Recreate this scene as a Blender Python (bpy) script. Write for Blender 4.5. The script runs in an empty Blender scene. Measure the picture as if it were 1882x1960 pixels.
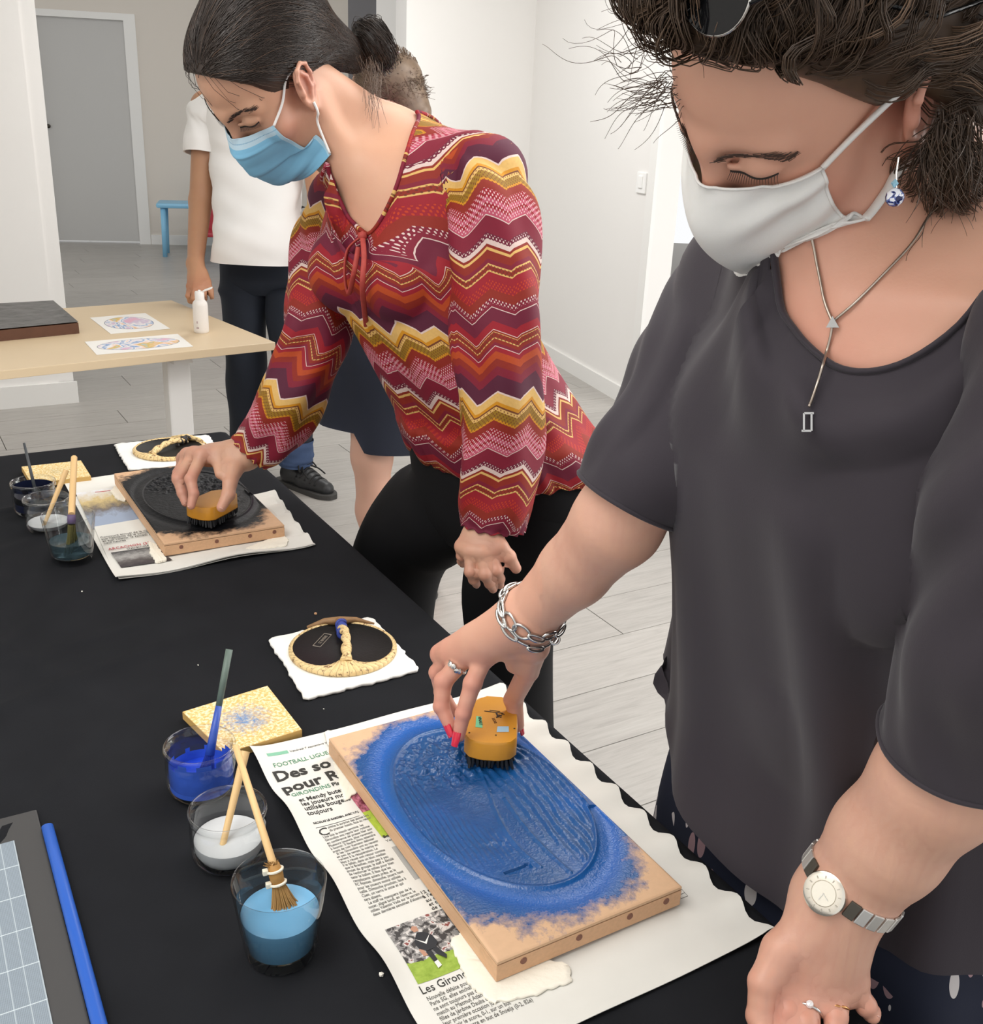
import bpy, bmesh, math, random
import numpy as np
from mathutils import Matrix, Vector
from math import sin, cos, pi, radians, sqrt, atan2

SC = bpy.context.scene
COL = SC.collection
random.seed(7)
RNG = np.random.default_rng(11)

# ------------------------------------------------------------------ camera
CAM_H, PITCH, ROLL, FPX = 1.45, radians(21), radians(2.6), 2000.0
cam_d = bpy.data.cameras.new('camera')
cam_d.sensor_fit = 'HORIZONTAL'; cam_d.sensor_width = 36
cam_d.lens = 36 * FPX / 1882
cam_d.clip_start = .02
cam = bpy.data.objects.new('camera', cam_d); COL.objects.link(cam)
cam.matrix_world = (Matrix.Translation((0, 0, CAM_H)) @ Matrix.Rotation(radians(90) - PITCH, 4, 'X')
                    @ Matrix.Rotation(ROLL, 4, 'Z'))
SC.camera = cam

# ------------------------------------------------------------------ world, lights, exposure
SC.view_settings.view_transform = 'Standard'
SC.view_settings.look = 'None'
SC.view_settings.exposure = 0.0
SC.view_settings.gamma = 1.0
SC.view_settings.use_curve_mapping = False
W = bpy.data.worlds.new('daylight'); SC.world = W; W.use_nodes = True
W.node_tree.nodes['Background'].inputs[0].default_value = (.98, .99, 1.0, 1)
W.node_tree.nodes['Background'].inputs[1].default_value = 1.0
def area_lamp(name, loc, target, sx, sy, power, col=(1, 1, 1)):
    l = bpy.data.lights.new(name, 'AREA'); l.shape = 'RECTANGLE'; l.size = sx; l.size_y = sy
    l.energy = power; l.color = col
    o = bpy.data.objects.new(name, l); COL.objects.link(o); o.location = loc
    o.rotation_euler = (Vector(target) - Vector(loc)).to_track_quat('-Z', 'Y').to_euler()
    return o
area_lamp('window_light', (3.6, 1.9, 1.75), (.2, 1.5, .8), 2.6, 1.7, 70, (1, .985, .96))
area_lamp('window_light', (2.6, 3.4, 2.2), (.9, 2.6, 0), 1.2, 1.2, 42, (1, .99, .97))  # extra lamp added to brighten the floor on the right
area_lamp('ceiling_light', (.6, 2.2, 2.62), (.6, 2.2, 0), 1.4, 1.4, 30, (1, .985, .96))
area_lamp('ceiling_light', (-.9, .3, 2.62), (-.9, .3, 0), 1.4, 1.4, 36, (1, .985, .96))
area_lamp('ceiling_light', (-.6, 4.9, 2.62), (-.2, 5.3, 0), 1.0, 1.0, 38, (1, .99, .97))  # added lamp, lifts the right-hand walls and the floor behind
area_lamp('hall_fill', (-2.6, 7.6, 2.45), (-3.6, 11.0, 1.5), .9, .6, 24, (1, .985, .96))  # unseen fill lamp added to brighten the far wall, aimed off the floor

# ------------------------------------------------------------------ view-independent survey helpers
_F = np.array([0, cos(PITCH), -sin(PITCH)]); _R0 = np.array([1., 0, 0]); _U0 = np.array([0, sin(PITCH), cos(PITCH)])
_R = _R0 * cos(ROLL) + _U0 * sin(ROLL); _U = _U0 * cos(ROLL) - _R0 * sin(ROLL)
_O = np.array([0, 0, CAM_H])
def ray(x, y): return _F + _R * (x - 941) / FPX - _U * (y - 980) / FPX
def P(x, y, t): return _O + ray(x, y) * t                 # sighted point at depth t metres
def on_z(x, y, z):
    r = ray(x, y); return _O + r * ((z - CAM_H) / r[2])
def A(*v): return np.array(v, float)
U = A(.517, -.856, 0); V = A(.856, .517, 0); Z = A(0, 0, 1)  # along the table towards the viewer / across it

# ------------------------------------------------------------------ materials
def lin(c):
    if isinstance(c, str):
        c = [int(c[i:i + 2], 16) / 255 for i in (0, 2, 4)]
    return tuple((v / 12.92 if v <= .04045 else ((v + .055) / 1.055) ** 2.4) for v in c[:3]) + (1,)
class NT:
    def __init__(s, m): s.m = m; s.t = m.node_tree; s.n = s.t.nodes; s.b = s.n['Principled BSDF']
    def new(s, typ, **kw):
        n = s.n.new(typ)
        for k, v in kw.items(): setattr(n, k, v)
        return n
    def link(s, a, b): s.t.links.new(a, b)
    def inp(s, node, i, v):
        if v is None: return
        if hasattr(v, 'is_output') or isinstance(v, bpy.types.NodeSocket): s.link(v, node.inputs[i])
        else: node.inputs[i].default_value = v
    def math(s, op, a, b=None, c=None, clamp=False):
        n = s.new('ShaderNodeMath', operation=op); n.use_clamp = clamp
        s.inp(n, 0, a); s.inp(n, 1, b); s.inp(n, 2, c); return n.outputs[0]
    def mix(s, f, a, b):
        n = s.new('ShaderNodeMix', data_type='RGBA'); s.inp(n, 0, f); s.inp(n, 6, a); s.inp(n, 7, b); return n.outputs[2]
    def noise(s, scale, vec=None, detail=3, rough=.5, dist=0):
        n = s.new('ShaderNodeTexNoise'); n.inputs['Scale'].default_value = scale
        n.inputs['Detail'].default_value = detail; n.inputs['Roughness'].default_value = rough
        n.inputs['Distortion'].default_value = dist
        if vec is not None: s.link(vec, n.inputs['Vector'])
        return n.outputs['Fac']
    def ramp(s, f, stops, interp='LINEAR'):
        n = s.new('ShaderNodeValToRGB'); r = n.color_ramp; r.interpolation = interp
        while len(r.elements) < len(stops): r.elements.new(.5)
        for e, (p, c) in zip(r.elements, stops): e.position = p; e.color = c
        s.link(f, n.inputs[0]); return n.outputs[0]
    def obj(s): return s.new('ShaderNodeTexCoord').outputs['Object']
    def scaled(s, vec, sc):
        n = s.new('ShaderNodeMapping'); n.inputs['Scale'].default_value = sc; s.link(vec, n.inputs[0]); return n.outputs[0]
    def attr(s, name): return s.new('ShaderNodeAttribute', attribute_name=name)
    def bump(s, h, strength=.3, dist=.01):
        n = s.new('ShaderNodeBump'); n.inputs['Strength'].default_value = strength; n.inputs['Distance'].default_value = dist
        s.link(h, n.inputs['Height']); s.link(n.outputs[0], s.b.inputs['Normal'])
    def color(s, v): s.inp(s.b, 'Base Color', v)
def mat(name, col, rough=.6, metal=0., var=0., vscale=8., bump=0., bscale=200., bdist=.002, spec=.5, stretch=None, **extra):
    m = bpy.data.materials.new(name); m.use_nodes = True; t = NT(m); b = t.b
    c = lin(col); b.inputs['Base Color'].default_value = c
    b.inputs['Roughness'].default_value = rough; b.inputs['Metallic'].default_value = metal
    b.inputs['Specular IOR Level'].default_value = spec
    for k, v in extra.items(): b.inputs[k.replace('_', ' ')].default_value = v
    vec = t.obj()
    if stretch: vec = t.scaled(vec, stretch)
    if var:
        n = t.noise(vscale, vec, 4)
        t.color(t.mix(n, tuple(max(0, v * (1 - var)) for v in c[:3]) + (1,), tuple(min(1, v * (1 + var)) for v in c[:3]) + (1,)))
    if bump: t.bump(t.noise(bscale, vec, 3), bump, bdist)
    return m

# ------------------------------------------------------------------ mesh helpers: everything is (V, F) lists joined into ONE mesh
OFF = {}
def vf(V_, F_): return (np.asarray(V_, float).reshape(-1, 3), [tuple(int(i) for i in f) for f in F_])
def join(*parts):
    vs, fs, o = [], [], 0
    for v, f in parts:
        vs.append(np.asarray(v, float)); fs += [tuple(i + o for i in q) for q in f]; o += len(v)
    return (np.concatenate(vs), fs)
def base(o): return OFF.get(o.name, np.zeros(3))
def obj(name, g, m=None, parent=None, smooth=False, angle=None, attrs=None, uv=None, mods=()):
    v, f = g; v = np.asarray(v, float)
    off = base(parent) if parent is not None else np.zeros(3)
    me = bpy.data.meshes.new(name)
    if isinstance(f, np.ndarray):
        n, k = f.shape
        me.vertices.add(len(v)); me.vertices.foreach_set('co', (v - off).astype(np.float32).ravel())
        me.loops.add(n * k); me.loops.foreach_set('vertex_index', f.astype(np.int32).ravel())
        me.polygons.add(n); me.polygons.foreach_set('loop_start', np.arange(0, n * k, k, dtype=np.int32))
        me.update(calc_edges=True)
    else:
        me.from_pydata((v - off).tolist(), [], f); me.update()
    me.validate()
    if smooth: me.shade_smooth()
    if angle: me.set_sharp_from_angle(angle=radians(angle))
    for k, a in (attrs or {}).items():
        a = np.asarray(a, np.float32)
        if a.ndim == 1:
            at = me.attributes.new(k, 'FLOAT', 'POINT'); at.data.foreach_set('value', a)
        else:
            at = me.attributes.new(k, 'FLOAT_VECTOR', 'POINT'); at.data.foreach_set('vector', a.ravel())
    o = bpy.data.objects.new(name, me); COL.objects.link(o)
    if m is not None:
        for mm in (m if isinstance(m, (list, tuple)) else [m]): me.materials.append(mm)
    if parent is not None: o.parent = parent
    OFF[o.name] = off
    return o
def tag(o, label, cat, group=None, kind=None):
    o['label'] = label; o['category'] = cat
    if group: o['group'] = group
    if kind: o['kind'] = kind
    return o
def thing(name, loc, label, cat, group=None, rotz=0):
    o = bpy.data.objects.new(name, None); COL.objects.link(o); o.empty_display_size = .05
    o.location = tuple(loc); o.rotation_euler = (0, 0, rotz); OFF[o.name] = np.array(loc, float) if not rotz else np.zeros(3)
    return tag(o, label, cat, group)
def struct(name, g, m, parent=None, **k):
    o = obj(name, g, m, parent, **k)
    if parent is None: o['kind'] = 'structure'
    return o
def dup(root, loc, rotz=None):
    r = root.copy(); COL.objects.link(r); r.location = tuple(loc)
    if rotz is not None: r.rotation_euler = (0, 0, rotz)
    for ch in list(root.children):
        c = ch.copy(); COL.objects.link(c); c.parent = r
        for g in ch.children:
            d = g.copy(); COL.objects.link(d); d.parent = c
    return r
def box(c, sx, sy, sz, ax=None, ay=None, az=None, bev=0.):
    ax = A(1, 0, 0) if ax is None else ax; ay = A(0, 1, 0) if ay is None else ay; az = Z if az is None else az
    c = np.asarray(c, float)
    if not bev:
        v = [c + ax * sx / 2 * i + ay * sy / 2 * j + az * sz / 2 * k for k in (-1, 1) for j in (-1, 1) for i in (-1, 1)]
        return vf(v, [(0, 2, 3, 1), (4, 5, 7, 6), (0, 1, 5, 4), (2, 6, 7, 3), (0, 4, 6, 2), (1, 3, 7, 5)])
    bm = bmesh.new(); bmesh.ops.create_cube(bm, size=1)
    for q in bm.verts: q.co = Vector((q.co.x * sx, q.co.y * sy, q.co.z * sz))
    bmesh.ops.bevel(bm, geom=bm.edges[:], offset=bev, segments=2, affect='EDGES', profile=.6)
    v = [c + ax * q.co.x + ay * q.co.y + az * q.co.z for q in bm.verts]
    bm.verts.index_update(); f = [[q.index for q in p.verts] for p in bm.faces]; bm.free()
    return vf(v, f)
def boxp(p0, p1, w, z0, z1):          # wall-like box from p0 to p1 (xy), thickness w on the left of the direction
    p0 = A(*p0[:2], 0); p1 = A(*p1[:2], 0); d = p1 - p0; L = np.linalg.norm(d); d /= L; n = A(-d[1], d[0], 0)
    return box((p0 + p1) / 2 + n * w / 2 + Z * (z0 + z1) / 2, L, abs(w), z1 - z0, d, n)
def prism(poly, d):                   # poly: coplanar 3d points, extruded by d
    p = np.asarray(poly, float); n = len(p); d = np.asarray(d, float)
    f = [tuple(range(n))[::-1], tuple(range(n, 2 * n))] + [(i, (i + 1) % n, n + (i + 1) % n, n + i) for i in range(n)]
    return vf(np.concatenate([p, p + d]), f)
def frame_of(d):
    d = d / np.linalg.norm(d); h = A(0, 0, 1) if abs(d[2]) < .9 else A(1, 0, 0)
    a = np.cross(h, d); a /= np.linalg.norm(a); return d, a, np.cross(d, a)
def tube(pts, rad, n=8, closed=False, cap=True, flat=None):
    pts = np.asarray(pts, float); m = len(pts)
    rad = np.full(m, rad) if np.isscalar(rad) else np.asarray(rad, float)
    T = np.gradient(pts, axis=0) if not closed else (np.roll(pts, -1, 0) - np.roll(pts, 1, 0))
    T /= np.linalg.norm(T, axis=1)[:, None] + 1e-12
    _, a, b = frame_of(T[0]); vs = []
    for i in range(m):
        a = a - T[i] * (a @ T[i]); a /= np.linalg.norm(a) + 1e-12; b = np.cross(T[i], a)
        for k in range(n):
            th = 2 * pi * k / n; vs.append(pts[i] + rad[i] * (a * cos(th) + b * sin(th) * (flat or 1)))
    f = []
    for i in range(m if closed else m - 1):
        j = (i + 1) % m
        for k in range(n): f.append((i * n + k, i * n + (k + 1) % n, j * n + (k + 1) % n, j * n + k))
    if cap and not closed: f += [tuple(range(n))[::-1], tuple((m - 1) * n + k for k in range(n))]
    return vf(vs, f)
def lathe(prof, c=(0, 0, 0), n=40, axis=Z, cap=False):  # prof: (r, z) list
    c = np.asarray(c, float); _, a, b = frame_of(np.asarray(axis, float)); ax = np.asarray(axis, float)
    vs = [c + ax * z + r * (a * cos(2 * pi * k / n) + b * sin(2 * pi * k / n)) for r, z in prof for k in range(n)]
    f = [(i * n + k, i * n + (k + 1) % n, (i + 1) * n + (k + 1) % n, (i + 1) * n + k) for i in range(len(prof) - 1) for k in range(n)]
    if cap: f += [tuple(range(n))[::-1], tuple((len(prof) - 1) * n + k for k in range(n))]
    return vf(vs, f)
def gridf(fn, nu, nv):                # fn(u, v) -> point arrays
    uu, vv = np.meshgrid(np.linspace(0, 1, nu), np.linspace(0, 1, nv)); p = fn(uu.ravel(), vv.ravel())
    f = [(j * nu + i, j * nu + i + 1, (j + 1) * nu + i + 1, (j + 1) * nu + i) for j in range(nv - 1) for i in range(nu - 1)]
    return vf(p, f)
def slab(fn, nu, nv, th):             # gridf with thickness th downwards
    v, f = gridf(fn, nu, nv); n = len(v)
    v2 = v - Z * th
    b = [i for i in range(nu)] + [j * nu + nu - 1 for j in range(1, nv)] + [(nv - 1) * nu + i for i in range(nu - 2, -1, -1)] + [j * nu for j in range(nv - 2, 0, -1)]
    f2 = [tuple(i + n for i in q[::-1]) for q in f] + [(b[(k + 1) % len(b)], b[k], b[k] + n, b[(k + 1) % len(b)] + n) for k in range(len(b))]
    return vf(np.concatenate([v, v2]), f + f2)
def smoothline(pts, n=40, closed=False):   # Catmull-Rom
    p = np.asarray(pts, float); m = len(p); out = []
    segs = m if closed else m - 1
    for i in range(n):
        s = i / (n if closed else n - 1) * segs; k = min(int(s), segs - 1); t = s - k
        if closed: a, b, c, d = p[(k - 1) % m], p[k], p[(k + 1) % m], p[(k + 2) % m]
        else: a, b, c, d = p[max(k - 1, 0)], p[k], p[k + 1], p[min(k + 2, m - 1)]
        out.append(.5 * (2 * b + (c - a) * t + (2 * a - 5 * b + 4 * c - d) * t * t + (3 * b - a - 3 * c + d) * t ** 3))
    return np.array(out)
def text(name, s, size, m, parent, o, xd, yd, depth=.0002, spacing=1.0, bold=0., align='LEFT', sx=1.0):
    c = bpy.data.curves.new(name, 'FONT'); c.body = s; c.size = size; c.extrude = depth; c.offset = bold
    c.resolution_u = 2; c.space_line = spacing; c.align_x = align
    t = bpy.data.objects.new(name, c); COL.objects.link(t)
    dg = bpy.context.evaluated_depsgraph_get(); me = bpy.data.meshes.new_from_object(t.evaluated_get(dg))
    v = np.empty(len(me.vertices) * 3); me.vertices.foreach_get('co', v); v = v.reshape(-1, 3)
    f = [tuple(p.vertices) for p in me.polygons]
    bpy.data.objects.remove(t); bpy.data.curves.remove(c); bpy.data.meshes.remove(me)
    xd = xd / np.linalg.norm(xd); yd = yd / np.linalg.norm(yd); zd = np.cross(xd, yd)
    w = np.asarray(o, float) + v[:, :1] * xd * sx + v[:, 1:2] * yd + v[:, 2:] * zd
    if name is None or parent is None: return vf(w, f)
    if parent == 'raw': return vf(w, f)
    return obj(name, (w, f), m, parent)
# ------------------------------------------------------------------ the room
m_wall = mat('wall_paint_white', 'f5f3f0', .85, bump=.12, bscale=90, bdist=.001)
m_wallwarm = mat('wall_paint_warm', 'e0d9d0', .85, bump=.12, bscale=90, bdist=.001)
m_door = mat('door_grey', 'c9c8c6', .6)
m_trim = mat('trim_white', 'f0efec', .5)
m_dark = mat('dark_grey_paint', '6c6b6e', .7)
m_ceil = mat('ceiling_white', 'efefec', .9)
m_sub = mat('subfloor', '8f8a84', .6)
m_switch = mat('switch_plastic', 'f4f4f2', .35)
def floor_mat():
    m = bpy.data.materials.new('vinyl_plank'); m.use_nodes = True; t = NT(m)
    co = t.new('ShaderNodeTexCoord').outputs['Object']
    rnd = t.new('ShaderNodeObjectInfo').outputs['Random']
    add = t.new('ShaderNodeVectorMath', operation='ADD'); t.link(co, add.inputs[0])
    comb = t.new('ShaderNodeCombineXYZ'); t.link(t.math('MULTIPLY', rnd, 37.), comb.inputs[0]); t.link(t.math('MULTIPLY', rnd, 11.), comb.inputs[1])
    t.link(comb.outputs[0], add.inputs[1])
    v = t.scaled(add.outputs[0], (2.2, 26, 1)); g = t.noise(1.6, v, 6, .6, 1.6)
    f = t.noise(5, t.scaled(add.outputs[0], (3, 90, 1)), 4, .6)
    tone = t.math('ADD', t.math('MULTIPLY', g, .7), t.math('MULTIPLY', f, .3))
    c = t.ramp(tone, [(.25, lin('989490')), (.5, lin('b0aca7')), (.75, lin('bdbab5'))])
    dim = t.math('MULTIPLY_ADD', rnd, .10, .92)
    mul = t.new('ShaderNodeVectorMath', operation='SCALE'); t.link(c, mul.inputs[0]); t.link(dim, mul.inputs['Scale'])
    t.color(mul.outputs[0]); t.b.inputs['Roughness'].default_value = .38
    t.bump(tone, .08, .002); return m
m_plank = floor_mat()

floor = struct('floor', box((-1.2, 6.0, -.014), 13, 15, .02), m_sub)
# planks: 1.25 x .19, running along V, staggered; only where the photograph shows floor
pl_mesh = None; PLW, PLL = .23, 1.5
def floor_seen(x, y):
    d = A(x, y, 0) - _O; t = d @ _F
    if t < .8: return False
    px, py = 941 + FPX * (d @ _R) / t, 980 - FPX * (d @ _U) / t
    return -160 < px < 2150 and py < 2300 and not (px > 1000 and t > 7.3)
cand = []
for i in range(-60, 60):
    for j in range(-12, 14):
        c = V * ((j + (.37 * i % 1)) * PLL) + (-U) * (i * PLW)
        ok = any(floor_seen(*(c + V * a * PLL * .5 - U * b * PLW * .5)[:2]) for a in (-1, 0, 1) for b in (-1, 1))
        if ok and c[1] < 11.6: cand.append((np.linalg.norm(c - A(0, .2, 0)), c))
cand.sort(key=lambda q: q[0])
for q, c in cand[:300]:
    if pl_mesh is None:
        pl = obj('plank', box((0, 0, 0), PLL - .003, PLW - .003, .006, bev=.0012), m_plank, floor); pl_mesh = pl
    else:
        pl = pl_mesh.copy(); COL.objects.link(pl)
    pl.parent = floor; pl.location = (c[0], c[1], .0); pl.rotation_euler = (0, 0, atan2(V[1], V[0]))
rest = [box(c, PLL - .003, PLW - .003, .006, V, -U) for q, c in cand[300:]]
if rest:
    o = obj('plank', join(*rest), m_plank, floor); o['kind'] = 'stuff'

struct('ceiling', box((-1.2, 5.0, 2.76), 13, 13, .1), m_ceil)
# far wall with the grey door (recessed), left of the hallway corner
fw0, fw1 = A(-4.57, 10.87, 0), A(-3.66, 11.08, 0); fd = (fw1 - fw0) / np.linalg.norm(fw1 - fw0); fn = A(-fd[1], fd[0], 0)
q = lambda s, o=0: fw1 + fd * s + fn * o          # s along the wall from the right jamb, o behind it
wb = struct('wall_back', join(boxp(q(-1.9), q(-1.02), .2, 0, 2.7), boxp(q(-1.02), q(.0), .2, 2.17, 2.7), boxp(q(.0), q(3.0), .2, 0, 2.7)), m_wallwarm)
d1 = struct('door_1', boxp(q(-1.0, .08), q(-.11, .08), .05, .02, 2.11), m_door)
obj('door_handle', join(lathe([(.0, 0), (.02, 0), (.02, .02), (.009, .025), (.009, .06), (.0, .062)], q(-.90, .08) + Z * 1.12, 12, -fn)), mat('brass_dark', '4b4640', .35, .8), d1)
struct('trim_1', join(boxp(q(-1.02, -.0), q(-.98, -.0), .13, 0, 2.17), boxp(q(-.11, -.015), q(0, -.015), .14, 0, 2.17), boxp(q(-.98, -.015), q(-.11, -.015), .14, 2.11, 2.17)), m_trim)
struct('baseboard_back', boxp(q(.005, -.015), q(3.0, -.015), .015, 0, .10), m_trim)
# dark strip and pale return at the end of the far wall
struct('wall_hall', join(boxp((-1.47, 10.2), (-1.22, 10.2), .12, 0, 2.7)), m_dark)
struct('wall_return', boxp((-1.22, 10.2), (-.6, 10.2), .12, 0, 2.7), m_wall)
# partition on the left
pd = A(.856, .517, 0); p1 = A(-2.1, 5.04, 0); p0 = p1 - pd * 2.4
struct('wall_left', join(boxp(p0, p1 - pd * .07, .14, 0, 2.7), boxp(p1 - pd * .07 - U * .01, p1 - U * .01, .12, 0, 2.7)), m_wall)
struct('wall_unseen', boxp(p0 + U * 6.2, p0, .14, 0, 2.7), m_wall)  # out of view, added to block ambient light from the open left
struct('baseboard_left', boxp(p0 + U * .016, p1 + pd * .012 + U * .016, .016, 0, .11), m_trim)
# right: wall A faces the viewer, wall B runs to the bright doorway
wd = A(.346, -.938, 0); wn = A(.938, .346, 0); cAB = A(.135, 6.99, 0)
wa = A(-.856, -.517, 0)
endA = cAB + wa * .87
struct('wall_corner', boxp(cAB, endA, -.14, 0, 2.7), m_wall)
jamb = A(.74, 5.35, 0)
wall_b = struct('wall_right', join(boxp(cAB, jamb, .12, 0, 2.7), boxp(jamb, jamb + wd * .95, .12, 2.12, 2.7), boxp(jamb + wd * .95, jamb + wd * 2.2, .12, 0, 2.7)), mat('wall_paint_grey', 'efedea', .85, bump=.12, bscale=90, bdist=.001))
struct('baseboard_right', boxp(cAB - wn * .016, jamb - wd * .08 - wn * .016, .016, 0, .09), m_trim)
struct('baseboard_corner', boxp(cAB + A(0, -.0, 0) + U * .016, endA + U * .016, -.016, 0, .09), m_trim)
struct('trim_2', join(boxp(jamb - wd * .075 - wn * .02, jamb - wn * .02, .02, 0, 2.2), boxp(jamb - wd * .012 - wn * .01, jamb, .16, 0, 2.12), boxp(jamb + wd * .95 - wn * .02, jamb + wd * 1.03 - wn * .02, .02, 0, 2.2), boxp(jamb - wn * .02, jamb + wd * .95 - wn * .02, .02, 2.12, 2.2)), m_trim)
# light switch on wall B
sw = thing('light_switch', A(.683, 5.506, 1.143) - wn * .002, 'white square rocker light switch on the right wall', 'switch')
c = A(.683, 5.506, 1.143)
obj('plate', box(c - wn * .004, .10, .012, .10, wd, wn, bev=.003), m_switch, sw)
obj('rocker', box(c - wn * .010 + Z * .005, .045, .012, .06, wd, wn + Z * .12, bev=.004), m_switch, sw)
# ------------------------------------------------------------------ worktable under a black cloth
TZ = .74
TC = A(-.623, 2.284, 0)                       # far right corner of the table
TL_, TW_ = 2.02, .82
def tp(a, b, z=TZ): return TC + U * a - V * b + Z * z
m_steel = mat('grey_steel', '9a9c9e', .4, .8)
m_board = mat('laminate_white', 'd8d6d2', .5)
m_cloth = mat('black_cloth', '1c1d20', .92, var=.25, vscale=14, bump=.25, bscale=700, bdist=.0006, spec=.12)
tab = thing('work_table', tp(1, .41, 0), 'long folding worktable under the black cloth', 'table')
obj('tabletop', box(tp(TL_ / 2, TW_ / 2, TZ - .022), TL_ - .02, TW_ - .02, .03, U, -V, bev=.004), m_board, tab)
for a in (.12, TL_ - .12):
    for b in (.08, TW_ - .08):
        obj('leg', tube([tp(a, b, 0), tp(a, b, TZ - .04)], .018, 10), m_steel, tab)
def cloth_fn(u, v):
    a = -.40 + u * (TL_ + .8); b = -.40 + v * (TW_ + .8)
    ac = np.clip(a, 0, TL_); bc = np.clip(b, 0, TW_)
    ea, eb = np.abs(a - ac), np.abs(b - bc); e = np.maximum(ea, eb) + .25 * np.minimum(ea, eb)
    r = .012
    ang = np.clip(e / r, 0, pi / 2); out = np.where(e < r * pi / 2, r * np.sin(ang), r)
    drop = np.where(e < r * pi / 2, r * (1 - np.cos(ang)), r + (e - r * pi / 2))
    flare = .05 * drop + .018 * np.sin((a + b) * 21) * np.clip(drop * 4, 0, 1)
    sa, sb = np.sign(a - ac), np.sign(b - bc); n = np.sqrt(ea ** 2 + eb ** 2) + 1e-9
    aa = ac + (ea / n) * sa * (out + flare); bb = bc + (eb / n) * sb * (out + flare)
    z = TZ - drop
    flat = (e < .002)
    w = np.zeros_like(a)
    for a0, b0, dx, dy, amp, wd in ((.55, .45, .95, .3, .0032, .016), (.75, .62, .9, -.42, .003, .013), (1.0, .5, .35, .94, .0028, .012),
                                   (.86, .3, .2, .98, .0022, .011), (1.3, .62, .75, .66, .003, .014), (.62, .7, .5, .87, .0028, .013), (1.12, .7, .98, -.2, .003, .012), (.35, .6, .2, .98, .0024, .010), (1.45, .66, .96, .28, .0022, .010), (.95, .62, .8, .6, .002, .009), (.50, .72, .6, -.8, .0025, .011)):
        d = (a - a0) * dy - (b - b0) * dx; s = (a - a0) * dx + (b - b0) * dy
        w += 1.9 * amp * np.exp(-(d / wd) ** 2) * np.exp(-(s / .30) ** 2)
    keep = 1 / (1 + np.exp(-(b - .36) / .03))    # smooth where the papers lie
    z = z + np.where(flat, w * keep, 0)
    p = TC + np.outer(aa, U) - np.outer(bb, V); p[:, 2] = z; return p
cl = obj('tablecloth', gridf(cloth_fn, 260, 150), m_cloth, smooth=True)
tag(cl, 'black cloth draped over the long worktable', 'tablecloth')

# ------------------------------------------------------------------ newspapers
m_news = mat('newsprint', 'dcdad3', .9, var=.04, vscale=30)
m_news2 = mat('newsprint_under', 'cfcdc6', .9)
m_ink = mat('print_black', '33322f', .8)
m_inkg = mat('print_grey', '6d6b66', .8)
m_green = mat('print_green', '7fb69a', .8)
m_greent = mat('print_green_text', '4f8a6a', .8)
m_red = mat('print_red', 'b8474f', .8)
m_blot = mat('blotting_paper', 'efe9da', .95, bump=.5, bscale=180, bdist=.001)
NZ = .7436
N0 = A(-.268, 1.028, 0)
NWid, NLen = .336, .50
def nh(x, y):
    return (np.exp(-np.abs(x) / .016) * .0045 * (1 + np.sin(y * 52 + 1.0)) + np.exp(-np.abs(NWid - x) / .022) * .0042 * (1 + np.sin(y * 128)) * (x > .2)
            + .0006 * (1 + np.sin(x * 40 + y * 55)))
def sheet(x0, x1, y0, y1, dz, nx=50, ny=80, wob=.0, hf=None):
    def fn(u, v):
        x = x0 + u * (x1 - x0); y = y0 + v * (y1 - y0)
        x = x + wob * np.sin(y * 128 + .6) * (u > .5) * (u - .5) * 2
        p = N0 + np.outer(x, V) + np.outer(y, U); p[:, 2] = NZ + dz + (hf or nh)(x, y); return p
    return slab(fn, nx, ny, .0006)
news = thing('newspaper', N0 + V * .15 + U * .22 + Z * TZ, 'newspaper spread under the blue printing block, headline Des so pour R', 'newspaper')
obj('page', sheet(0, NWid, 0, NLen, 0, wob=.0035), m_news, news, smooth=True, angle=40)
obj('page', sheet(.002, NWid - .004, .004, NLen - .006, -.0014, wob=.0045), m_news2, news, smooth=True, angle=40)
def ntext(name, s, x, y, size, m, sp=1.0, bold=0, sx=1.0, rot=0., align='LEFT'):
    xd = V * cos(rot) + U * sin(rot); yd = -U * cos(rot) + V * sin(rot)
    g = text(name, s, size, None, 'raw', N0 + V * x + U * y + Z * (NZ + .0004), xd, yd, .00012, sp, bold, align, sx)
    v = g[0]; dx = (v - N0) @ V; dy = (v - N0) @ U; v[:, 2] += nh(dx, dy)
    return obj(name, (v, g[1]), m, news)
def npatch(name, x0, x1, y0, y1, m, dz=.0003, parent=None):
    def fn(u, v):
        x = x0 + u * (x1 - x0); y = y0 + v * (y1 - y0)
        p = N0 + np.outer(x, V) + np.outer(y, U); p[:, 2] = NZ + dz + nh(x, y); return p
    return obj(name, slab(fn, 12, 12, .0002), m, parent or news)
npatch('banner', .014, .039, .0185, .0245, m_green)
ntext('banner_date', 'Vendredi 7 septembre 2018', .041, .0235, .0046, m_inkg)
ntext('kicker', 'FOOTBALL LIGUE 1', .014, .0455, .0105, m_greent, sx=.8)
ntext('headline', 'Des so\npour R', .008, .0700, .0255, m_ink, 1.0, .00075, .92)
ntext('subheading', 'GIRONDINS', .013, .1065, .0098, m_greent, sx=.85)
ntext('subheading', 'Plasil', .0600, .1065, .0092, m_ink, bold=.0002, sx=.85)
ntext('subheading', 'et Mendy buteurs\nles joueurs moins\nutilisés bougent\ntoujours', .0165, .1195, .0100, m_ink, .86, .0001, .82)
ntext('byline', 'NICOLAS LE GARDIEN, AVEC V.P.J.', .017, .1600, .0042, m_ink, bold=.0001, sx=.8)
npatch('rule', .017, .066, .1655, .1661, m_ink)
ntext('drop_cap', 'C', .0165, .1795, .0165, m_ink)
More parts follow.
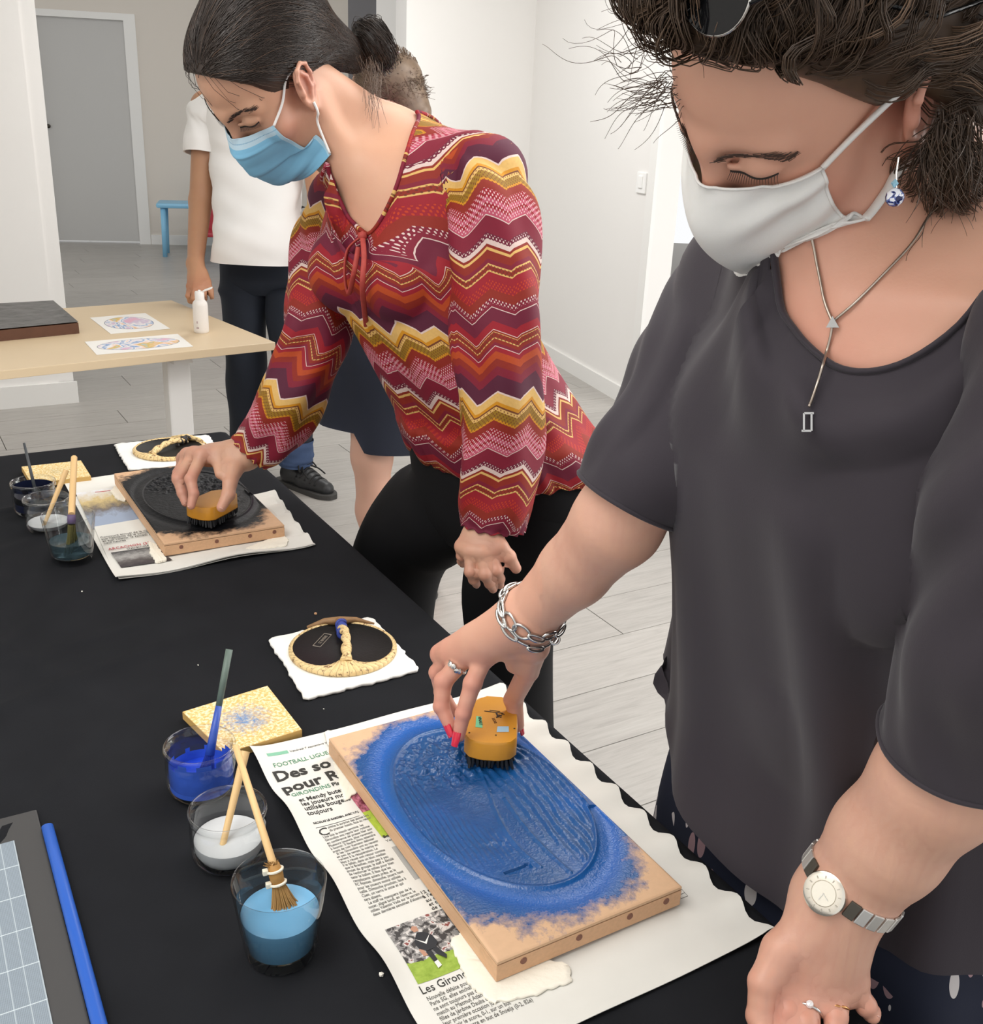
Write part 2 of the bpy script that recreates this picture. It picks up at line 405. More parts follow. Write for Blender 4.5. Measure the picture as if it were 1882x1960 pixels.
BODY = ('omme la surprise des jeunes lors\ndu premier match, face au retour\nUne fois le match terminé, les\nGirondins ont repris leur rythme\n'
 'en conférence de presse hier soir\nPlusieurs joueurs, plus rarement\nà fournir. Il faudra donc attendre\navant de voir Kamano débuter\n  Si les Girondins ont su revenir\n'
 'en peu de temps, le mérite en\nrevient à la récupération. Le\nbloc a réussi son retour comme\nil le fallait, dans un bloc médian\nque le Brésilien, mais peu à peu\n'
 'projet du groupe, le staff a décidé\nde renforcer le milieu pour bien\ntenir le ballon. Il faut que les\nremplaçants soient prêts, et le\nFC Nantes, dimanche, jouera haut\n'
 'pour les joueurs moins utilisés\nveille. Dimanche prochain, face à\nCaen, on verra le onze et qui\nsera absent.\n  Le staff ne manquera pas de le\nnoter, aligné lundi, en réserve, le\n'
 'milieu Valentin Vada sur le terrain\ndeux dernières semaines d\'absence')
ls = BODY.split('\n')
ntext('column', '\n'.join(ls[:2]), .0285, .1710, .0056, m_inkg, .93, 0, .62)
ntext('column', '\n'.join(ls[2:]), .0185, .1835, .0056, m_inkg, .93, 0, .66)
ntext('caption', 'Bonne rentrée', .0730, .2120, .0055, m_ink, bold=.0002)
ntext('caption', 'Younousse', .0730, .2190, .005, m_inkg)
npatch('picture_strip', .0745, .0800, .228, .282, mat('print_pale_grey', 'a9a8a4', .8))
ntext('column', '12 matchs\nà l\'extérieur\nau club\net total\nde saisons', .0700, .3040, .0062, m_ink, .95)
def photo_mat(name, kind):
    m = bpy.data.materials.new(name); m.use_nodes = True; t = NT(m); g = t.attr('puv').outputs['Vector']
    s = t.new('ShaderNodeSeparateXYZ'); t.link(g, s.inputs[0]); x, y = s.outputs[0], s.outputs[1]
    n = t.noise(7, g, 4, .65); n2 = t.noise(9, g, 4, .55, .6)
    if kind == 'match':
        crowd = t.ramp(n2, [(.3, lin('3d3a3a')), (.45, lin('8b8886')), (.55, lin('cfcac6')), (.63, lin('8a4b45')), (.75, lin('d8d4d0'))], 'CONSTANT')
        grass = t.ramp(n, [(.3, lin('7f9a2e')), (.7, lin('a5bd4e'))])
        e = t.math('GREATER_THAN', t.math('ADD', y, t.math('MULTIPLY', n, .12)), .74); t.color(t.mix(e, crowd, grass))
    elif kind == 'kit':
        e = t.math('GREATER_THAN', y, .42); a = t.ramp(n, [(.4, lin('6a2632')), (.6, lin('cf7b91'))]); b = t.ramp(n, [(.35, lin('9cb03a')), (.7, lin('b6cc45'))])
        t.color(t.mix(e, a, b))
    elif kind == 'beach':
        c = t.ramp(t.math('ADD', y, t.math('MULTIPLY', n, .5)), [(.2, lin('dfe2e8')), (.55, lin('c9b27c')), (.8, lin('6f6660')), (1., lin('9aa7bd'))])
        t.color(c)
    elif kind == 'night':
        c = t.ramp(t.math('ADD', t.math('MULTIPLY', y, .8), t.math('MULTIPLY', n, .5)), [(.25, lin('3c3a3b')), (.55, lin('a3a19e')), (.8, lin('57504f')), (1, lin('3b3436'))]); t.color(c)
    t.b.inputs['Roughness'].default_value = .7; return m
def photo(name, corners, m, parent, z, hf=None, nx=14, ny=14):    # corners TL TR BR BL in world xy
    c = [np.asarray(q, float) for q in corners]
    uu, vv = np.meshgrid(np.linspace(0, 1, nx), np.linspace(0, 1, ny)); u, v = uu.ravel()[:, None], vv.ravel()[:, None]
    p = c[0] * (1 - u) * (1 - v) + c[1] * u * (1 - v) + c[2] * u * v + c[3] * (1 - u) * v
    p[:, 2] = z
    if hf: p[:, 2] += hf((p - N0) @ V, (p - N0) @ U)
    f = [(j * nx + i, (j + 1) * nx + i, (j + 1) * nx + i + 1, j * nx + i + 1) for j in range(ny - 1) for i in range(nx - 1)]
    return obj(name, vf(p, f), m, parent, attrs={'puv': np.hstack([u, v, 0 * u])})
def nxy(x, y): return N0 + V * x + U * y
photo('photograph', [nxy(.070, .128), nxy(.12, .128), nxy(.12, .21), nxy(.072, .21)], photo_mat('print_kit', 'kit'), news, NZ + .0004, nh)
ph = photo('photograph', [nxy(.020, .330), nxy(.090, .330), nxy(.090, .402), nxy(.018, .402)], photo_mat('print_match', 'match'), news, NZ + .0004, nh)
def flat_poly(poly, z, hf=None):
    p = np.array([nxy(*q) for q in poly]); p[:, 2] = z
    return vf(p, [tuple(range(len(poly)))[::-1]])
m_kit = mat('print_kit_black', '2b2c30', .8); m_skinp = mat('print_skin', 'b98a72', .8); m_whitep = mat('print_white', 'e2e0dc', .8)
fig = [[(.040, .352), (.044, .347), (.050, .349), (.055, .356), (.056, .366), (.051, .371), (.043, .372), (.037, .366), (.036, .358)],
       [(.047, .371), (.052, .371), (.056, .383), (.054, .387), (.049, .379)], [(.041, .372), (.046, .371), (.046, .385), (.042, .386)]]
obj('printed_player', join(*[flat_poly(q, NZ + .0022) for q in fig]), m_kit, ph)
obj('printed_player', join(flat_poly([(.042, .346), (.0405, .341), (.0435, .338), (.047, .340), (.0465, .346)], NZ + .0022), flat_poly([(.036, .366), (.040, .368), (.041, .376), (.037, .376)], NZ + .0021)), m_skinp, ph)
obj('printed_player', join(flat_poly([(.042, .386), (.046, .385), (.0465, .392), (.042, .394)], NZ + .0022), flat_poly([(.0385, .354), (.0455, .361), (.0535, .354), (.0455, .364)], NZ + .0024)), m_whitep, ph)
ntext('headline', 'Les Girondines', .0165, .4130, .0125, m_ink, 1, 0, .8)
ntext('column', 'Nouvelle défaite pour les filles.\nParis SG, elles enchaînent mais\nne sont toujours pas dernières.\nmatch au Matmut Atlantique, les\nfilles de Jérôme Dauba ont eu\nleur première occasion juste avant\nd\'ouvrir le score, 0-1, sur un but\nune rencontre en but de Snoeijs (0-2, 82e)', .0180, .4210, .0064, m_inkg, .93, 0, .72)
ntext('column', 'Avec un but de l\'ailière, plus de\nbonne pour les Bordelaises qui\nMATHIEU MAC-GREG.', .135, .402, .0064, m_inkg, .93, 0, .72)
for i in range(9): npatch('results_table', .205, .300, .388 + i * .0045, .3885 + i * .0045, m_inkg)
for i in range(13): npatch('results_table', .205 + i * .0079, .2053 + i * .0079, .388, .4245, m_inkg)
# blotting paper scraps below the block
def blob_sheet(poly, z, th, m, name, label, n=90, rough=.0009):
    po = np.array(poly); k_ = len(po); per = n // k_; n = per * k_
    p = np.concatenate([po[i] + (po[(i + 1) % k_] - po[i]) * np.linspace(0, 1, per, endpoint=False)[:, None] for i in range(k_)]); p = .5 * p + .25 * np.roll(p, 1, 0) + .25 * np.roll(p, -1, 0); rr = np.random.default_rng(len(name) + n)
    p = p + np.c_[rr.normal(0, rough, (n, 2)), np.zeros(n)]
    c = p.mean(0); vs = [np.r_[c[:2], z + th]] ; rings = [(.0, z + th)]
    v = []; 
    for s, zz in ((1, z), (1.005, z + th * .5), (.99, z + th), (.9, z + th * 1.05), (.5, z + th)):
        q = c + (p - c) * s; q[:, 2] = zz + (rr.normal(0, th * .04, n) if zz > z else 0); v.append(q)
    v.append(np.array([[c[0], c[1], z + th]])); V_ = np.concatenate(v); f = []
    for k in range(4):
        for i in range(n): f.append((k * n + i, k * n + (i + 1) % n, (k + 1) * n + (i + 1) % n, (k + 1) * n + i))
    f += [(4 * n + i, 4 * n + (i + 1) % n, 5 * n) for i in range(n)]; f.append(tuple(range(n))[::-1])
    return obj(name, vf(V_, f), m, smooth=True, angle=60)
bp = blob_sheet([on_z(*q, .745) for q in [(640, 1462), (620, 1400), (700, 1395), (760, 1500), (700, 1500), (662, 1535), (648, 1500)]], .7446, .0016, m_blot, 'blotting_scrap', '')
tag(bp, 'torn white scrap under the left edge of the blue block, beside Des so', 'paper')
bp = blob_sheet([on_z(*q, .745) for q in [(862, 1800), (905, 1770), (960, 1815), (1090, 1850), (1095, 1880), (1020, 1905), (945, 1922), (905, 1895), (880, 1850)]], .7446, .0022, m_blot, 'blotting_scrap', '')
tag(bp, 'cream blotting paper sticking out under the front left corner of the blue block', 'paper')

# far newspaper, magazine picture on it
FN = A(-.833, 1.925, 0)
fnews = thing('newspaper', A(-.58, 1.72, TZ), 'folded newspaper under the black inked block, red Arcachon heading', 'newspaper')
def fsheet(pts, z, hf=0.0, n=26):
    c = [on_z(*q, z) for q in pts]
    def fn(u, v):
        u, v = u[:, None], v[:, None]; p = c[0] * (1 - u) * (1 - v) + c[1] * u * (1 - v) + c[2] * u * v + c[3] * (1 - u) * v
        u, v = u[:, 0], v[:, 0]
        p[:, 2] = z + hf * (np.exp(-(1 - v) / .10) * (1 + np.sin(u * 9 + 2.5)) + np.exp(-(1 - u) / .07) * (1 + np.sin(v * 31))); return p
    return slab(fn, n, n, .0007)
obj('page', fsheet([(122, 922), (385, 884), (604, 1045), (222, 1112)], .7424, .0045), m_news, fnews, smooth=True, angle=40)
obj('page', fsheet([(180, 1008), (520, 950), (603, 1043), (224, 1110)], .7442, .0040), m_news, fnews, smooth=True, angle=40)
obj('page', fsheet([(190, 1000), (525, 940), (598, 1046), (228, 1113)], .7410, .0030), m_news2, fnews, smooth=True, angle=40)
photo('photograph', [on_z(*q, .7436) for q in [(145, 944), (250, 928), (290, 990), (176, 1013)]], photo_mat('print_beach', 'beach'), fnews, .7437)
photo('photograph', [on_z(*q, .746) for q in [(212, 1058), (296, 1046), (330, 1072), (232, 1087)]], photo_mat('print_night', 'night'), fnews, .7463)
obj('red_rule', tube([on_z(182, 942, .7440), on_z(222, 938, .7440)], .0012, 6, flat=.3), m_red, fnews)
tx = on_z(272, 1040, .746) - on_z(210, 1050, .746); tx /= np.linalg.norm(tx); ty = np.cross(Z, tx)
text('heading', 'ARCACHON (33)', .0125, m_red, fnews, on_z(208, 1053, .7465), tx, ty, .0002, sx=.75)
text('subheading', 'Ostréiculteurs', .0105, m_inkg, fnews, on_z(243, 1052, .7465), tx, ty, .0002, sx=.75)
text('column', 'Concours annuel de la ville, ouvert\naux habitants de la commune\net aux voisins, le samedi dès\nneuf heures', .0095, m_inkg, fnews, on_z(192, 1030, .7465), tx, ty, .0002, sx=.8)
bp = blob_sheet([on_z(*q, .745) for q in [(222, 930), (240, 925), (250, 945), (240, 960), (222, 955), (212, 940)]], .7440, .003, m_blot, 'blotting_scrap', '')
tag(bp, 'white blotting scrap at the left edge of the black block, near the far pots', 'paper')
bp = blob_sheet([on_z(*q, .746) for q in [(285, 1038), (300, 1045), (320, 1074), (300, 1078), (288, 1062)]], .7455, .003, m_blot, 'blotting_scrap', '')
tag(bp, 'white blotting scrap at the front left corner of the black block', 'paper')
bp = blob_sheet([on_z(*q, .746) for q in [(470, 1050), (540, 1022), (553, 1035), (548, 1045), (480, 1056)]], .7455, .002, m_blot, 'blotting_scrap', '')
tag(bp, 'white blotting paper edge under the front right corner of the black block', 'paper')
# ------------------------------------------------------------------ carved printing blocks
BS, BR, BT, BB = .204, .382, .770, .7475
def fbm(x, y, sc, seed, oct=3):
    r = np.random.default_rng(seed); o = np.zeros_like(x); a = 1.
    for k in range(oct):
        g = r.random((64, 64)); u = x * sc * 2 ** k; v = y * sc * 2 ** k
        i, j = np.floor(u).astype(int), np.floor(v).astype(int); fu, fv = u - i, v - j
        fu = fu * fu * (3 - 2 * fu); fv = fv * fv * (3 - 2 * fv)
        q = lambda p, s: g[p % 64, s % 64]
        o += a * ((q(i, j) * (1 - fu) + q(i + 1, j) * fu) * (1 - fv) + (q(i, j + 1) * (1 - fu) + q(i + 1, j + 1) * fu) * fv - .5); a *= .5
    return o
def ink_mat(name, ink, ink2, wood, ink3, rgh=.30):
    m = bpy.data.materials.new(name); m.use_nodes = True; t = NT(m)
    a = t.attr('ink').outputs['Fac']; co = t.obj()
    n = t.noise(90, co, 5, .65); n2 = t.noise(500, co, 2)
    e = t.math('ADD', a, t.math('MULTIPLY_ADD', n, .5, -.25)); e = t.math('ADD', e, t.math('MULTIPLY_ADD', n2, .24, -.12))
    f = t.math('MULTIPLY_ADD', e, 2.3, -.62, clamp=True)
    g = t.noise(5, t.scaled(co, (30, 30, 4)), 4)
    wc = t.mix(g, lin(wood), tuple(c * .86 for c in lin(wood)[:3]) + (1,))
    ic = t.mix(t.noise(34, t.scaled(co, (1, 1, 1)), 5, .7, 1.), lin(ink), lin(ink2)); tn = t.attr('tone').outputs['Fac']; ic = t.mix(tn, ic, lin(ink3))
    t.color(t.mix(f, wc, ic)); t.link(t.math('MULTIPLY_ADD', f, rgh - .62, t.math('MULTIPLY_ADD', n, .16, .54)), t.b.inputs['Roughness'])
    t.bump(t.math('MULTIPLY', t.math('ADD', n, t.math('MULTIPLY', n2, .5)), f), .55, .0016); return m
m_beech = mat('beech_wood', 'd2a984', .55, var=.12, vscale=6, stretch=(12, 12, 90), bump=.1, bscale=60)
m_beech2 = mat('beech_end', 'cfa47e', .55, var=.14, vscale=5, stretch=(60, 20, 60), bump=.1, bscale=60)
m_dowel = mat('dowel_dark', '7a5040', .6)
def relief(s, r, kind):
    X, Y = s - .108, r - .184; e = np.sqrt((X / .092) ** 2 + (Y / .143) ** 2)
    h = np.zeros_like(s)
    moat = np.exp(-((e - 1.13) / .085) ** 2); h -= .0024 * moat
    h += .0021 * np.exp(-((e - 1.0) / .018) ** 2)
    ins = np.clip((.98 - e) * 40, 0, 1)
    h += ins * .0005
    if kind == 'blue':
        rg = np.exp(-(((s - .095) / .05) ** 2 + ((r - .098) / .048) ** 2) ** 2)
        h += ins * rg * .0060 * fbm(s, r, 150, 3) 
        hl = (1 / (1 + np.exp(-(r - .11) / .008))) * (1 / (1 + np.exp((r - .265) / .01))) * (1 / (1 + np.exp((s - .070 - .02 * np.sin(r * 30)) / .004)))
        q = (s + (r - .1) * .06) * 2 * pi / .0056 + fbm(s, r, 40, 5) * 2.2
        h += ins * hl * .0009 * np.clip(np.sin(q), -1, .3)
        st = (1 / (1 + np.exp(-(s - .118 - .10 * (r - .12)) / .004))) * (1 / (1 + np.exp(-(r - .10) / .01)))
        q2 = (s * 1.0 + (r - .1) * .08) * 2 * pi / .0105 + fbm(s, r, 25, 9) * 3
        h += ins * st * .0009 * np.sin(q2) * (1 + fbm(s, r, 90, 8))
        ln = np.abs(s - (.112 + .018 * np.sin(r * 18))) ; h += ins * .0016 * np.exp(-(ln / .0018) ** 2) * (r > .11) * (r < .30)
        ln2 = np.abs(s - (.128 + .012 * np.sin(r * 14 + 1))); h += ins * .0018 * np.exp(-(ln2 / .0016) ** 2) * (r > .19) * (r < .32)
        fr = np.exp(-(((s - .172) / .03) ** 2 + ((r - .10) / .04) ** 2) ** 2)
        h += ins * fr * .0022 * np.sin(np.arctan2(r - .06, s - .12) * 46 + fbm(s, r, 60, 2) * 2)
        cr = np.exp(-(((s - .078) / .012) ** 2 + ((r - .252) / .014) ** 2)); h += cr * .0022 * fbm(s, r, 120, 12)
        sl = (np.abs(s - .077) < .0145) & (np.abs(r - .292 + (s - .077) * .05) < .0035); h = np.where(sl, -.0022, h)
        h += (np.abs(s - .199) < .0052) * (np.abs(r - .236) < .007) * .0030
    else:
        rg = np.exp(-(((s - .07) / .035) ** 2 + ((r - .10) / .055) ** 2) ** 2); h += ins * rg * .0055 * fbm(s, r, 120, 4)
        rg = np.exp(-(((s - .15) / .03) ** 2 + ((r - .17) / .09) ** 2) ** 2); h += ins * rg * .0050 * fbm(s, r, 130, 14)
        h += (np.abs(s - .199) < .0052) * (np.abs(r - .206) < .012) * .0035
    h += ins * .0003 * fbm(s, r, 300, 6)
    return h
def ink_cover(s, r, kind):
    X, Y = s - (.103 if kind == 'blue' else .098), r - (.188 if kind == 'blue' else .186)
    a, b = (.122, .184) if kind == 'blue' else (.120, .190)
    e = (np.abs(X / a) ** 2.5 + np.abs(Y / b) ** 2.5) ** (1 / 2.5)
    k = np.clip((1.0 - e) / .24 + .5, 0, 1)
    return k + (.45 * fbm(s, r, 26, 21) + .25 * fbm(s, r, 160, 33)) * (k < .98)
def print_block(name, loc, kind, m_top, label):
    t = thing(name, loc, label, 'printing block'); o = np.array(loc, float)
    w = lambda s, r, z: o + np.outer(np.atleast_1d(s), V) + np.outer(np.atleast_1d(r), U) + np.outer(np.atleast_1d(z), Z)
    mid = lambda s, r, z: (o + V * s + U * r + Z * z)
    H = BT - BB
    cw = .030
    obj('core', box(mid(BS / 2, BR / 2, H / 2 - .003), BS, BR - 2 * cw, H - .006, V, U), m_beech, t)
    for r0 in (cw / 2, BR - cw / 2):
        b = obj('end_batten', box(mid(BS / 2, r0, H / 2 - .0025), BS + .0006, cw + .0006, H - .005, V, U, bev=.0008), m_beech2, t)
        if r0 > .1:
            for s in (.027, .086, .143, .186):
                obj('dowel', lathe([(0, .001), (.0032, .001), (.0036, 0), (.0036, -.004)], mid(s, BR, H * .52), 14, U), m_dowel, b)
    nu, nv = 170, 310
    uu, vv = np.meshgrid(np.linspace(0, BS, nu), np.linspace(0, BR, nv)); s, r = uu.ravel(), vv.ravel()
    ed = np.minimum(np.minimum(s, BS - s), np.minimum(r, BR - r)); h = relief(s, r, kind) * np.clip(ed / .004, 0, 1) - .0012 * np.exp(-ed / .0008)
    p = w(s, r, H + h)
    f = np.array([(j * nu + i, (j + 1) * nu + i, (j + 1) * nu + i + 1, j * nu + i + 1) for j in range(nv - 1) for i in range(nu - 1)], np.int32)[:, ::-1]
    # skirt down to the core
    b = np.array([i for i in range(nu)] + [j * nu + nu - 1 for j in range(1, nv)] + [(nv - 1) * nu + i for i in range(nu - 2, -1, -1)] + [j * nu for j in range(nv - 2, 0, -1)])
    sk = p[b].copy(); sk[:, 2] = o[2] + H - .004; nb = len(b); N = len(p)
    f2 = np.array([(b[k], b[(k + 1) % nb], N + (k + 1) % nb, N + k) for k in range(nb)], np.int32)[:, ::-1]
    ink = ink_cover(s, r, kind)
    e_ = np.sqrt(((s - .108) / .092) ** 2 + ((r - .184) / .143) ** 2); tone = np.clip(np.exp(-((e_ - 1.15) / .12) ** 2) * .9 + .5 * fbm(s, r, 22, 41) * (e_ < 1), 0, 1)
    obj('carved_face', (np.concatenate([p, sk]), np.concatenate([f, f2])), m_top, t, smooth=True, angle=50, attrs={'ink': np.concatenate([ink, ink[b] * 0 - .6]), 'tone': np.concatenate([tone, tone[b]])})
    return t
m_blue = ink_mat('blue_ink', '1b568f', '0f3f76', 'd8b08b', '1a5cad', .24)
m_black = ink_mat('black_ink', '0b0c0f', '131418', 'd6ae8b', '101115', .40)
m_black.node_tree.nodes['Principled BSDF'].inputs['Specular IOR Level'].default_value = .15
m_blue.node_tree.nodes['Principled BSDF'].inputs['Specular IOR Level'].default_value = .6
nblock = print_block('printing_block', (-.175, 1.025, BB), 'blue', m_blue, 'carved wooden printing block inked blue on the near newspaper')
fblock = print_block('printing_block', (-.728, 1.889, BB - .0005), 'black', m_black, 'carved wooden printing block inked black on the far newspaper')

# ------------------------------------------------------------------ ink brushes held in the hands
m_yel = mat('varnished_yellow_wood', 'c98a1f', .45, var=.10, vscale=18, bump=.15, bscale=60, Coat_Weight=.3)
m_bris = mat('black_bristle', '14151a', .55)
m_mark = mat('marker_black', '2a1a0c', .7); m_mark2 = mat('marker_brown', '6b4313', .7)
m_tapeg = mat('green_sticker', '6fbf8f', .6); m_tapeb = mat('pale_blue_sticker', '9dbdd0', .6)
def brush_outline(L, Wf, Wb, n=10):        # rounded front, tapering back; local x across, y to the back
    f = [(-Wf / 2, .012)] + [(-Wf / 2 + Wf * i / n, -.012 * sin(pi * i / n) + .010 - .004 * abs(2 * i / n - 1)) for i in range(1, n)] + [(Wf / 2, .012)]
    f += [(Wf / 2, L * .42), (Wb / 2 + .006, L * .80), (Wb / 2 - .004, L - .006), (Wb / 2 - .012, L), (-Wb / 2 + .012, L), (-Wb / 2 + .004, L - .006), (-Wb / 2 - .006, L * .80), (-Wf / 2, L * .42)]
    return np.array(f)
def hand_brush(loc, xd, yd, label, L=.10, Wf=.058, Wb=.042, marks=True):
    t = thing('ink_brush', loc, label, 'brush'); o = np.array(loc, float)
    xd = xd / np.linalg.norm(xd); yd = yd / np.linalg.norm(yd); zd = np.cross(xd, yd); zd /= np.linalg.norm(zd); yd = np.cross(zd, xd)
    w = lambda x, y, z: o + xd * x + yd * y + zd * z
    ol = brush_outline(L, Wf, Wb); n = len(ol); c = ol.mean(0); v = []; f = []
    for s, z in ((.95, .0125), (1, .0145), (1, .0335), (.965, .036)): v += [w(*(c + (q - c) * s), z) for q in ol]
    for k in range(3): f += [(k * n + i, k * n + (i + 1) % n, (k + 1) * n + (i + 1) % n, (k + 1) * n + i) for i in range(n)]
    f += [tuple(range(n))[::-1], tuple(range(3 * n, 4 * n))]
    obj('wooden_back', vf(v, f), m_yel, t, smooth=True, angle=35)
    tufts = []; rr = np.random.default_rng(3)
    for i in range(11):
        for j in range(15):
            x = (i / 10 - .5) * (Wf - .012); y = .006 + j / 14 * (L - .016)
            if y > L * .45 and abs(x) > Wb / 2 - .003 + (L - y) * .1: continue
            q = rr.normal(0, .0012, 2); tufts.append(tube([w(x, y, .0128), w(x + q[0] * .5, y + q[1] * .5, .006), w(x * 1.06 + q[0], y * 1.0 + q[1] - .001, .0)], [.0020, .0024, .0015], 5))
    b = obj('bristles', join(*tufts), m_bris, t); b['kind'] = 'stuff'
    if marks:
        def mk(name, poly, m, dz=.0363): return obj(name, vf([w(x, y, dz) for x, y in poly], [tuple(range(len(poly)))]), m, t)
        mk('sticker', [(-.018, .028), (-.010, .027), (-.0125, .050), (-.0185, .051)], m_tapeg)
        g = text('lettering', 'VINALE', .0052, None, 'raw', w(-.0165, .0495, .0366), -yd + xd * .18, xd, .0001, sx=1.0); obj('lettering', g, m_mark, t)
        mk('sticker', [(.006, .0205), (.0195, .0225), (.0190, .0335), (.0065, .0320)], m_tapeb)
        st = [((-.010, .0625), (.012, .0600), .0012), ((-.004, .0650), (.008, .0635), .0009), ((.004, .0600), (.0065, .0510), .0020), ((.0065, .0560), (.0105, .0545), .0016), ((.0065, .0530), (.0100, .0510), .0014),
              ((.0095, .0580), (.0135, .0575), .0011), ((.0045, .0520), (.0050, .0500), .0015)]
        obj('ink_mark', join(*[box((w(*a, .0363) + w(*b_, .0363)) / 2, np.linalg.norm(np.subtract(b_, a)), wd, .0003, (w(*b_, 0) - w(*a, 0)) / np.linalg.norm(np.subtract(b_, a)), np.cross(zd, (w(*b_, 0) - w(*a, 0)) / np.linalg.norm(np.subtract(b_, a))), zd) for a, b_, wd in st]), m_mark, t)
        g = text('ink_mark', 'xoe', .0075, None, 'raw', w(-.001, .0485, .0364), -yd + xd * .35, xd + yd * .3, .0001); obj('ink_mark', g, m_mark2, t)
        [obj('dowel', lathe([(0, .0363), (.0012, .0363)], w(x, y, 0), 8, zd), m_mark, t) for x, y in ((.0055, .0145), (.0255, .030), (-.024, .016))]
    return t
nb_y = A(-.06, 1.0, 0) + .10 * V; nb_y = A(.012 - .012, 0, 0) + (A(.012, 1.069, 0) - A(.009, .980, 0)); nb_x = np.cross(nb_y, Z)
near_brush = hand_brush((.010, .972, .7725), nb_x, nb_y, 'yellow wooden ink brush on the blue block under the ringed hand', L=.098)
fb_x = A(.066 - .0, -.008, 0) ; fb_y = A(-.25, 1, 0)
fb_x = on_z(408, 1004, .79) - on_z(346, 990, .79)
far_brush = hand_brush((on_z(378, 1008, .772) * A(1, 1, 0)) + A(0, 0, .7725), fb_x, np.cross(Z, fb_x), 'yellow wooden ink brush on the black block under the far hand', L=.095, marks=False)
o = far_brush; oo = np.array(o.location)
# ------------------------------------------------------------------ glasses, pots, sticks
def thin_glass(name, tint='fcfdfd'):
    m = bpy.data.materials.new(name); m.use_nodes = True; t = m.node_tree; t.nodes.clear()
    out = t.nodes.new('ShaderNodeOutputMaterial'); tr = t.nodes.new('ShaderNodeBsdfTransparent'); gl = t.nodes.new('ShaderNodeBsdfGlossy')
    tr.inputs[0].default_value = lin(tint); gl.inputs['Roughness'].default_value = .04
    lw = t.nodes.new('ShaderNodeLayerWeight'); lw.inputs['Blend'].default_value = .5
    pw_ = t.nodes.new('ShaderNodeMath'); pw_.operation = 'POWER'; pw_.inputs[1].default_value = 3.2
    mu = t.nodes.new('ShaderNodeMath'); mu.operation = 'MULTIPLY_ADD'; mu.inputs[1].default_value = .75; mu.inputs[2].default_value = .055
    mx = t.nodes.new('ShaderNodeMixShader'); t.links.new(lw.outputs['Facing'], pw_.inputs[0]); t.links.new(pw_.outputs[0], mu.inputs[0]); t.links.new(mu.outputs[0], mx.inputs[0])
    t.links.new(tr.outputs[0], mx.inputs[1]); t.links.new(gl.outputs[0], mx.inputs[2]); t.links.new(mx.outputs[0], out.inputs[0]); return m
m_glass = thin_glass('clear_glass'); m_glassb = thin_glass('clear_glass_base', 'f0f4f4')
m_paintb = mat('blue_paint', '1f45c4', .3, var=.2, vscale=60, bump=.5, bscale=90, bdist=.002)
m_paintb2 = mat('blue_paint_dried', '3a63cf', .5, var=.25, vscale=50, bump=.3, bscale=120)
m_paintk = mat('black_paint', '0d0e12', .12, var=.2, vscale=60, bump=.6, bscale=90, bdist=.003)
m_paintk2 = mat('dark_blue_paint', '141a33', .3, var=.3, vscale=60)
m_paste = mat('white_paste', 'c6c8ca', .5, var=.06, vscale=40, bump=.2, bscale=60)
m_water = mat('blue_water', '6ca3c8', .15, var=.06, vscale=30)
m_bamboo = mat('bamboo', 'e0bb84', .5, var=.12, vscale=30, stretch=(60, 60, 8))
m_straw = mat('straw_bristle', '94703e', .7, var=.3, vscale=60)
m_tie = mat('cable_tie_white', 'e8e0cc', .45)
m_handleb = mat('painted_handle', '2f4fa8', .4, var=.3, vscale=40); m_handleg = mat('weathered_handle', '5f6f66', .5, var=.3, vscale=60)
m_dkhandle = mat('dark_handle', '3d4145', .5); m_purple = mat('purple_thread', '5b4a6c', .6)
POT = [(.0, .0), (.026, .0), (.0325, .003), (.0362, .010), (.0372, .020), (.0372, .042), (.0352, .046), (.0352, .050), (.0380, .053), (.0386, .057), (.0378, .060), (.0362, .0605),
       (.0350, .058), (.0338, .048), (.0345, .040), (.0345, .018), (.030, .008), (.0, .006)]
def yogurt_pot(loc, label, fill=None, fmat=None, coat=None, cmat=None, group=None):
    t = thing('glass_pot', loc, label, 'pot', group); o = np.array(loc, float)
    obj('glass', lathe(POT, o, 44), m_glass, t, smooth=True)
    if fill:
        pr = [(0, .0065), (.029, .0085), (.0335, .017), (.0337, .030)]; pr = [p for p in pr if p[1] < fill] + [(.0336, fill), (.030, fill - .001), (.0, fill - .0015)]
        obj('contents', lathe(pr, o, 40), fmat, t, smooth=True, angle=50)
    if coat:
        rr = np.random.default_rng(5)
        prof = [(.0336, z) for z in np.linspace(.010, .052, 9)]; v, f = lathe(prof, o, 40); ring = 40
        keep = []
        for q in f:
            c = v[list(q)].mean(0) - o; a = atan2(c[1], c[0])
            if c[2] < coat[0] + coat[1] * (.5 + .5 * sin(a + coat[2])) + .004 * sin(a * 9): keep.append(q)
        obj('smear', vf(v, keep), cmat, t, smooth=True)
    return t
pot_blue = yogurt_pot(on_z(382, 1428, .797) * A(1, 1, 0) + Z * TZ, 'small glass pot smeared with bright blue paint beside the near speckled tile', .020, m_paintb, (.032, .020, 2.6), m_paintb2)
pot_white = yogurt_pot(on_z(435, 1551, .797) * A(1, 1, 0) + Z * TZ, 'clear glass pot with white paste between the blue pot and near tumbler', .026, m_paste)
pot_black = yogurt_pot(on_z(63, 924, .797) * A(1, 1, 0) + Z * TZ, 'glass pot of glossy black ink beside the far speckled tile', .036, m_paintk, (.050, .008, 0), m_paintk2)
pot_far = yogurt_pot(on_z(88, 955, .797) * A(1, 1, 0) + Z * TZ, 'clear glass pot with a little white paste behind the far tumbler', .016, m_paste)
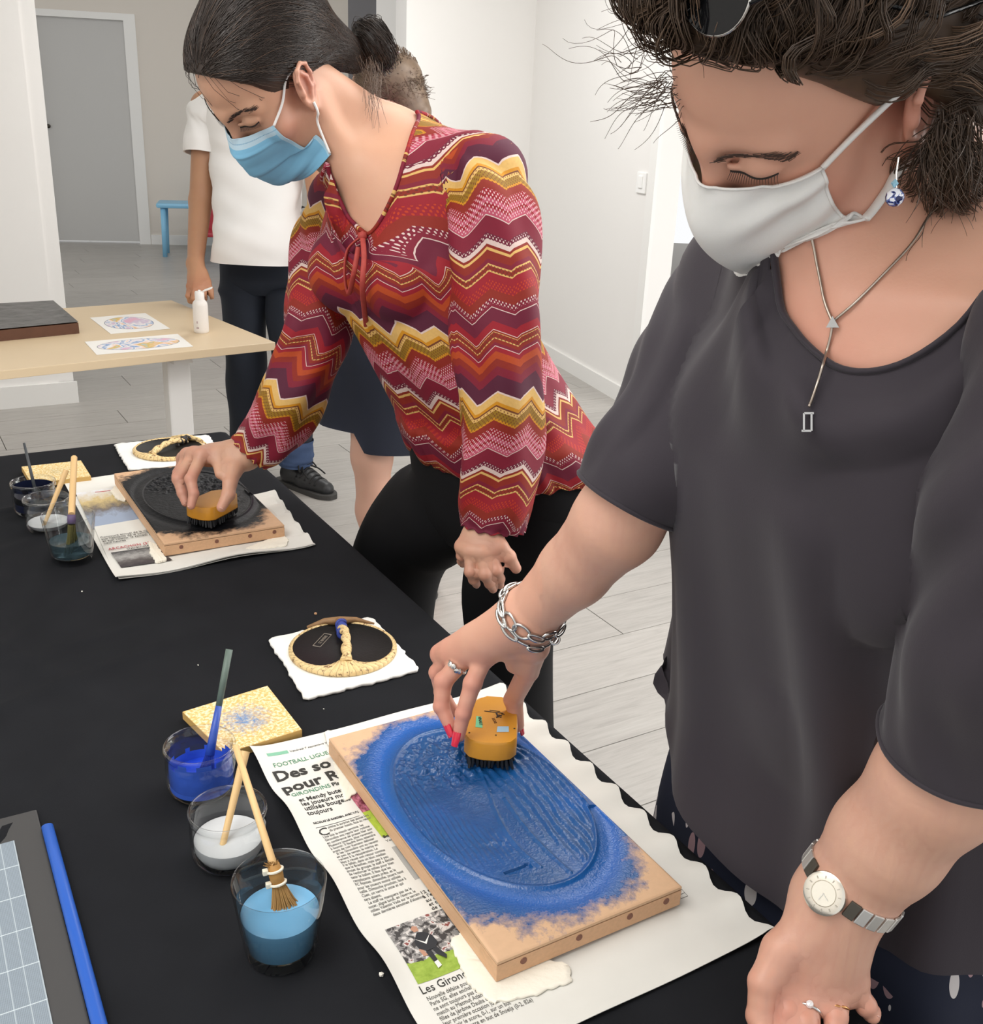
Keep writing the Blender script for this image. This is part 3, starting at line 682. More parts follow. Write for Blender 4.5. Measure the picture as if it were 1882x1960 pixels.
TUM = [(.0, .0), (.0285, .0), (.0305, .002), (.0325, .012), (.0412, .0790), (.0408, .0805), (.0398, .0800), (.0388, .078), (.0303, .0125), (.0285, .0105), (.0, .010)]
m_fwater = mat('grey_green_water', '5d7680', .1, var=.1, vscale=30, Transmission_Weight=.6, IOR=1.2)
def tumbler(loc, label, level, m, s=1.0):
    t = thing('glass_tumbler', loc, label, 'glass'); o = np.array(loc, float)
    obj('glass', lathe([(r * s, z) for r, z in TUM], o, 52), m_glass, t, smooth=True, angle=60)
    rl = lambda z: (.0303 + (z - .0125) * (.0388 - .0303) / .0655) * s - .0006
    obj('water', lathe([(0, .0112), (.0275 * s, .0115), (rl(.0135), .0135), (rl(level), level), (rl(level) - .002, level - .0006), (0, level - .0008)], o, 48), m, t, smooth=True, angle=50)
    return t
gl_loc = on_z(534, 1686, .8185) * A(1, 1, 0) + Z * TZ
glass_near = tumbler(gl_loc, 'glass tumbler of cloudy blue water with a straw brush', .046, m_water)
fgl_loc = on_z(130, 986, .8185) * A(1, 1, 0) + Z * TZ
glass_far = tumbler(fgl_loc, 'glass tumbler of murky grey water left of the far newspaper', .036, m_fwater)
def stick(name, a, b, r0, r1, m, label, cat='stick', n=8):
    o = obj(name, tube([a + (b - a) * s for s in np.linspace(0, 1, n)], np.linspace(r0, r1, n), 10), m, smooth=True, angle=50); return tag(o, label, cat)
# paste stick in the near clear pot (flattened towards the tip)
pw = np.array(pot_white.location)
a = pw + A(-.006, -.022, .0085); b = on_z(470, 1438, .834)
stick('wooden_stick', a, b, .0030, .0046, m_bamboo, 'bamboo stick standing in the near clear pot of white paste')
a = np.array(pot_far.location) + A(-.004, -.02, .0075); b = on_z(127, 900, .836)
stick('wooden_stick', a, b, .0028, .0050, m_bamboo, 'bamboo stick standing in the far clear pot')
# paint brush in the blue pot
pb = np.array(pot_blue.location)
bt = thing('paint_brush', pb + Z * .02, 'blue-stained thin brush standing in the pot of blue paint', 'brush')
a = pb + A(.006, -.004, .022); b = on_z(439, 1243, .882)
mid = a + (b - a) * .55
obj('handle', tube([a + (b - a) * .16, a + (b - a) * .3, mid], [.0052, .0046, .0036], 10), m_handleb, bt, smooth=True)
obj('handle_end', tube([mid, b], [.0036, .0040], 10), m_handleg, bt, smooth=True)
def fan(a, d, L, w0, w1, n, seed, r=.0006, side=None, dd=.35):
    rr = np.random.default_rng(seed); d, s1, s2 = frame_of(np.asarray(d, float)); out = []
    if side is not None: s1 = side - d * (side @ d); s1 /= np.linalg.norm(s1); s2 = np.cross(d, s1)
    for i in range(n):
        q = rr.normal(0, .5, 2); q /= max(1, np.linalg.norm(q)); l = L * rr.uniform(.88, 1.05)
        e0 = s1 * q[0] * w0 + s2 * q[1] * w0 * .8; e1 = s1 * q[0] * w1 + s2 * q[1] * w1 * dd
        out.append(tube([a + e0, a + d * l * .5 + (e0 + e1) * .42, a + d * l + e1], [r, r, r * .6], 4))
    return join(*out)
dn = (a - b) / np.linalg.norm(a - b)
obj('bristles', fan(a + (b - a) * .17, dn, .030, .004, .014, 120, 4, .0008), mat('blue_bristle', '1d3590', .4), bt)
# straw brush in the near tumbler
g0 = np.array(glass_near.location)
sb = thing('straw_brush', g0 + Z * .05, 'broom-like straw brush with thin wooden handle standing in the near tumbler', 'brush')
tip = on_z(545, 1738, .783); top = on_z(451, 1428, .875); neck = on_z(525, 1660, .815)
waist = on_z(533, 1692, .800)
obj('handle', tube([top, top + (neck - top) * .5, neck, waist], [.0032, .0034, .0036, .003], 10), m_bamboo, sb, smooth=True)
sd = A(.9, .43, 0)
obj('binding', tube([neck + (neck - waist) * .2, neck + (waist - neck) * .4, waist], [.0052, .0066, .0058], 12), mat('straw_binding', 'ab7d3e', .6, var=.3, vscale=80), sb, smooth=True)
obj('straw', join(fan(waist, tip - waist, .034, .005, .019, 260, 6, .0007, sd), fan(neck, neck - waist, .006, .004, .009, 40, 7, .0006, sd, 1)), m_straw, sb)
for p_ in (neck + (waist - neck) * .15, neck + (waist - neck) * .92):
    ax = (waist - neck) / np.linalg.norm(waist - neck); _, s1, s2 = frame_of(ax)
    k = obj('cable_tie', join(tube([p_ + (s1 * cos(t) + s2 * sin(t)) * .0068 for t in np.linspace(0, 2 * pi, 20, False)], .0013, 6, True), box(p_ - sd * .0085 , .0050, .0045, .0050, sd, np.cross(Z, sd), bev=.0008)), m_tie, sb)
# reed brush in the far tumbler
g1 = np.array(glass_far.location)
rb = thing('reed_brush', g1 + Z * .05, 'short reed brush with pale bamboo handle standing in the far tumbler', 'brush')
top = on_z(142, 876, .872); neck = on_z(137, 985, .822); waist = on_z(137, 1003, .808)
obj('handle', tube([top, neck], [.0052, .0054], 12), m_bamboo, rb, smooth=True, angle=50)
obj('binding', tube([neck, (neck + waist) / 2, waist], [.0062, .0068, .0062], 12), m_purple, rb, smooth=True)
obj('reed', fan(waist, g1 + Z * .018 - waist, .046, .006, .020, 200, 8, .0008), mat('reed', '6f6a3a', .6, var=.3, vscale=60), rb)
# thin brush in the black pot
k0 = np.array(pot_black.location)
tb = thing('thin_brush', k0 + Z * .03, 'thin dark brush standing in the pot of black ink', 'brush')
a = k0 + A(.004, .0, .030); b = on_z(46, 848, .858)
obj('handle', tube([a, b], [.0032, .0022], 8), m_dkhandle, tb, smooth=True)
obj('bristles', fan(a + (b - a) * .12, a - b, .014, .003, .008, 60, 9), m_bris, tb)

# ------------------------------------------------------------------ speckled test tiles
def tile_mat(name, ink, amt):
    m = bpy.data.materials.new(name); m.use_nodes = True; t = NT(m); co = t.obj()
    n = t.noise(260, co, 3, .6); n2 = t.noise(120, t.scaled(co, (1, 1, 1)), 5, .75, 1.2)
    b = t.ramp(n, [(.40, lin('d3ad66')), (.5, lin('dfc180')), (.58, lin('ecdcb6'))])
    ln = t.new('ShaderNodeVectorMath', operation='LENGTH'); t.link(co, ln.inputs[0])
    d = t.math('MULTIPLY_ADD', ln.outputs['Value'], -19., .80); d = t.math('ADD', d, t.math('MULTIPLY_ADD', n2, 2.4, -1.32), clamp=True)
    t.color(t.mix(t.math('MULTIPLY', d, amt, clamp=True), b, lin(ink))); t.b.inputs['Roughness'].default_value = .6; return m
m_edge = mat('tile_edge', 'c7a05c', .7)
def tile(px, z, label, m):
    c = [on_z(*q, z) for q in px]; ce = sum(c) / 4
    t = thing('speckled_tile', ce * A(1, 1, 0) + Z * (TZ + .001), label, 'tile')
    obj('board', prism([q * A(1, 1, 0) + Z * (TZ + .0012) for q in c][::-1], Z * .0098), m_edge, t)
    o = obj('speckled_face', prism([(q - ce) * A(.992, .992, 0) + base(t) for q in c][::-1], Z * .0004), m, t); o.location = (0, 0, .0100)
    return t
tile([(349, 1362), (512, 1312), (578, 1396), (430, 1442)], .7515, 'yellow speckled tile with blue scribble behind the pot of blue paint', tile_mat('speckle_blue', '3a78b4', 1.2))
tile([(41, 893), (155, 881), (174, 911), (60, 925)], .7515, 'yellow speckled tile with faint grey scribble behind the black ink pot', tile_mat('speckle_grey', '9a9a80', .55))

# ------------------------------------------------------------------ barens on felt
m_felt = mat('white_felt', 'ecebe6', 1., bump=.6, bscale=160, bdist=.0015)
def felt(px, z, label, seed):
    c = np.array([on_z(*q, z) for q in px]); rr = np.random.default_rng(seed); ol = []
    for i in range(4):
        a, b = c[i], c[(i + 1) % 4]
        for s in np.linspace(.03, .97, 24): ol.append(a + (b - a) * s + A(rr.normal(0, .0009), rr.normal(0, .0009), 0) + (np.cross(Z, b - a) * .05 * sin(pi * s) * rr.uniform(-.2, .25)))
    ol = np.array(ol); n = len(ol); ce = ol.mean(0); v = []
    for s, zz in ((.985, TZ + .0008), (1.0, TZ + .003), (.995, TZ + .0052), (.965, TZ + .0066), (.6, TZ + .0066)):
        q = ce + (ol - ce) * s; q[:, 2] = zz + rr.normal(0, .0002, n); v.append(q)
    v.append(np.array([[ce[0], ce[1], TZ + .0066]])); f = []
    for k in range(4): f += [(k * n + i, k * n + (i + 1) % n, (k + 1) * n + (i + 1) % n, (k + 1) * n + i) for i in range(n)]
    f += [(4 * n + i, 4 * n + (i + 1) % n, 5 * n) for i in range(n)] + [tuple(range(n))[::-1]]
    o = obj('felt_pad', vf(np.concatenate(v), [q[::-1] for q in f]), m_felt, smooth=True, angle=60); return tag(o, label, 'felt')
felt([(513, 1222), (712, 1180), (806, 1281), (584, 1338)], .745, 'white felt pad under the baren near the blue block', 1)
felt([(218, 850), (400, 832), (430, 880), (246, 899)], .745, 'white felt pad under the baren beside the black block', 2)
m_lacq = mat('black_lacquer', '0a0807', .5, bump=.1, bscale=300, spec=.25)
def leaf_mat():
    m = bpy.data.materials.new('bamboo_sheath'); m.use_nodes = True; t = NT(m); co = t.obj(); g = t.attr('fanuv').outputs['Vector']
    s = t.new('ShaderNodeSeparateXYZ'); t.link(g, s.inputs[0])
    n = t.noise(140, t.scaled(co, (1, 1, 1)), 4, .7); st = t.math('SINE', t.math('MULTIPLY', s.outputs[0], 55.))
    b = t.mix(t.noise(40, co, 3), lin('ecd3a0'), lin('dcba7c'))
    sp = t.ramp(n, [(.55, (0, 0, 0, 1)), (.62, (1, 1, 1, 1))]); c = t.mix(t.math('MULTIPLY', sp, .85), b, lin('6f4a2c'))
    ln = t.ramp(st, [(.90, (0, 0, 0, 1)), (.99, (1, 1, 1, 1))]); t.color(t.mix(t.math('MULTIPLY', ln, .55), c, lin('6b4626')))
    t.b.inputs['Roughness'].default_value = .55; t.bump(st, .4, .001); return m
m_leaf = leaf_mat(); m_leaf2 = mat('bamboo_sheath_dark', '8a6844', .6, var=.4, vscale=60, bump=.4, bscale=120); m_knot = mat('blue_thread', '2b3c8c', .5)
def baren(cx, cy, front, R, label, rx=1.0, fan_w=.024, stamp=True, pale=False):
    # front: unit vector from centre towards the pleated side
    z0 = TZ + .0068; o = A(cx, cy, z0); t = thing('baren', o, label, 'baren')
    f = np.asarray(front, float); f = f / np.linalg.norm(f); s = np.cross(Z, f)
    w = lambda x, y, z: o + s * x + f * y + Z * z
    pr = [(0, 0), (R - .003, 0), (R, .002), (R, .005), (R - .002, .0065), (R - .006, .0068), (R - .008, .0055), (0, .0055)]
    obj('disc', lathe(pr, o, 64), m_lacq, t, smooth=True, angle=40)
    # leaf rim: angle 0 = front; width varies
    n = 150; v = []; fu = []
    for k in range(n):
        a = 2 * pi * k / n; d = abs((a + pi) % (2 * pi) - pi)
        wi = .0040 + fan_w * math.exp(-(d / .40) ** 2) + fan_w * .40 * math.exp(-(d / .80) ** 2)
        pl = .0004 * sin(a * 90) * math.exp(-(d / .9) ** 2)
        ca, sa = cos(a), sin(a)
        for r, z in ((R - .001, .0002), (R + .0014, .001), (R + .0014, .0055), (R - .002, .0082 + pl), (R - wi * .5, .0086 + pl + .001 * math.exp(-(d / .3) ** 2)), (R - wi, .0072 + pl + .003 * math.exp(-(d / .16) ** 2)), (R - wi - .0005, .0050)):
            v.append(w(sa * r, ca * r, z)); fu.append((((a + pi) % (2 * pi) - pi) * (1 + 1.2 * (R - r) / R), r, 0))
    fc = [(k * 7 + j, k * 7 + j + 1, ((k + 1) % n) * 7 + j + 1, ((k + 1) % n) * 7 + j) for k in range(n) for j in range(6)]
    obj('leaf_rim', vf(v, fc), m_leaf, t, smooth=True, attrs={'fanuv': np.array(fu)})
    # twisted handle from the pleats to the knot at the back
    ht = []; m_ = 36; r_ = .0048
    for st in (0, 1):
        pts = []
        for i in range(m_):
            q = i / (m_ - 1); y = (R - fan_w - .004) * (1 - q) + (-R + .017) * q; z = .0075 + .013 * sin(pi * min(1, q * 1.02)) ** .8
            a = q * 15 + st * pi; pts.append(w(cos(a) * r_ * .55 + .004 * sin(q * 3), y, z + sin(a) * r_ * .45))
        ht.append(tube(pts, [r_ * (1.25 - .35 * min(1, q * 3)) for q in np.linspace(0, 1, m_)], 8))
    v_, f_ = join(*ht); obj('handle', (v_, f_), m_leaf, t, smooth=True, attrs={'fanuv': np.c_[np.arange(len(v_)) * .013, v_[:, :2]]})
    kn = w(.002, -R + .019, .012)
    obj('knot', join(tube([kn + s * .006 * cos(q) + f * .012 * (q / 6 - .5) + Z * .006 * sin(q) for q in np.linspace(0, 18, 50)], .0028, 6), tube([w(.002, -R + .034, .016), w(.002, -R + .020, .013)], .0062, 10)), m_knot if not pale else mat('dark_thread', '2a2626', .6), t, smooth=True)
    obj('tied_end', join(tube([w(-.045, -R * .86, .007), w(-.02, -R * .98, .010), w(.002, -R + .006, .012), w(.025, -R * .97, .010), w(.05, -R * .83, .007)], [.002, .005, .0065, .004, .0015], 8), tube([w(.004, -R + .006, .012), w(.0, -R + .016, .017)], [.005, .006], 8)), m_leaf2 if not pale else m_leaf, t, smooth=True, attrs=None)
    if stamp:
        c0 = w(-.0, 0, 0); gm = mat('gilt_stamp', '8f8578', .5); sx_, sy_ = -.040, -.026
        st_ = []
        d1 = A(.75, .66, 0); d1 = V * .72 + (-U) * .70; d1 /= np.linalg.norm(d1); d2 = np.cross(Z, d1); c0 = on_z(617, 1225, z0 + .0058); c0[2] = z0 + .0057
        for a_, b_ in (((-.019, -.0055), (.019, -.0055)), ((-.019, .0055), (.019, .0055)), ((-.019, -.0055), (-.019, .0055)), ((.019, -.0055), (.019, .0055))):
            p_, q_ = c0 + d1 * a_[0] + d2 * a_[1], c0 + d1 * b_[0] + d2 * b_[1]; st_.append(tube([p_, q_], .0005, 4))
        obj('stamp', join(*st_, text('x', 'SIRENE 22', .0062, None, 'raw', c0 + d1 * .014 + d2 * .002, -d1, -d2, .0001, sx=.9)), gm, t)
    return t
bc = (on_z(655, 1243, .752) + A(0, .002, 0))
baren(-.196, 1.274, A(.24, -1, 0) , .0725, 'round baren with pleated bamboo rim and blue knot, near the blue block')
baren(-.690, 2.108, A(-.42, -1, 0), .0725, 'round baren with twisted bamboo rim beyond the black block', stamp=False, fan_w=.014, pale=True)

# ------------------------------------------------------------------ paper trimmer at the near left
m_matk = mat('trimmer_black', '3a3939', .6); m_rail = mat('blue_plastic', '2156b0', .35)
def grid_mat():
    m = bpy.data.materials.new('trimmer_grid'); m.use_nodes = True; t = NT(m); co = t.obj(); s = t.new('ShaderNodeSeparateXYZ'); t.link(co, s.inputs[0])
    def line(sock, period, w): 
        f = t.math('FRACT', t.math('DIVIDE', sock, period)); return t.math('LESS_THAN', f, w)
    fine = t.math('MAXIMUM', line(s.outputs[0], .0013, .35), t.math('MULTIPLY', line(s.outputs[1], .0026, .2), .4))
    big = t.math('MAXIMUM', line(s.outputs[1], .046, .022), t.math('MULTIPLY', line(s.outputs[0], .0125, .07), .55))
    c = t.mix(t.math('MULTIPLY', fine, .5), lin('75808a'), lin('98a3ab')); t.color(t.mix(big, c, lin('bac4c9'))); t.b.inputs['Roughness'].default_value = .5; return m
tr0 = A(-.455, .861, TZ + .006)
tr = thing('paper_trimmer', tr0, 'grey gridded paper trimmer with black border and blue rail at the near left', 'paper trimmer')
ud = A(.136, -.232, 0); ud /= np.linalg.norm(ud); vd = np.cross(Z, ud)      # vd points right
def tw(x, y, z=0): return tr0 + vd * x + ud * y + Z * z
obj('base', box(tw(-.165, .17, -.0015), .36, .42, .005, vd, ud, bev=.0015), m_matk, tr)
gp = obj('grid_panel', box(A(-.1615, .16, .0008) + tr0, .30, .31, .0016), grid_mat(), tr); gp.location = (0, 0, .001)
gp.rotation_euler = (0, 0, atan2(vd[1], vd[0]));
gp.scale = (1, 1, 1)
gp.data.transform(Matrix.Scale(-1, 4, Vector((0, 1, 0)))); gp.data.flip_normals()
obj('rail', tube([tw(.0205, -.006, .002), tw(.0205, -.003, .003), tw(.0210, .16, .003), tw(.0212, .36, .003)], [.003, .0058, .0060, .0062], 14, flat=.62), m_rail, tr, smooth=True, angle=60)
# crumbs
m_crumb = mat('paper_crumb', 'e9e4d8', .9); m_crumb2 = mat('leaf_crumb', 'c79a72', .9)
for k, (px, s, mm, lb) in enumerate([((729, 1868), .0022, m_crumb, 'tiny white paper crumb on the cloth left of the near newspaper'), ((604, 1176), .0020, m_crumb2, 'tiny tan leaf crumb on the cloth behind the near felt'),
                                 ((379, 1274), .0010, m_crumb, 'tiny pale crumb on the cloth left of the blue-stained brush'), ((157, 1133), .0012, m_crumb, 'tiny white crumb on the cloth below the far tumbler'),
                                 ((620, 1358), .0009, m_crumb, 'tiny pale crumb between the near felt and newspaper')]):
    bm = bmesh.new(); bmesh.ops.create_icosphere(bm, subdivisions=1, radius=s)
    rr = random.Random(k)
    for q in bm.verts: q.co *= rr.uniform(.6, 1.5)
    me = bpy.data.meshes.new('crumb'); bm.to_mesh(me); bm.free(); me.materials.append(mm)
    o = bpy.data.objects.new('crumb', me); COL.objects.link(o); o.location = tuple(on_z(*px, TZ) + Z * s * .8); tag(o, lb, 'crumb')

# ------------------------------------------------------------------ birch table behind and what lies on it
m_birch = mat('birch_laminate', 'dcc6a4', .45, var=.05, vscale=5, stretch=(1, 1, 1)); m_white = mat('white_powdercoat', 'ecebe8', .4); m_blackp = mat('black_plastic', '1d1d1f', .5)
C0 = A(-.705, 3.255, 0); e1 = A(-.455, .693, 0); e1 /= np.linalg.norm(e1); e2 = A(-.634, -.514, 0); e2 /= np.linalg.norm(e2)
e1 = np.array([-e2[1] * -1, 0, 0]) if False else A(e2[1], -e2[0], 0)
TBL, TBW = 1.7, .83
bt_ = thing('birch_table', C0 + e2 * .8 + e1 * .4, 'pale birch table with white legs behind the black worktable', 'table')
obj('tabletop', box(C0 + e2 * TBL / 2 + e1 * TBW / 2 + Z * (TZ - .0125), TBL, TBW, .025, e2, e1, bev=.002), m_birch, bt_)
for s_ in (.28, TBL - .28):
    for q_ in (.12,):
        p_ = C0 + e2 * s_ + e1 * q_
        obj('foot', box(p_ + e1 * (TBW / 2 - .14) + Z * .015, .07, TBW - .10, .03, e2, e1, bev=.006), m_white, bt_)
        obj('support_arm', box(p_ + e1 * (TBW / 2 - .14) + Z * .70, .06, TBW - .16, .022, e2, e1), m_white, bt_)
        lg = obj('leg', box(p_ + Z * .357, .075, .045, .705, e2, e1, bev=.006), m_white, bt_)
        obj('leg_bracket', box(p_ + Z * .718, .10, .05, .014, e2, e1), m_blackp, lg)
obj('apron', box(C0 + e2 * TBL / 2 + e1 * TBW / 2 + Z * .70, TBL - .5, .05, .03, e2, e1), m_white, bt_)
m_oldblk = mat('old_inked_wood', '4b4a49', .38, var=.5, vscale=22, bump=.5, bscale=40, bdist=.004); m_oldedge = mat('old_wood_edge', '5a3826', .5, var=.3, vscale=30)
ob = thing('old_printing_block', A(-1.45, 3.4, TZ), 'old black carved wooden block lying at the left end of the birch table', 'printing block')
cs = [on_z(150, 617, .775), on_z(102, 576, .775), on_z(-120, 588, .775), on_z(-95, 640, .775)]
obj('edge', prism([q_ * A(1, 1, 0) + Z * TZ for q_ in cs], Z * .033), m_oldedge, ob)
nn = 40; uu, vv = np.meshgrid(np.linspace(0, 1, nn), np.linspace(0, 1, nn)); u_, v_ = uu.ravel()[:, None], vv.ravel()[:, None]
pp = cs[0] * (1 - u_) * (1 - v_) + cs[1] * u_ * (1 - v_) + cs[2] * u_ * v_ + cs[3] * (1 - u_) * v_; pp[:, 2] = TZ + .0370 + .004 * fbm(pp[:, 0], pp[:, 1], 22, 3) * (np.minimum(np.minimum(u_, 1 - u_), np.minimum(v_, 1 - v_))[:, 0] > .05)
obj('carved_face', vf(pp, [(j * nn + i, j * nn + i + 1, (j + 1) * nn + i + 1, (j + 1) * nn + i) for j in range(nn - 1) for i in range(nn - 1)]), m_oldblk, ob, smooth=True)
# coloured prints
m_paper = mat('white_paper', 'f1efea', .8)
def print_mat(name, seed):
    m = bpy.data.materials.new(name); m.use_nodes = True; t = NT(m); g = t.attr('puv').outputs['Vector']; mp = t.new('ShaderNodeMapping'); mp.inputs['Location'].default_value = (seed, seed * 2, 0); t.link(g, mp.inputs[0])
    n = t.noise(1.5, mp.outputs[0], 2, .5, .6); n2 = t.noise(9, mp.outputs[0], 4, .7, 1.0)
    c = t.ramp(t.math('ADD', n, t.math('MULTIPLY_ADD', n2, .12, -.06)), [(.30, lin('e0b0c4')), (.40, lin('cfc3d6')), (.46, lin('f0ece8')), (.50, lin('7d9cc9')), (.55, lin('eef0f2')), (.60, lin('ecc9b4')), (.66, lin('d9bb62')), (.75, lin('a8c6d8'))]); t.color(c)
    t.b.inputs['Roughness'].default_value = .8; return m
def art(px, label, seed, el):
    c = [on_z(*q, TZ + .001) for q in px]; ce = sum(c) / 4; t = thing('art_print', ce * A(1, 1, 0) + Z * TZ, label, 'print')
    obj('sheet', prism([q * A(1, 1, 0) + Z * (TZ + .0004) for q in c], Z * .0006), m_paper, t)
    n = 48; ax, ay = (c[1] - c[0] + c[2] - c[3]) / 4, (c[3] - c[0] + c[2] - c[1]) / 4
    ring = [(cos(a), sin(a)) for a in np.linspace(0, 2 * pi, n, False)]
    rs = [1, .75, .5, .25]; v = [ce * A(1, 1, 0) + ax * x * r * el[0] + ay * y * r * el[1] + Z * (TZ + .0013) for r in rs for x, y in ring] + [ce * A(1, 1, 0) + Z * (TZ + .0013)]
    uv = [(x * r, y * r * .6, 0) for r in rs for x, y in ring] + [(0, 0, 0)]
    f = [(k * n + i, k * n + (i + 1) % n, (k + 1) * n + (i + 1) % n, (k + 1) * n + i) for k in range(3) for i in range(n)] + [(3 * n + i, 3 * n + (i + 1) % n, 4 * n) for i in range(n)]
    obj('picture', vf(v, [q[::-1] for q in f]), print_mat(label[:12], seed), t, attrs={'puv': np.array(uv)})
    obj('outline', tube([ce * A(1, 1, 0) + ax * x * el[0] + ay * y * el[1] + Z * (TZ + .0012) for x, y in ring], .0012, 4, True, flat=.4), mat('outline_grey', '8b8e9c', .8), t)
art([(172, 608), (278, 599), (326, 629), (212, 639)], 'oval colour print with pink left side, back sheet on the birch table', 1.3, (.80, .72))
art([(162, 654), (340, 639), (370, 663), (185, 679)], 'long oval colour print, front sheet near the birch table edge', 4.1, (.86, .72))
# sanitiser bottle
bl = on_z(386, 636, TZ); m_bottle = mat('translucent_plastic', 'ebe6e0', .3, Subsurface_Weight=.0); m_cap = mat('white_cap', 'f4f2ef', .35)
bo = thing('sanitiser_bottle', bl, 'small white sanitiser bottle with flip cap open on the birch table', 'bottle')
obj('body', lathe([(0, 0), (.021, 0), (.0235, .003), (.0240, .01), (.0240, .088), (.0225, .096), (.0165, .104), (.0135, .106), (0, .106)], bl, 32), m_bottle, bo, smooth=True, angle=50)
obj('cap', lathe([(0, .104), (.0145, .104), (.0150, .106), (.0150, .128), (.0135, .131), (.005, .131), (.004, .136), (0, .136)], bl, 28), m_cap, bo, smooth=True, angle=50)
rd = _R * A(1, 1, 0); rd /= np.linalg.norm(rd)
obj('flip_lid', box(bl + rd * .027 + Z * .139, .030, .020, .006, rd * .93 + Z * .37, np.cross(Z, rd), bev=.002), m_cap, bo)
fr_ = np.cross(rd, Z) * -1; fr_ = -np.cross(Z, rd)
obj('label_print', join(box(bl + fr_ * .0238 - rd * .006 + Z * .036, .004, .001, .007, rd, fr_), box(bl + fr_ * .0236 - rd * .005 + Z * .018, .008, .001, .005, rd, fr_)), mat('label_ink', 'b3a0a0', .6), bo)
# blue and red children's furniture by the far wall
m_lblue = mat('sky_blue_plastic', '86c3e6', .4); m_redp = mat('red_plastic', 'a82f3c', .4)
def kid_table(c, d, label, W_=.55, H_=.48, mtop=None):
    t = thing('play_table', c, label, 'table'); d = np.asarray(d, float) / np.linalg.norm(d); n = np.cross(Z, d)
    obj('top', box(c + Z * (H_ - .02), W_, W_ * .62, .045, d, n, bev=.018), mtop, t)
    for i in (-1, 1):
        for j in (-1, 1): obj('leg', tube([c + d * i * (W_ / 2 - .05) + n * j * (W_ * .31 - .04) + Z * .0, c + d * i * (W_ / 2 - .06) + n * j * (W_ * .31 - .05) + Z * (H_ - .03)], [.022, .026], 12), mtop, t, smooth=True)
    return t
kid_table(A(-3.04, 10.42, 0), fd, 'sky blue plastic play table by the far wall', .60, .50, m_lblue)
def kid_chair(c, d, label, m):
    t = thing('play_chair', c, label, 'chair'); d = np.asarray(d, float) / np.linalg.norm(d); n = np.cross(Z, d)
    obj('seat', box(c + Z * .29, .36, .34, .04, d, n, bev=.015), m, t)
    for i in (-1, 1):
        for j in (-1, 1): obj('leg', tube([c + d * i * .15 + n * j * .14, c + d * i * .13 + n * j * .13 + Z * .28], [.026, .03], 10), m, t, smooth=True)
    obj('backrest', box(c + n * .15 + Z * .48, .34, .035, .36, d, n, bev=.015), m, t); return t
kid_chair(A(-2.66, 9.85, 0), fd, 'red plastic play chair half hidden behind the man', m_redp)
kc = kid_chair(A(-2.92, 10.88, 0), fd, 'sky blue plastic play chair beside the play table', m_lblue)
kc.children[0].parent and None
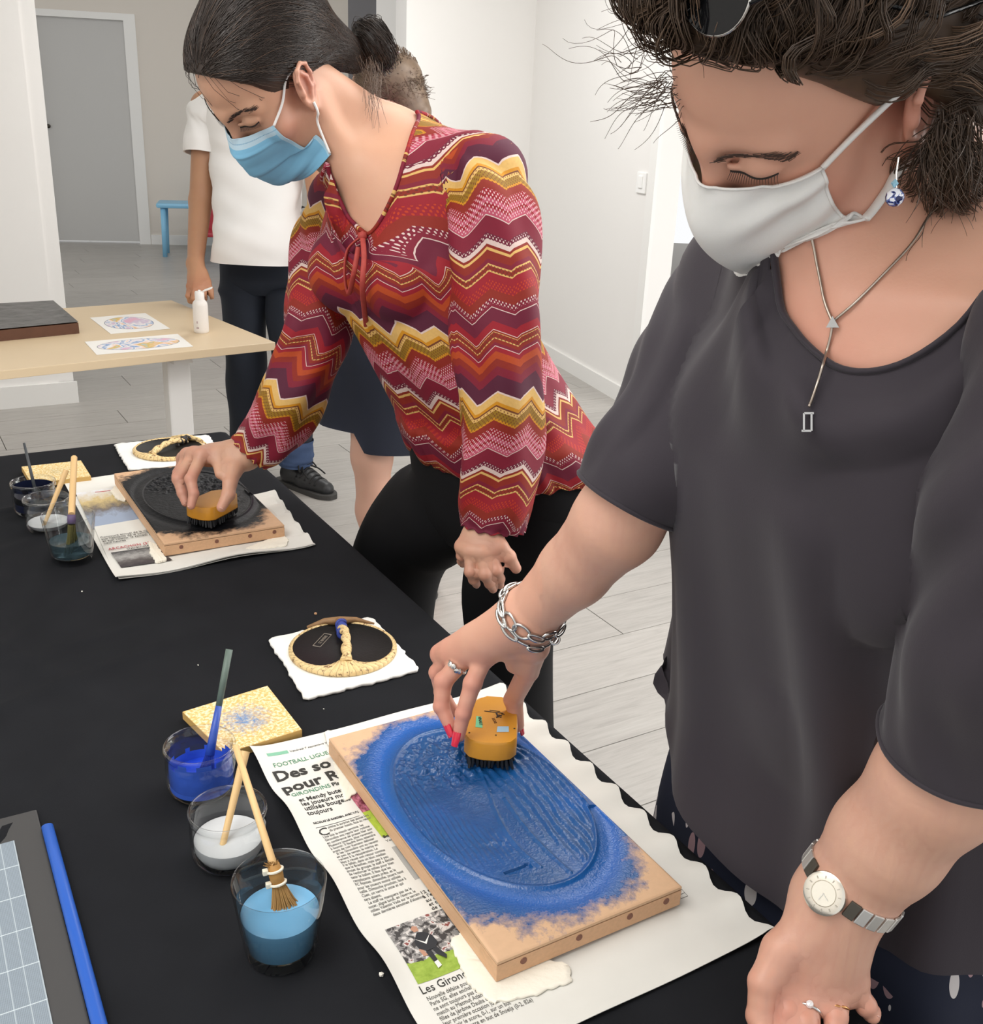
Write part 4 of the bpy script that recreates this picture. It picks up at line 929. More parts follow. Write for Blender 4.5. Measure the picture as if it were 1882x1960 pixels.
# ------------------------------------------------------------------ bodies: smooth signed-distance sculpting, meshed with sparse surface nets
class Sdf:
    def __init__(s): s.p = []
    def rc(s, a, b, ra, rb, k=.01, op='u'):                       # tapered limb
        a, b = np.asarray(a, float), np.asarray(b, float); d = b - a; L2 = d @ d + 1e-12
        def f(P):
            q = P - a; t = np.clip(q @ d / L2, 0, 1); q -= t[:, None] * d; return np.sqrt(np.einsum('ij,ij->i', q, q)) - (ra + (rb - ra) * t)
        s.p.append((f, (a + b) / 2, np.linalg.norm(d) / 2 + max(ra, rb), k, op)); return s
    def el(s, c, r, R=None, k=.01, op='u'):
        c = np.asarray(c, float); r = np.asarray(r, float)
        def f(P):
            q = P - c
            if R is not None: q = q @ R
            q = q / r; k0 = np.sqrt(np.einsum('ij,ij->i', q, q)); q /= r; k1 = np.sqrt(np.einsum('ij,ij->i', q, q)) + 1e-9; return k0 * (k0 - 1) / k1
        s.p.append((f, c, r.max(), k, op)); return s
    def ch(s, pts, rads, k=.006, k0=None):
        for i in range(len(pts) - 1): s.rc(pts[i], pts[i + 1], rads[i], rads[i + 1], k0 if (k0 and i == 0) else k)
        return s
    def fn(s, f, c, rad, k, op): s.p.append((f, np.asarray(c, float), rad, k, op)); return s
    def __call__(s, P, centers=None, rb=0, block=None):
        P = np.asarray(P, float); d = np.full(len(P), .3); M = None
        if block is not None: P3 = P.reshape(-1, block, 3); d2 = d.reshape(-1, block); Q = centers
        elif len(P) > 3000: P3 = P; d2 = d; Q = P
        else: Q = None
        if Q is not None:                                      # which parts can matter where
            C = np.array([p[1] for p in s.p]); lim = np.array([p[2] + p[3] + rb + .075 for p in s.p])
            M = ((Q ** 2).sum(1)[:, None] - 2 * Q @ C.T + (C ** 2).sum(1)[None]) < lim ** 2
        for i, (f, c, r, k, op) in enumerate(s.p):
            if M is not None:
                m = np.flatnonzero(M[:, i])
                if not len(m): continue
                v = f(P3[m].reshape(-1, 3)); e = d2[m]; v = v.reshape(e.shape)
            else: v = f(P); e = d
            if op == 's': v = -v
            h = np.maximum(k - np.abs(e - v), 0) / max(k, 1e-9); h *= h * (k * .25)
            w = np.minimum(e, v) - h if op == 'u' else np.maximum(e, v) + h
            if M is None: d = w
            else: d2[m] = w
        return d
    def grad(s, P, e=.0008):
        T = np.array([[1, -1, -1], [-1, -1, 1], [-1, 1, -1], [1, 1, 1.]]); g = sum(T[i] * s(P + T[i] * e)[:, None] for i in range(4))
        return g / (np.linalg.norm(g, axis=1)[:, None] + 1e-9)
    def hit(s, x, y, t0=.3, t1=2.4, off=0.):                   # where a sight line meets the surface
        r = ray(x, y); lo, hi = t0, t1
        for n in (260, 24, 24):
            ts = np.linspace(lo, hi, n); d = s(_O + ts[:, None] * r); i = np.flatnonzero(d < 0)
            if not len(i) or i[0] == 0: i = int(np.argmin(np.abs(d))); break
            i = int(i[0]); lo, hi = ts[i - 1], ts[i]
        p = _O + r * ts[i]
        for _ in range(3): p = p - s.grad(p[None])[0] * s(p[None])[0]
        return p + s.grad(p[None])[0] * off if off else p
    def snap(s, c, d, off, r0=.02, it=12):                     # batch: from c + d*r0 slide along d until off above the surface
        c, d, off = np.atleast_2d(c), np.atleast_2d(d), np.asarray(off, float); t = np.full(len(d), r0)
        for _ in range(it): t = t + (off - s(c + d * t[:, None]))
        return c + d * t[:, None]
    def push(s, pts, gap):
        pts = np.array(pts, float)
        for i in range(5):
            d = s(pts); m = d < gap
            if not m.any(): break
            pts[m] += s.grad(pts[m]) * (gap - d[m])[:, None]
        return pts
def sdf_mesh(S, lo, hi, h, B=8):
    lo = np.asarray(lo, float); hi = np.asarray(hi, float); n = np.ceil((hi - lo) / (h * B)).astype(int)
    g = np.stack(np.meshgrid(*[np.arange(k) for k in n], indexing='ij'), -1).reshape(-1, 3)
    cen = lo + (g + .5) * h * B; rb = h * B * .87
    d = S(cen); act = np.abs(d) < rb * 2.0
    g = g[act]; cen = cen[act]; nb = len(g); m = B + 1
    loc = np.stack(np.meshgrid(*[np.arange(m)] * 3, indexing='ij'), -1).reshape(-1, 3)
    gi = (g[:, None, :] * B + loc[None]).reshape(-1, 3)
    P_ = lo + gi * h
    D = S(P_, centers=cen, rb=rb, block=m ** 3).reshape(nb, m, m, m)
    sg = D < 0
    c8 = [(i, j, k) for i in (0, 1) for j in (0, 1) for k in (0, 1)]
    cnt = sum(sg[:, i:i + B, j:j + B, k:k + B].astype(np.int8) for i, j, k in c8)
    bi, ci, cj, ck = np.nonzero((cnt > 0) & (cnt < 8))
    N = (n * B + 2); key = lambda G: (G[:, 0].astype(np.int64) * N[1] + G[:, 1]) * N[2] + G[:, 2]
    cell = g[bi] * B + np.stack([ci, cj, ck], 1); ky = key(cell); od = np.argsort(ky); ks = ky[od]
    acc = np.zeros((len(bi), 3)); num = np.zeros(len(bi))
    for ax in range(3):
        for a in (0, 1):
            for b in (0, 1):
                o0 = [a, b]; o0.insert(ax, 0); o1 = list(o0); o1[ax] = 1
                v0 = D[bi, ci + o0[0], cj + o0[1], ck + o0[2]]; v1 = D[bi, ci + o1[0], cj + o1[1], ck + o1[2]]
                x = (v0 < 0) != (v1 < 0); t = np.where(x, v0 / (v0 - v1 + 1e-12), 0); q = np.tile(np.array(o0, float), (len(bi), 1)); q[:, ax] = t
                acc += q * x[:, None]; num += x
    V_ = lo + (cell + acc / np.maximum(num, 1)[:, None]) * h
    F_ = []
    for ax in range(3):
        sl0 = [slice(0, B)] * 3; sl1 = [slice(0, B)] * 3; sl1[ax] = slice(1, B + 1)
        e = sg[(slice(None), *sl0)] != sg[(slice(None), *sl1)]
        b_, i, j, k = np.nonzero(e); inside = sg[b_, i, j, k]; G = g[b_] * B + np.stack([i, j, k], 1)
        u, w = [(1, 2), (2, 0), (0, 1)][ax]; quad = []; ok = np.ones(len(G), bool)
        for du, dw in ((0, 0), (-1, 0), (-1, -1), (0, -1)):
            H = G.copy(); H[:, u] += du; H[:, w] += dw; kk = key(H); p = np.searchsorted(ks, kk); p = np.minimum(p, len(ks) - 1)
            ok &= (ks[p] == kk); quad.append(od[p])
        Q = np.stack(quad, 1); Q = np.where(inside[:, None], Q, Q[:, ::-1]); F_.append(Q[ok])
    F_ = np.concatenate(F_)
    dv = S(V_); gr = S.grad(V_, h * .4); V_ = V_ - gr * np.clip(dv, -h, h)[:, None] * .9
    return V_, F_.astype(np.int32)

def add_head(S, R, t, s=1., female=True, jaw=1.0, ears=(1, 1), ez=0., es=1.0, ey=-.012):
    w = lambda x, y, z: t + R @ (np.array([x, y, z]) * s)
    E = lambda c, r, k=.02, Rl=None, op='u': S.el(w(*c), np.array(r) * s, R if Rl is None else R @ Rl, k * s, op)
    C = lambda a, b, ra, rb, k=.01, op='u': S.rc(w(*a), w(*b), ra * s, rb * s, k * s, op)
    E((0, -.014, .052), (.072, .094, .083)); E((0, .030, .052), (.060, .060, .062), .03)
    E((0, .043, -.012), (.057 * jaw, .048, .075), .03); E((0, .040, -.062), (.049 * jaw, .046, .044), .025)
    for q in (-1, 1):
        E((q * .050 * jaw, .004, -.050), (.018, .028, .030), .03)
        E((q * .044, .058, -.014), (.020, .022, .020), .02)
        C((q * .010, .089, .037), (q * .044, .070, .040), .011, .009, .014)
    E((0, .080, -.100), (.021, .018, .017), .025)
    for q in (-1, 1): E((q * .032, .098, .017 + ez), (.018, .012, .012), .020, op='s')
    for q in (-1, 1): E((q * .0325, .0755, .0165 + ez), (.0165, .0155, .0135), .003)
    for q in (-1, 1):
        C((q * .020, .0925, .0125 + ez), (q * .046, .079, .0125 + ez), .0020, .0018, .003)        # lower lid rim
        C((q * .019, .0935, .0175 + ez), (q * .047, .0785, .0165 + ez), .0022, .0020, .003)
    C((0, .090, .026), (0, .110, -.018), .0085, .0095, .014); E((0, .113, -.022), (.0105, .010, .0095), .008)
    for q in (-1, 1): E((q * .0125, .103, -.028), (.0075, .009, .007), .006)
    E((0, .094, -.052), (.023, .010, .0055), .006); E((0, .093, -.063), (.020, .010, .006), .005)
    for q, on in ((-1, ears[0]), (1, ears[1])):
        if not on: continue
        a = -.26; Rl = np.array([[1, 0, 0], [0, cos(a), sin(a)], [0, -sin(a), cos(a)]]) @ np.array([[cos(-q * .35), -sin(-q * .35), 0], [sin(-q * .35), cos(-q * .35), 0], [0, 0, 1]])
        e0 = np.array([q * .0765, ey, .004])
        L = lambda x, y, z: e0 + Rl @ np.array([q * x, y, z]) * es
        E(e0, A(.006, .0165, .029) * es, .006, Rl)
        E(L(.006, .001, .001), A(.006, .0115, .0215) * es, .003, Rl, 's')
        rim = [L(.004, .012, .006), L(.006, .015, .018), L(.007, .009, .028), L(.007, -.003, .031), L(.007, -.013, .024), L(.006, -.0165, .010), L(.005, -.014, -.006), L(.003, -.006, -.020)]
        for i in range(len(rim) - 1): C(rim[i], rim[i + 1], .0026 * es, .0026 * es, .003)
        anti = [L(.003, -.001, .020), L(.0045, -.008, .010), L(.0045, -.008, -.004), L(.004, -.001, -.014)]
        for i in range(len(anti) - 1): C(anti[i], anti[i + 1], .0024 * es, .0024 * es, .003)
        E(L(.002, .002, -.024), A(.0045, .0075, .0085) * es, .004, Rl)                          # lobe
        E(L(.003, .0125, .000), A(.004, .0045, .006) * es, .004, Rl)                            # tragus
    return w
def add_hand(S, wrist, wr, mcp, fingers, thumb, s=1., rf=None, pk=.016):
    """wrist centre, mcp[4], fingers[4] = [pip, dip, tip], thumb = [cmc, mcp, ip, tip]"""
    rf = rf or (.0098, .0100, .0094, .0082)
    for i in range(4): S.rc(wrist, mcp[i], wr * .80, .0115 * s, pk)
    for i in range(3):
        S.rc(mcp[i], mcp[i + 1], .0108 * s, .0105 * s, .010)
        S.rc(mcp[i] + (wrist - mcp[i]) * .4, mcp[i + 1] + (wrist - mcp[i + 1]) * .4, .0125 * s, .0125 * s, .012)
    for i in range(4):
        r = rf[i] * s; p, d, t = fingers[i]; m = mcp[i]
        S.el(m, [r * 1.12] * 3, None, .006)
        S.rc(m, p, r * 1.08, r * .98, .0035); S.rc(p, d, r * .98, r * .86, .002); S.rc(d, t, r * .86, r * .70, .002)
        S.el(p, [r * 1.04] * 3, None, .003); S.el(d, [r * .91] * 3, None, .002)
    c, m, ip, t = thumb; r = .0112 * s
    S.rc(wrist + (c - wrist) * .3, c, wr * .62, .0150 * s, .014); S.rc(c, m, .0150 * s, .0122 * s, .008)
    S.rc(m + (mcp[0] - m) * .35, c + (mcp[0] - c) * .45, .0085 * s, .011 * s, .012)
    S.rc(m, ip, r * 1.06, r * .98, .003); S.rc(ip, t, r * .98, r * .74, .002); S.el(ip, [r * 1.02] * 3, None, .003)
def skin_mat(name, base, deep, rough=.48, freck=0.):
    m = bpy.data.materials.new(name); m.use_nodes = True; t = NT(m); co = t.obj()
    n = t.noise(38, co, 4, .6); n2 = t.noise(9, co, 3); bl = t.attr('blush').outputs['Fac']
    f = t.math('ADD', t.math('MULTIPLY', n, .22), t.math('MULTIPLY_ADD', n2, .5, -.22)); f = t.math('ADD', f, bl, clamp=True)
    c = t.mix(f, lin(base), lin(deep))
    if freck:
        vo = t.new('ShaderNodeTexVoronoi'); vo.inputs['Scale'].default_value = 34; t.link(co, vo.inputs['Vector'])
        k = t.math('LESS_THAN', vo.outputs['Distance'], .034); wn = t.math('GREATER_THAN', t.noise(13, co, 1), .58)
        c = t.mix(t.math('MULTIPLY', t.math('MULTIPLY', k, wn), .75), c, lin('8f5c4a'))
    t.color(c); b = t.b; b.inputs['Roughness'].default_value = rough; b.inputs['Subsurface Weight'].default_value = .12
    b.inputs['Subsurface Radius'].default_value = (1, .35, .2); b.inputs['Subsurface Scale'].default_value = .006; b.inputs['Specular IOR Level'].default_value = .42
    t.bump(t.noise(420, co, 3, .6), .12, .0006); return m
def near(V_, pts, r):
    o = np.zeros(len(V_))
    for p in pts: o = np.maximum(o, np.exp(-(np.linalg.norm(V_ - p, axis=1) / r) ** 2))
    return o
def loft(loops, n_between=6, closed=True, cap0=False, cap1=False):
    """Catmull-Rom loft through loops (each k x 3, same count). Returns V, F, u (0..1), v (metres along)"""
    L = [np.asarray(l, float) for l in loops]; k = len(L[0]); m = len(L); rows = []
    for i in range(m - 1):
        a, b, c, d = L[max(i - 1, 0)], L[i], L[i + 1], L[min(i + 2, m - 1)]
        for s in range(n_between):
            t = s / n_between; rows.append(.5 * (2 * b + (c - a) * t + (2 * a - 5 * b + 4 * c - d) * t * t + (3 * b - a - 3 * c + d) * t ** 3))
    rows.append(L[-1]); R_ = np.array(rows); nr = len(R_)
    V_ = R_.reshape(-1, 3); F_ = [(i * k + j, i * k + (j + 1) % k, (i + 1) * k + (j + 1) % k, (i + 1) * k + j) for i in range(nr - 1) for j in (range(k) if closed else range(k - 1))]
    return R_, F_
def ring(c, ax, ay, a, b, n=64, e=2.0):
    th = np.linspace(0, 2 * pi, n, endpoint=False); cx, sy = np.cos(th), np.sin(th)
    return np.asarray(c, float) + np.outer(np.sign(cx) * np.abs(cx) ** (2 / e) * a, ax) + np.outer(np.sign(sy) * np.abs(sy) ** (2 / e) * b, ay)
def limb_loops(pts, ra, rb=None, n=40, ref=Z, tw=0.):
    """elliptic rings along a spine, ra across, rb along ref"""
    pts = np.asarray(pts, float); T = np.gradient(pts, axis=0); out = []
    rb = ra if rb is None else rb
    for p, t, a, b in zip(pts, T, ra, rb):
        t = t / np.linalg.norm(t); x = np.cross(t, ref); x /= np.linalg.norm(x) + 1e-9; y = np.cross(x, t); out.append(ring(p, x, y, a, b, n))
    return out
def displace(R_, fn):
    """R_ rows x k x 3; push along normals by fn(u, s, P)"""
    du = np.roll(R_, -1, 1) - np.roll(R_, 1, 1); dv = np.gradient(R_, axis=0); nn = np.cross(du, dv); nn /= np.linalg.norm(nn, axis=2)[..., None] + 1e-9
    nr, k = R_.shape[:2]; u = np.linspace(0, 1, k, endpoint=False)[None].repeat(nr, 0); s = np.linspace(0, 1, nr)[:, None].repeat(k, 1)
    return R_ + nn * fn(u, s, R_)[..., None]
def strands(roots, paths, r0, r1, n=3):
    """paths: S x m x 3 -> one mesh of thin 3-sided tubes (numpy)"""
    Pm = np.asarray(paths, float); S_, m, _ = Pm.shape
    T = np.gradient(Pm, axis=1); T /= np.linalg.norm(T, axis=2)[..., None] + 1e-9
    h = np.array([.31, .47, .83]); a = np.cross(T, h); a /= np.linalg.norm(a, axis=2)[..., None] + 1e-9; b = np.cross(T, a)
    rr = np.linspace(r0, r1, m)[None, :, None]; out = []
    for k in range(n):
        th = 2 * pi * k / n; out.append(Pm + rr * (a * cos(th) + b * sin(th)))
    V_ = np.stack(out, 2).reshape(-1, 3)
    s, i, k = np.meshgrid(np.arange(S_), np.arange(m - 1), np.arange(n), indexing='ij'); b0 = (s * m + i) * n
    F_ = np.stack([b0 + k, b0 + (k + 1) % n, b0 + n + (k + 1) % n, b0 + n + k], -1).reshape(-1, 4)
    return V_, F_.astype(np.int32)
def hair_mat(name, c0, c1, rough=.42):
    m = bpy.data.materials.new(name); m.use_nodes = True; t = NT(m); co = t.obj()
    t.color(t.mix(t.noise(60, co, 3), lin(c0), lin(c1))); t.b.inputs['Roughness'].default_value = rough; t.b.inputs['Specular IOR Level'].default_value = .5; return m
# ------------------------------------------------------------------ woman in the dark shirt (right)
m_skinR = skin_mat('skin_rosy', 'd6a58d', 'c4806f', .46, 1.)
RH = A(-.5652, -.6716, -.4791, .7492, -.1748, -.6389, .3454, -.72, .602).reshape(3, 3); tH = A(.2155, .7908, 1.4793)
RL, RF = A(-.517, .856, 0), A(-.856, -.517, 0)            # her right, her front
RM = np.stack([RL, RF, Z], 1)
SR = Sdf(); hw = add_head(SR, RH, tH, 1.0, jaw=1.06, ez=.010)
ShR = Sdf(); add_head(ShR, RH, tH, 1.0, jaw=1.06, ez=.010)
Nk = A(.325, .835, 1.365); notch = A(.238, .752, 1.325)
rS, lS = A(.225, .965, 1.315), A(.425, .635, 1.315)
SR.el(hw(0, .034, -.098), (.046, .044, .03), RH, .03)
SR.rc(hw(0, -.028, -.045), Nk, .060, .068, .03)
SR.rc(hw(0, .02, -.075), notch + RL * .0 - RF * .05, .052, .060, .03)
SR.rc(rS, Nk - Z * .01, .056, .062, .05); SR.rc(lS, Nk - Z * .01, .056, .062, .05)
SR.el(A(.300, .800, 1.245), (.165, .105, .135), RM, .05)
for q in (-1, 1):
    SR.el(A(.310, .825, 1.150) + RF * .068 + RL * q * .082, (.055, .025, .06), RM, .07)
    SR.rc(notch + RL * q * .015 + Z * .008, notch + RL * q * .14 - RF * .055 + Z * .02, .008, .008, .02)
SR.el(A(.345, .880, 1.03), (.175, .115, .17), RM, .06); SR.el(A(.378, .925, .86), (.190, .115, .15), RM, .06)
for q in (-1, 1):
    hip = A(.355, .915, .80) + RL * q * .085; kn = A(.375, .935, .45) + RL * q * .085; an = A(.39, .945, .07) + RL * q * .085
    SR.rc(hip, kn, .085, .058, .04); SR.rc(kn, an, .056, .036, .03); SR.rc(an - Z * .035, an + RF * .15 - Z * .045, .032, .022, .02)
# right arm
rE, rW = P(1240, 905, .940), P(1010, 1181, 1.085)
SR.rc(rS, rE, .050, .042, .03); SR.ch([rE, P(1182, 1000, .975), P(1100, 1092, 1.03), rW], [.042, .0415, .0345, .0275], .012)
rm = [P(929, 1252, 1.128), P(898, 1250, 1.142), P(868, 1249, 1.158), P(846, 1252, 1.175)]
rfg = [[P(905, 1308, 1.128), P(887, 1366, 1.130), P(878.5, 1408, 1.133)], [P(849, 1304, 1.150), P(845, 1352, 1.150), P(862, 1390, 1.146)],
       [P(838, 1287, 1.178), P(845, 1325, 1.190), P(868, 1362, 1.195)], [P(835, 1272, 1.205), P(846, 1315, 1.215), P(872, 1345, 1.215)]]
rth = [P(1023, 1237, 1.108), P(1011, 1284, 1.150), P(983, 1337, 1.198), P(990, 1388, 1.208)]
add_hand(SR, rW, .0285, rm, rfg, rth, 1.0)
# left arm, hand resting on the table edge
lE = P(1905, 1383, .77); lW = P(1601, 1731, .885)
SR.rc(lS, lE, .055, .050, .03); SR.ch([lE, P(1800, 1492, .81), P(1697, 1612, .855), P(1630, 1695, .878), lW], [.047, .0480, .0440, .0370, .0335], .016)
lm = [P(1523, 1880, .882), P(1556, 1900, .880), P(1597, 1897, .880), P(1633, 1878, .884)]
def PT(x, y, t, zmin=.7525):                       # fingers rest on the cloth, not in it
    p = P(x, y, t); return p if p[2] > zmin else on_z(x, y, zmin)
lf = [[PT(1508, 1935, .868), PT(1502, 1972, .885), PT(1500, 1995, .90)], [PT(1541, 1958, .862), PT(1546, 2000, .875), PT(1550, 2020, .89)],
      [PT(1600, 1945, .868), PT(1596, 1985, .885), PT(1590, 2005, .90)], [PT(1658, 1925, .880), PT(1668, 1938, .886), PT(1671, 1946, .892)]]
lt = [PT(1496, 1820, .876), PT(1461, 1880, .868), PT(1456, 1945, .866), PT(1464, 1990, .876)]
add_hand(SR, lW, .0345, lm, lf, lt, 1.02, pk=.02)
def boxed(S, boxes):
    vs, fs, o = [], [], 0
    for lo, hi, h in boxes:
        v, f = sdf_mesh(S, lo, hi, h); vs.append(v); fs.append(f + o); o += len(v)
    return np.concatenate(vs), np.concatenate(fs)
VR, FR = boxed(SR, [(A(.05, .55, 1.19), A(.55, 1.05, 1.66), .0024),
                    (np.minimum(P(830, 1420, 1.2), rE) - .06, np.maximum(rE, rW) + .06, .0020),
                    (A(.20, .55, .70), A(.46, .83, 1.00), .0020),
                    (A(.05, .45, .0), A(.70, 1.2, 1.20), .009)])
wR = thing('person', A(.39, .92, 0), 'woman in a dark grey shirt and white mask brushing the blue block', 'person')
bl = near(VR, rm + [q for f in rfg for q in f], .020) * .75 + near(VR, lm + [q for f in lf for q in f[:1]], .022) * .5 + near(VR, rth + lt, .018) * .35 \
    + near(VR, [hw(-.05, .06, -.02), hw(.05, .06, -.02), hw(0, .11, -.02)], .03) * .45 + near(VR, [hw(-.078, -.01, .01)], .03) * .6 + near(VR, [notch - Z * .03, notch - Z * .06 + RF * .01], .06) * .45
bodyR = obj('body', (VR, FR), m_skinR, wR, smooth=True, attrs={'blush': bl})
# ---- face details
m_brow = mat('brow_hair', '4a352b', .6); m_lash = mat('lash_dark', '1c1512', .5); m_lid = mat('eyelid_shade', '9a7f68', .6)
def strand_patch(S, line, n, L, dirv, r, seed, m, name, parent, off=.0012, spread=.004):
    rr = np.random.default_rng(seed); ps = []; ln = smoothline(line, 40)
    for i in range(n):
        p = ln[rr.integers(0, 40)] + rr.normal(0, spread * .35, 3); d = dirv(rr) if callable(dirv) else dirv + rr.normal(0, .25, 3); d = d / np.linalg.norm(d)
        ps.append([p + d * L * s for s in (0, .5, 1)])
    ps = np.array(ps); sh = ps.shape; q = ps.reshape(-1, 3); dd = S(q); q = q - S.grad(q) * (dd - off)[:, None]
    return obj(name, strands(None, q.reshape(sh), r, r * .5), m, parent)
for q in (-1, 1):
    strand_patch(ShR, [hw(q * .012, .10, .034), hw(q * .03, .095, .043), hw(q * .046, .08, .043), hw(q * .056, .07, .036)], 120, .0070, lambda rr, q=q: RH @ (A(q * .9, -.40, .10) + rr.normal(0, .10, 3)), .00034, 5 + q, m_brow, 'eyebrow', bodyR)
    lash = []
    for i in range(20):
        s = i / 19; a = A(q * (.019 + .029 * s), .0945 - .0155 * s ** 1.5, .0240); b = a + A(q * (.0005 + .005 * s), .0055, -.0035)
        lash.append([hw(*a), hw(*((a + b) / 2 + A(0, .001, -.0012))), hw(*b)])
    obj('eyelashes', strands(None, np.array(lash), .0003, .00010), m_lash, bodyR)
    ll = np.array([l[0] for l in lash]); obj('lid_line', tube(ll + SR.grad(ll) * (.0003 - SR(ll))[:, None], .0008, 6), m_lash, bodyR)
# ---- nails
def nail(S, tip, dip, parent, m, r=.0085, face=None, L=.013, ext=.004):
    d = (tip - dip) / np.linalg.norm(tip - dip); n = face - d * (face @ d); n /= np.linalg.norm(n); s = np.cross(d, n)
    def fn(u, v):
        a = (u - .5) * 2.0; w_ = r * (1 - .25 * np.clip(v - .6, 0, 1) / .4 * np.abs(u - .5) * 2)
        return tip + np.outer((v - .72) * L + ext * v, d) + np.outer(np.sin(a) * w_ * .82, s) + np.outer(np.cos(a) * r * .80 + .0003, n)
    g = slab(fn, 9, 8, .0004); obj('fingernail', g, m, parent, smooth=True)
m_red_n = mat('red_nail_polish', 'd3273f', .18, Coat_Weight=.5); m_nail = mat('natural_nail', 'e0b3a6', .3)
vw = lambda p: (_O - p) / np.linalg.norm(_O - p)
nail(SR, rfg[0][2], rfg[0][1], bodyR, m_red_n, .0086, A(-.7, -.75, .3), .018, .006)
nail(SR, rfg[1][2], rfg[1][1], bodyR, m_red_n, .0086, A(-.75, -.7, .2), .018, .006)
nail(SR, rth[3], rth[2], bodyR, m_red_n, .0090, A(1, -.25, .3), .018, .006)
nail(SR, lf[3][2], lf[3][1], bodyR, m_nail, .0062, A(.6, -.3, 1), .009, .001)
# ---- mask
def mask_surface(Sh, w, rows_side, rows_mid, gap, nu=49, nv=33, push=True, pleat=None, last=None):
    """rows: left side points (local xyz) and centre points (local), mirrored to the other side"""
    L = smoothline(np.array(rows_side, float), nv); C = smoothline(np.array(rows_mid, float), nv); out = []
    for j, (l, c) in enumerate(zip(L, C)):
        r = l * A(-1, 1, 1); m1 = (l + c) / 2 + (c - (l + r) / 2) * .22
        if last is not None: wl_ = np.clip((j / (nv - 1) - .35) / .65, 0, 1) ** 2; m1 = m1 * (1 - wl_) + last * wl_
        m2 = m1 * A(-1, 1, 1)
        out.append(smoothline([l, m1, c, m2, r], nu))
    G = np.array(out); sh = G.shape; q = G.reshape(-1, 3) @ A(1, 0, 0, 0, 1, 0, 0, 0, 1).reshape(3, 3)
    Wd = np.array([w(*p) for p in q])
    Wd = Sh.push(Wd, gap)
    Wd = Wd.reshape(sh)
    for k in range(2):
        Wd[1:-1, 1:-1] = .5 * Wd[1:-1, 1:-1] + .125 * (Wd[:-2, 1:-1] + Wd[2:, 1:-1] + Wd[1:-1, :-2] + Wd[1:-1, 2:])
    if pleat is not None:
        du = np.gradient(Wd, axis=1); dv = np.gradient(Wd, axis=0); nn = np.cross(du, dv); nn /= np.linalg.norm(nn, axis=2)[..., None] + 1e-9
        ctr = w(0, 0, -.03); sg = np.sign(((Wd - ctr) * nn).sum(2).mean()); v = np.linspace(0, 1, sh[0])[:, None]; u = np.linspace(-1, 1, sh[1])[None]
        Wd = Wd + nn * sg * pleat(u, v)[..., None]
    return Wd
def sheet_from_grid(G, th, S=None, inward=None):
    nv, nu, _ = G.shape; du = np.gradient(G, axis=1); dv = np.gradient(G, axis=0); nn = np.cross(du, dv); nn /= np.linalg.norm(nn, axis=2)[..., None] + 1e-9
    if inward is not None and ((G - inward) * nn).sum(2).mean() < 0: nn = -nn
    A_ = G.reshape(-1, 3); B_ = (G - nn * th).reshape(-1, 3); n = len(A_)
    f = [(j * nu + i, j * nu + i + 1, (j + 1) * nu + i + 1, (j + 1) * nu + i) for j in range(nv - 1) for i in range(nu - 1)]
    b = [i for i in range(nu)] + [j * nu + nu - 1 for j in range(1, nv)] + [(nv - 1) * nu + i for i in range(nu - 2, -1, -1)] + [j * nu for j in range(nv - 2, 0, -1)]
    f2 = [tuple(i + n for i in q[::-1]) for q in f] + [(b[(k + 1) % len(b)], b[k], b[k] + n, b[(k + 1) % len(b)] + n) for k in range(len(b))]
    return vf(np.concatenate([A_, B_]), f + f2)
inv = lambda R, t, p: R.T @ (p - t)
def loc_hit(Sh, R, t, x, y, off=.002):
    p = Sh.hit(x, y, .4, 3., off); return None if p is None else inv(R, t, p)
m_cotton = mat('white_cotton', 'e4e1dd', .9, bump=.25, bscale=900, bdist=.0004, Subsurface_Weight=.05)
def lh(x, y, off=.003): return loc_hit(ShR, RH, tH, x, y, off)
sideR = [lh(1570, 314), lh(1577, 345), lh(1588, 385), lh(1622, 414), inv(RH, tH, SR.hit(1654, 424, .4, 2, .004))]
mR1 = inv(RH, tH, P(1566, 488, (hw(-.040, .045, -.112) - _O) @ _F - .012))
midR = [A(0, .1075, .012), A(0, .128, -.020), A(0, .128, -.055), A(0, .112, -.098), A(0, .085, -.124)]
def plR(u, v):
    side = np.exp(-((np.abs(u) - .8) / .35) ** 2)
    return .0030 * np.sin(v * 24 + np.abs(u) * 3) * side - .0006 * np.exp(-((v - .04) / .015) ** 2) - .0005 * np.exp(-((v - .95) / .02) ** 2)
GM = mask_surface(SR, hw, sideR, midR, .0035, 61, 41, pleat=plR, last=mR1)
mk = obj('face_mask', sheet_from_grid(GM, .0012, inward=hw(0, 0, -.03)), m_cotton, wR, smooth=True, angle=60)
ed = [tube(GM[0], .0011, 6), tube(GM[-1], .0011, 6), tube(GM[:, 0], .0013, 6), tube(GM[:, -1], .0013, 6)]
obj('hem', join(*ed), m_cotton, mk, smooth=True)
earT = hw(-.079, -.018, .036); earB = hw(-.077, -.010, -.026)
for pts in ([GM[0, 0], ShR.hit(1640, 240, .4, 2, .004), earT + RH @ A(-.004, .004, .0), hw(-.082, -.03, .022)], [GM[-1, 0], SR.hit(1672, 400, .4, 2, .004), SR.hit(1695, 362, .4, 2, .004), SR.hit(1711, 330, .4, 2, .004), earB + RH @ A(-.002, .006, -.004), hw(-.082, -.026, -.010)]):
    obj('ear_strap', tube(smoothline([p for p in pts if p is not None], 24), .0042, 8, flat=.5), m_cotton, mk, smooth=True)
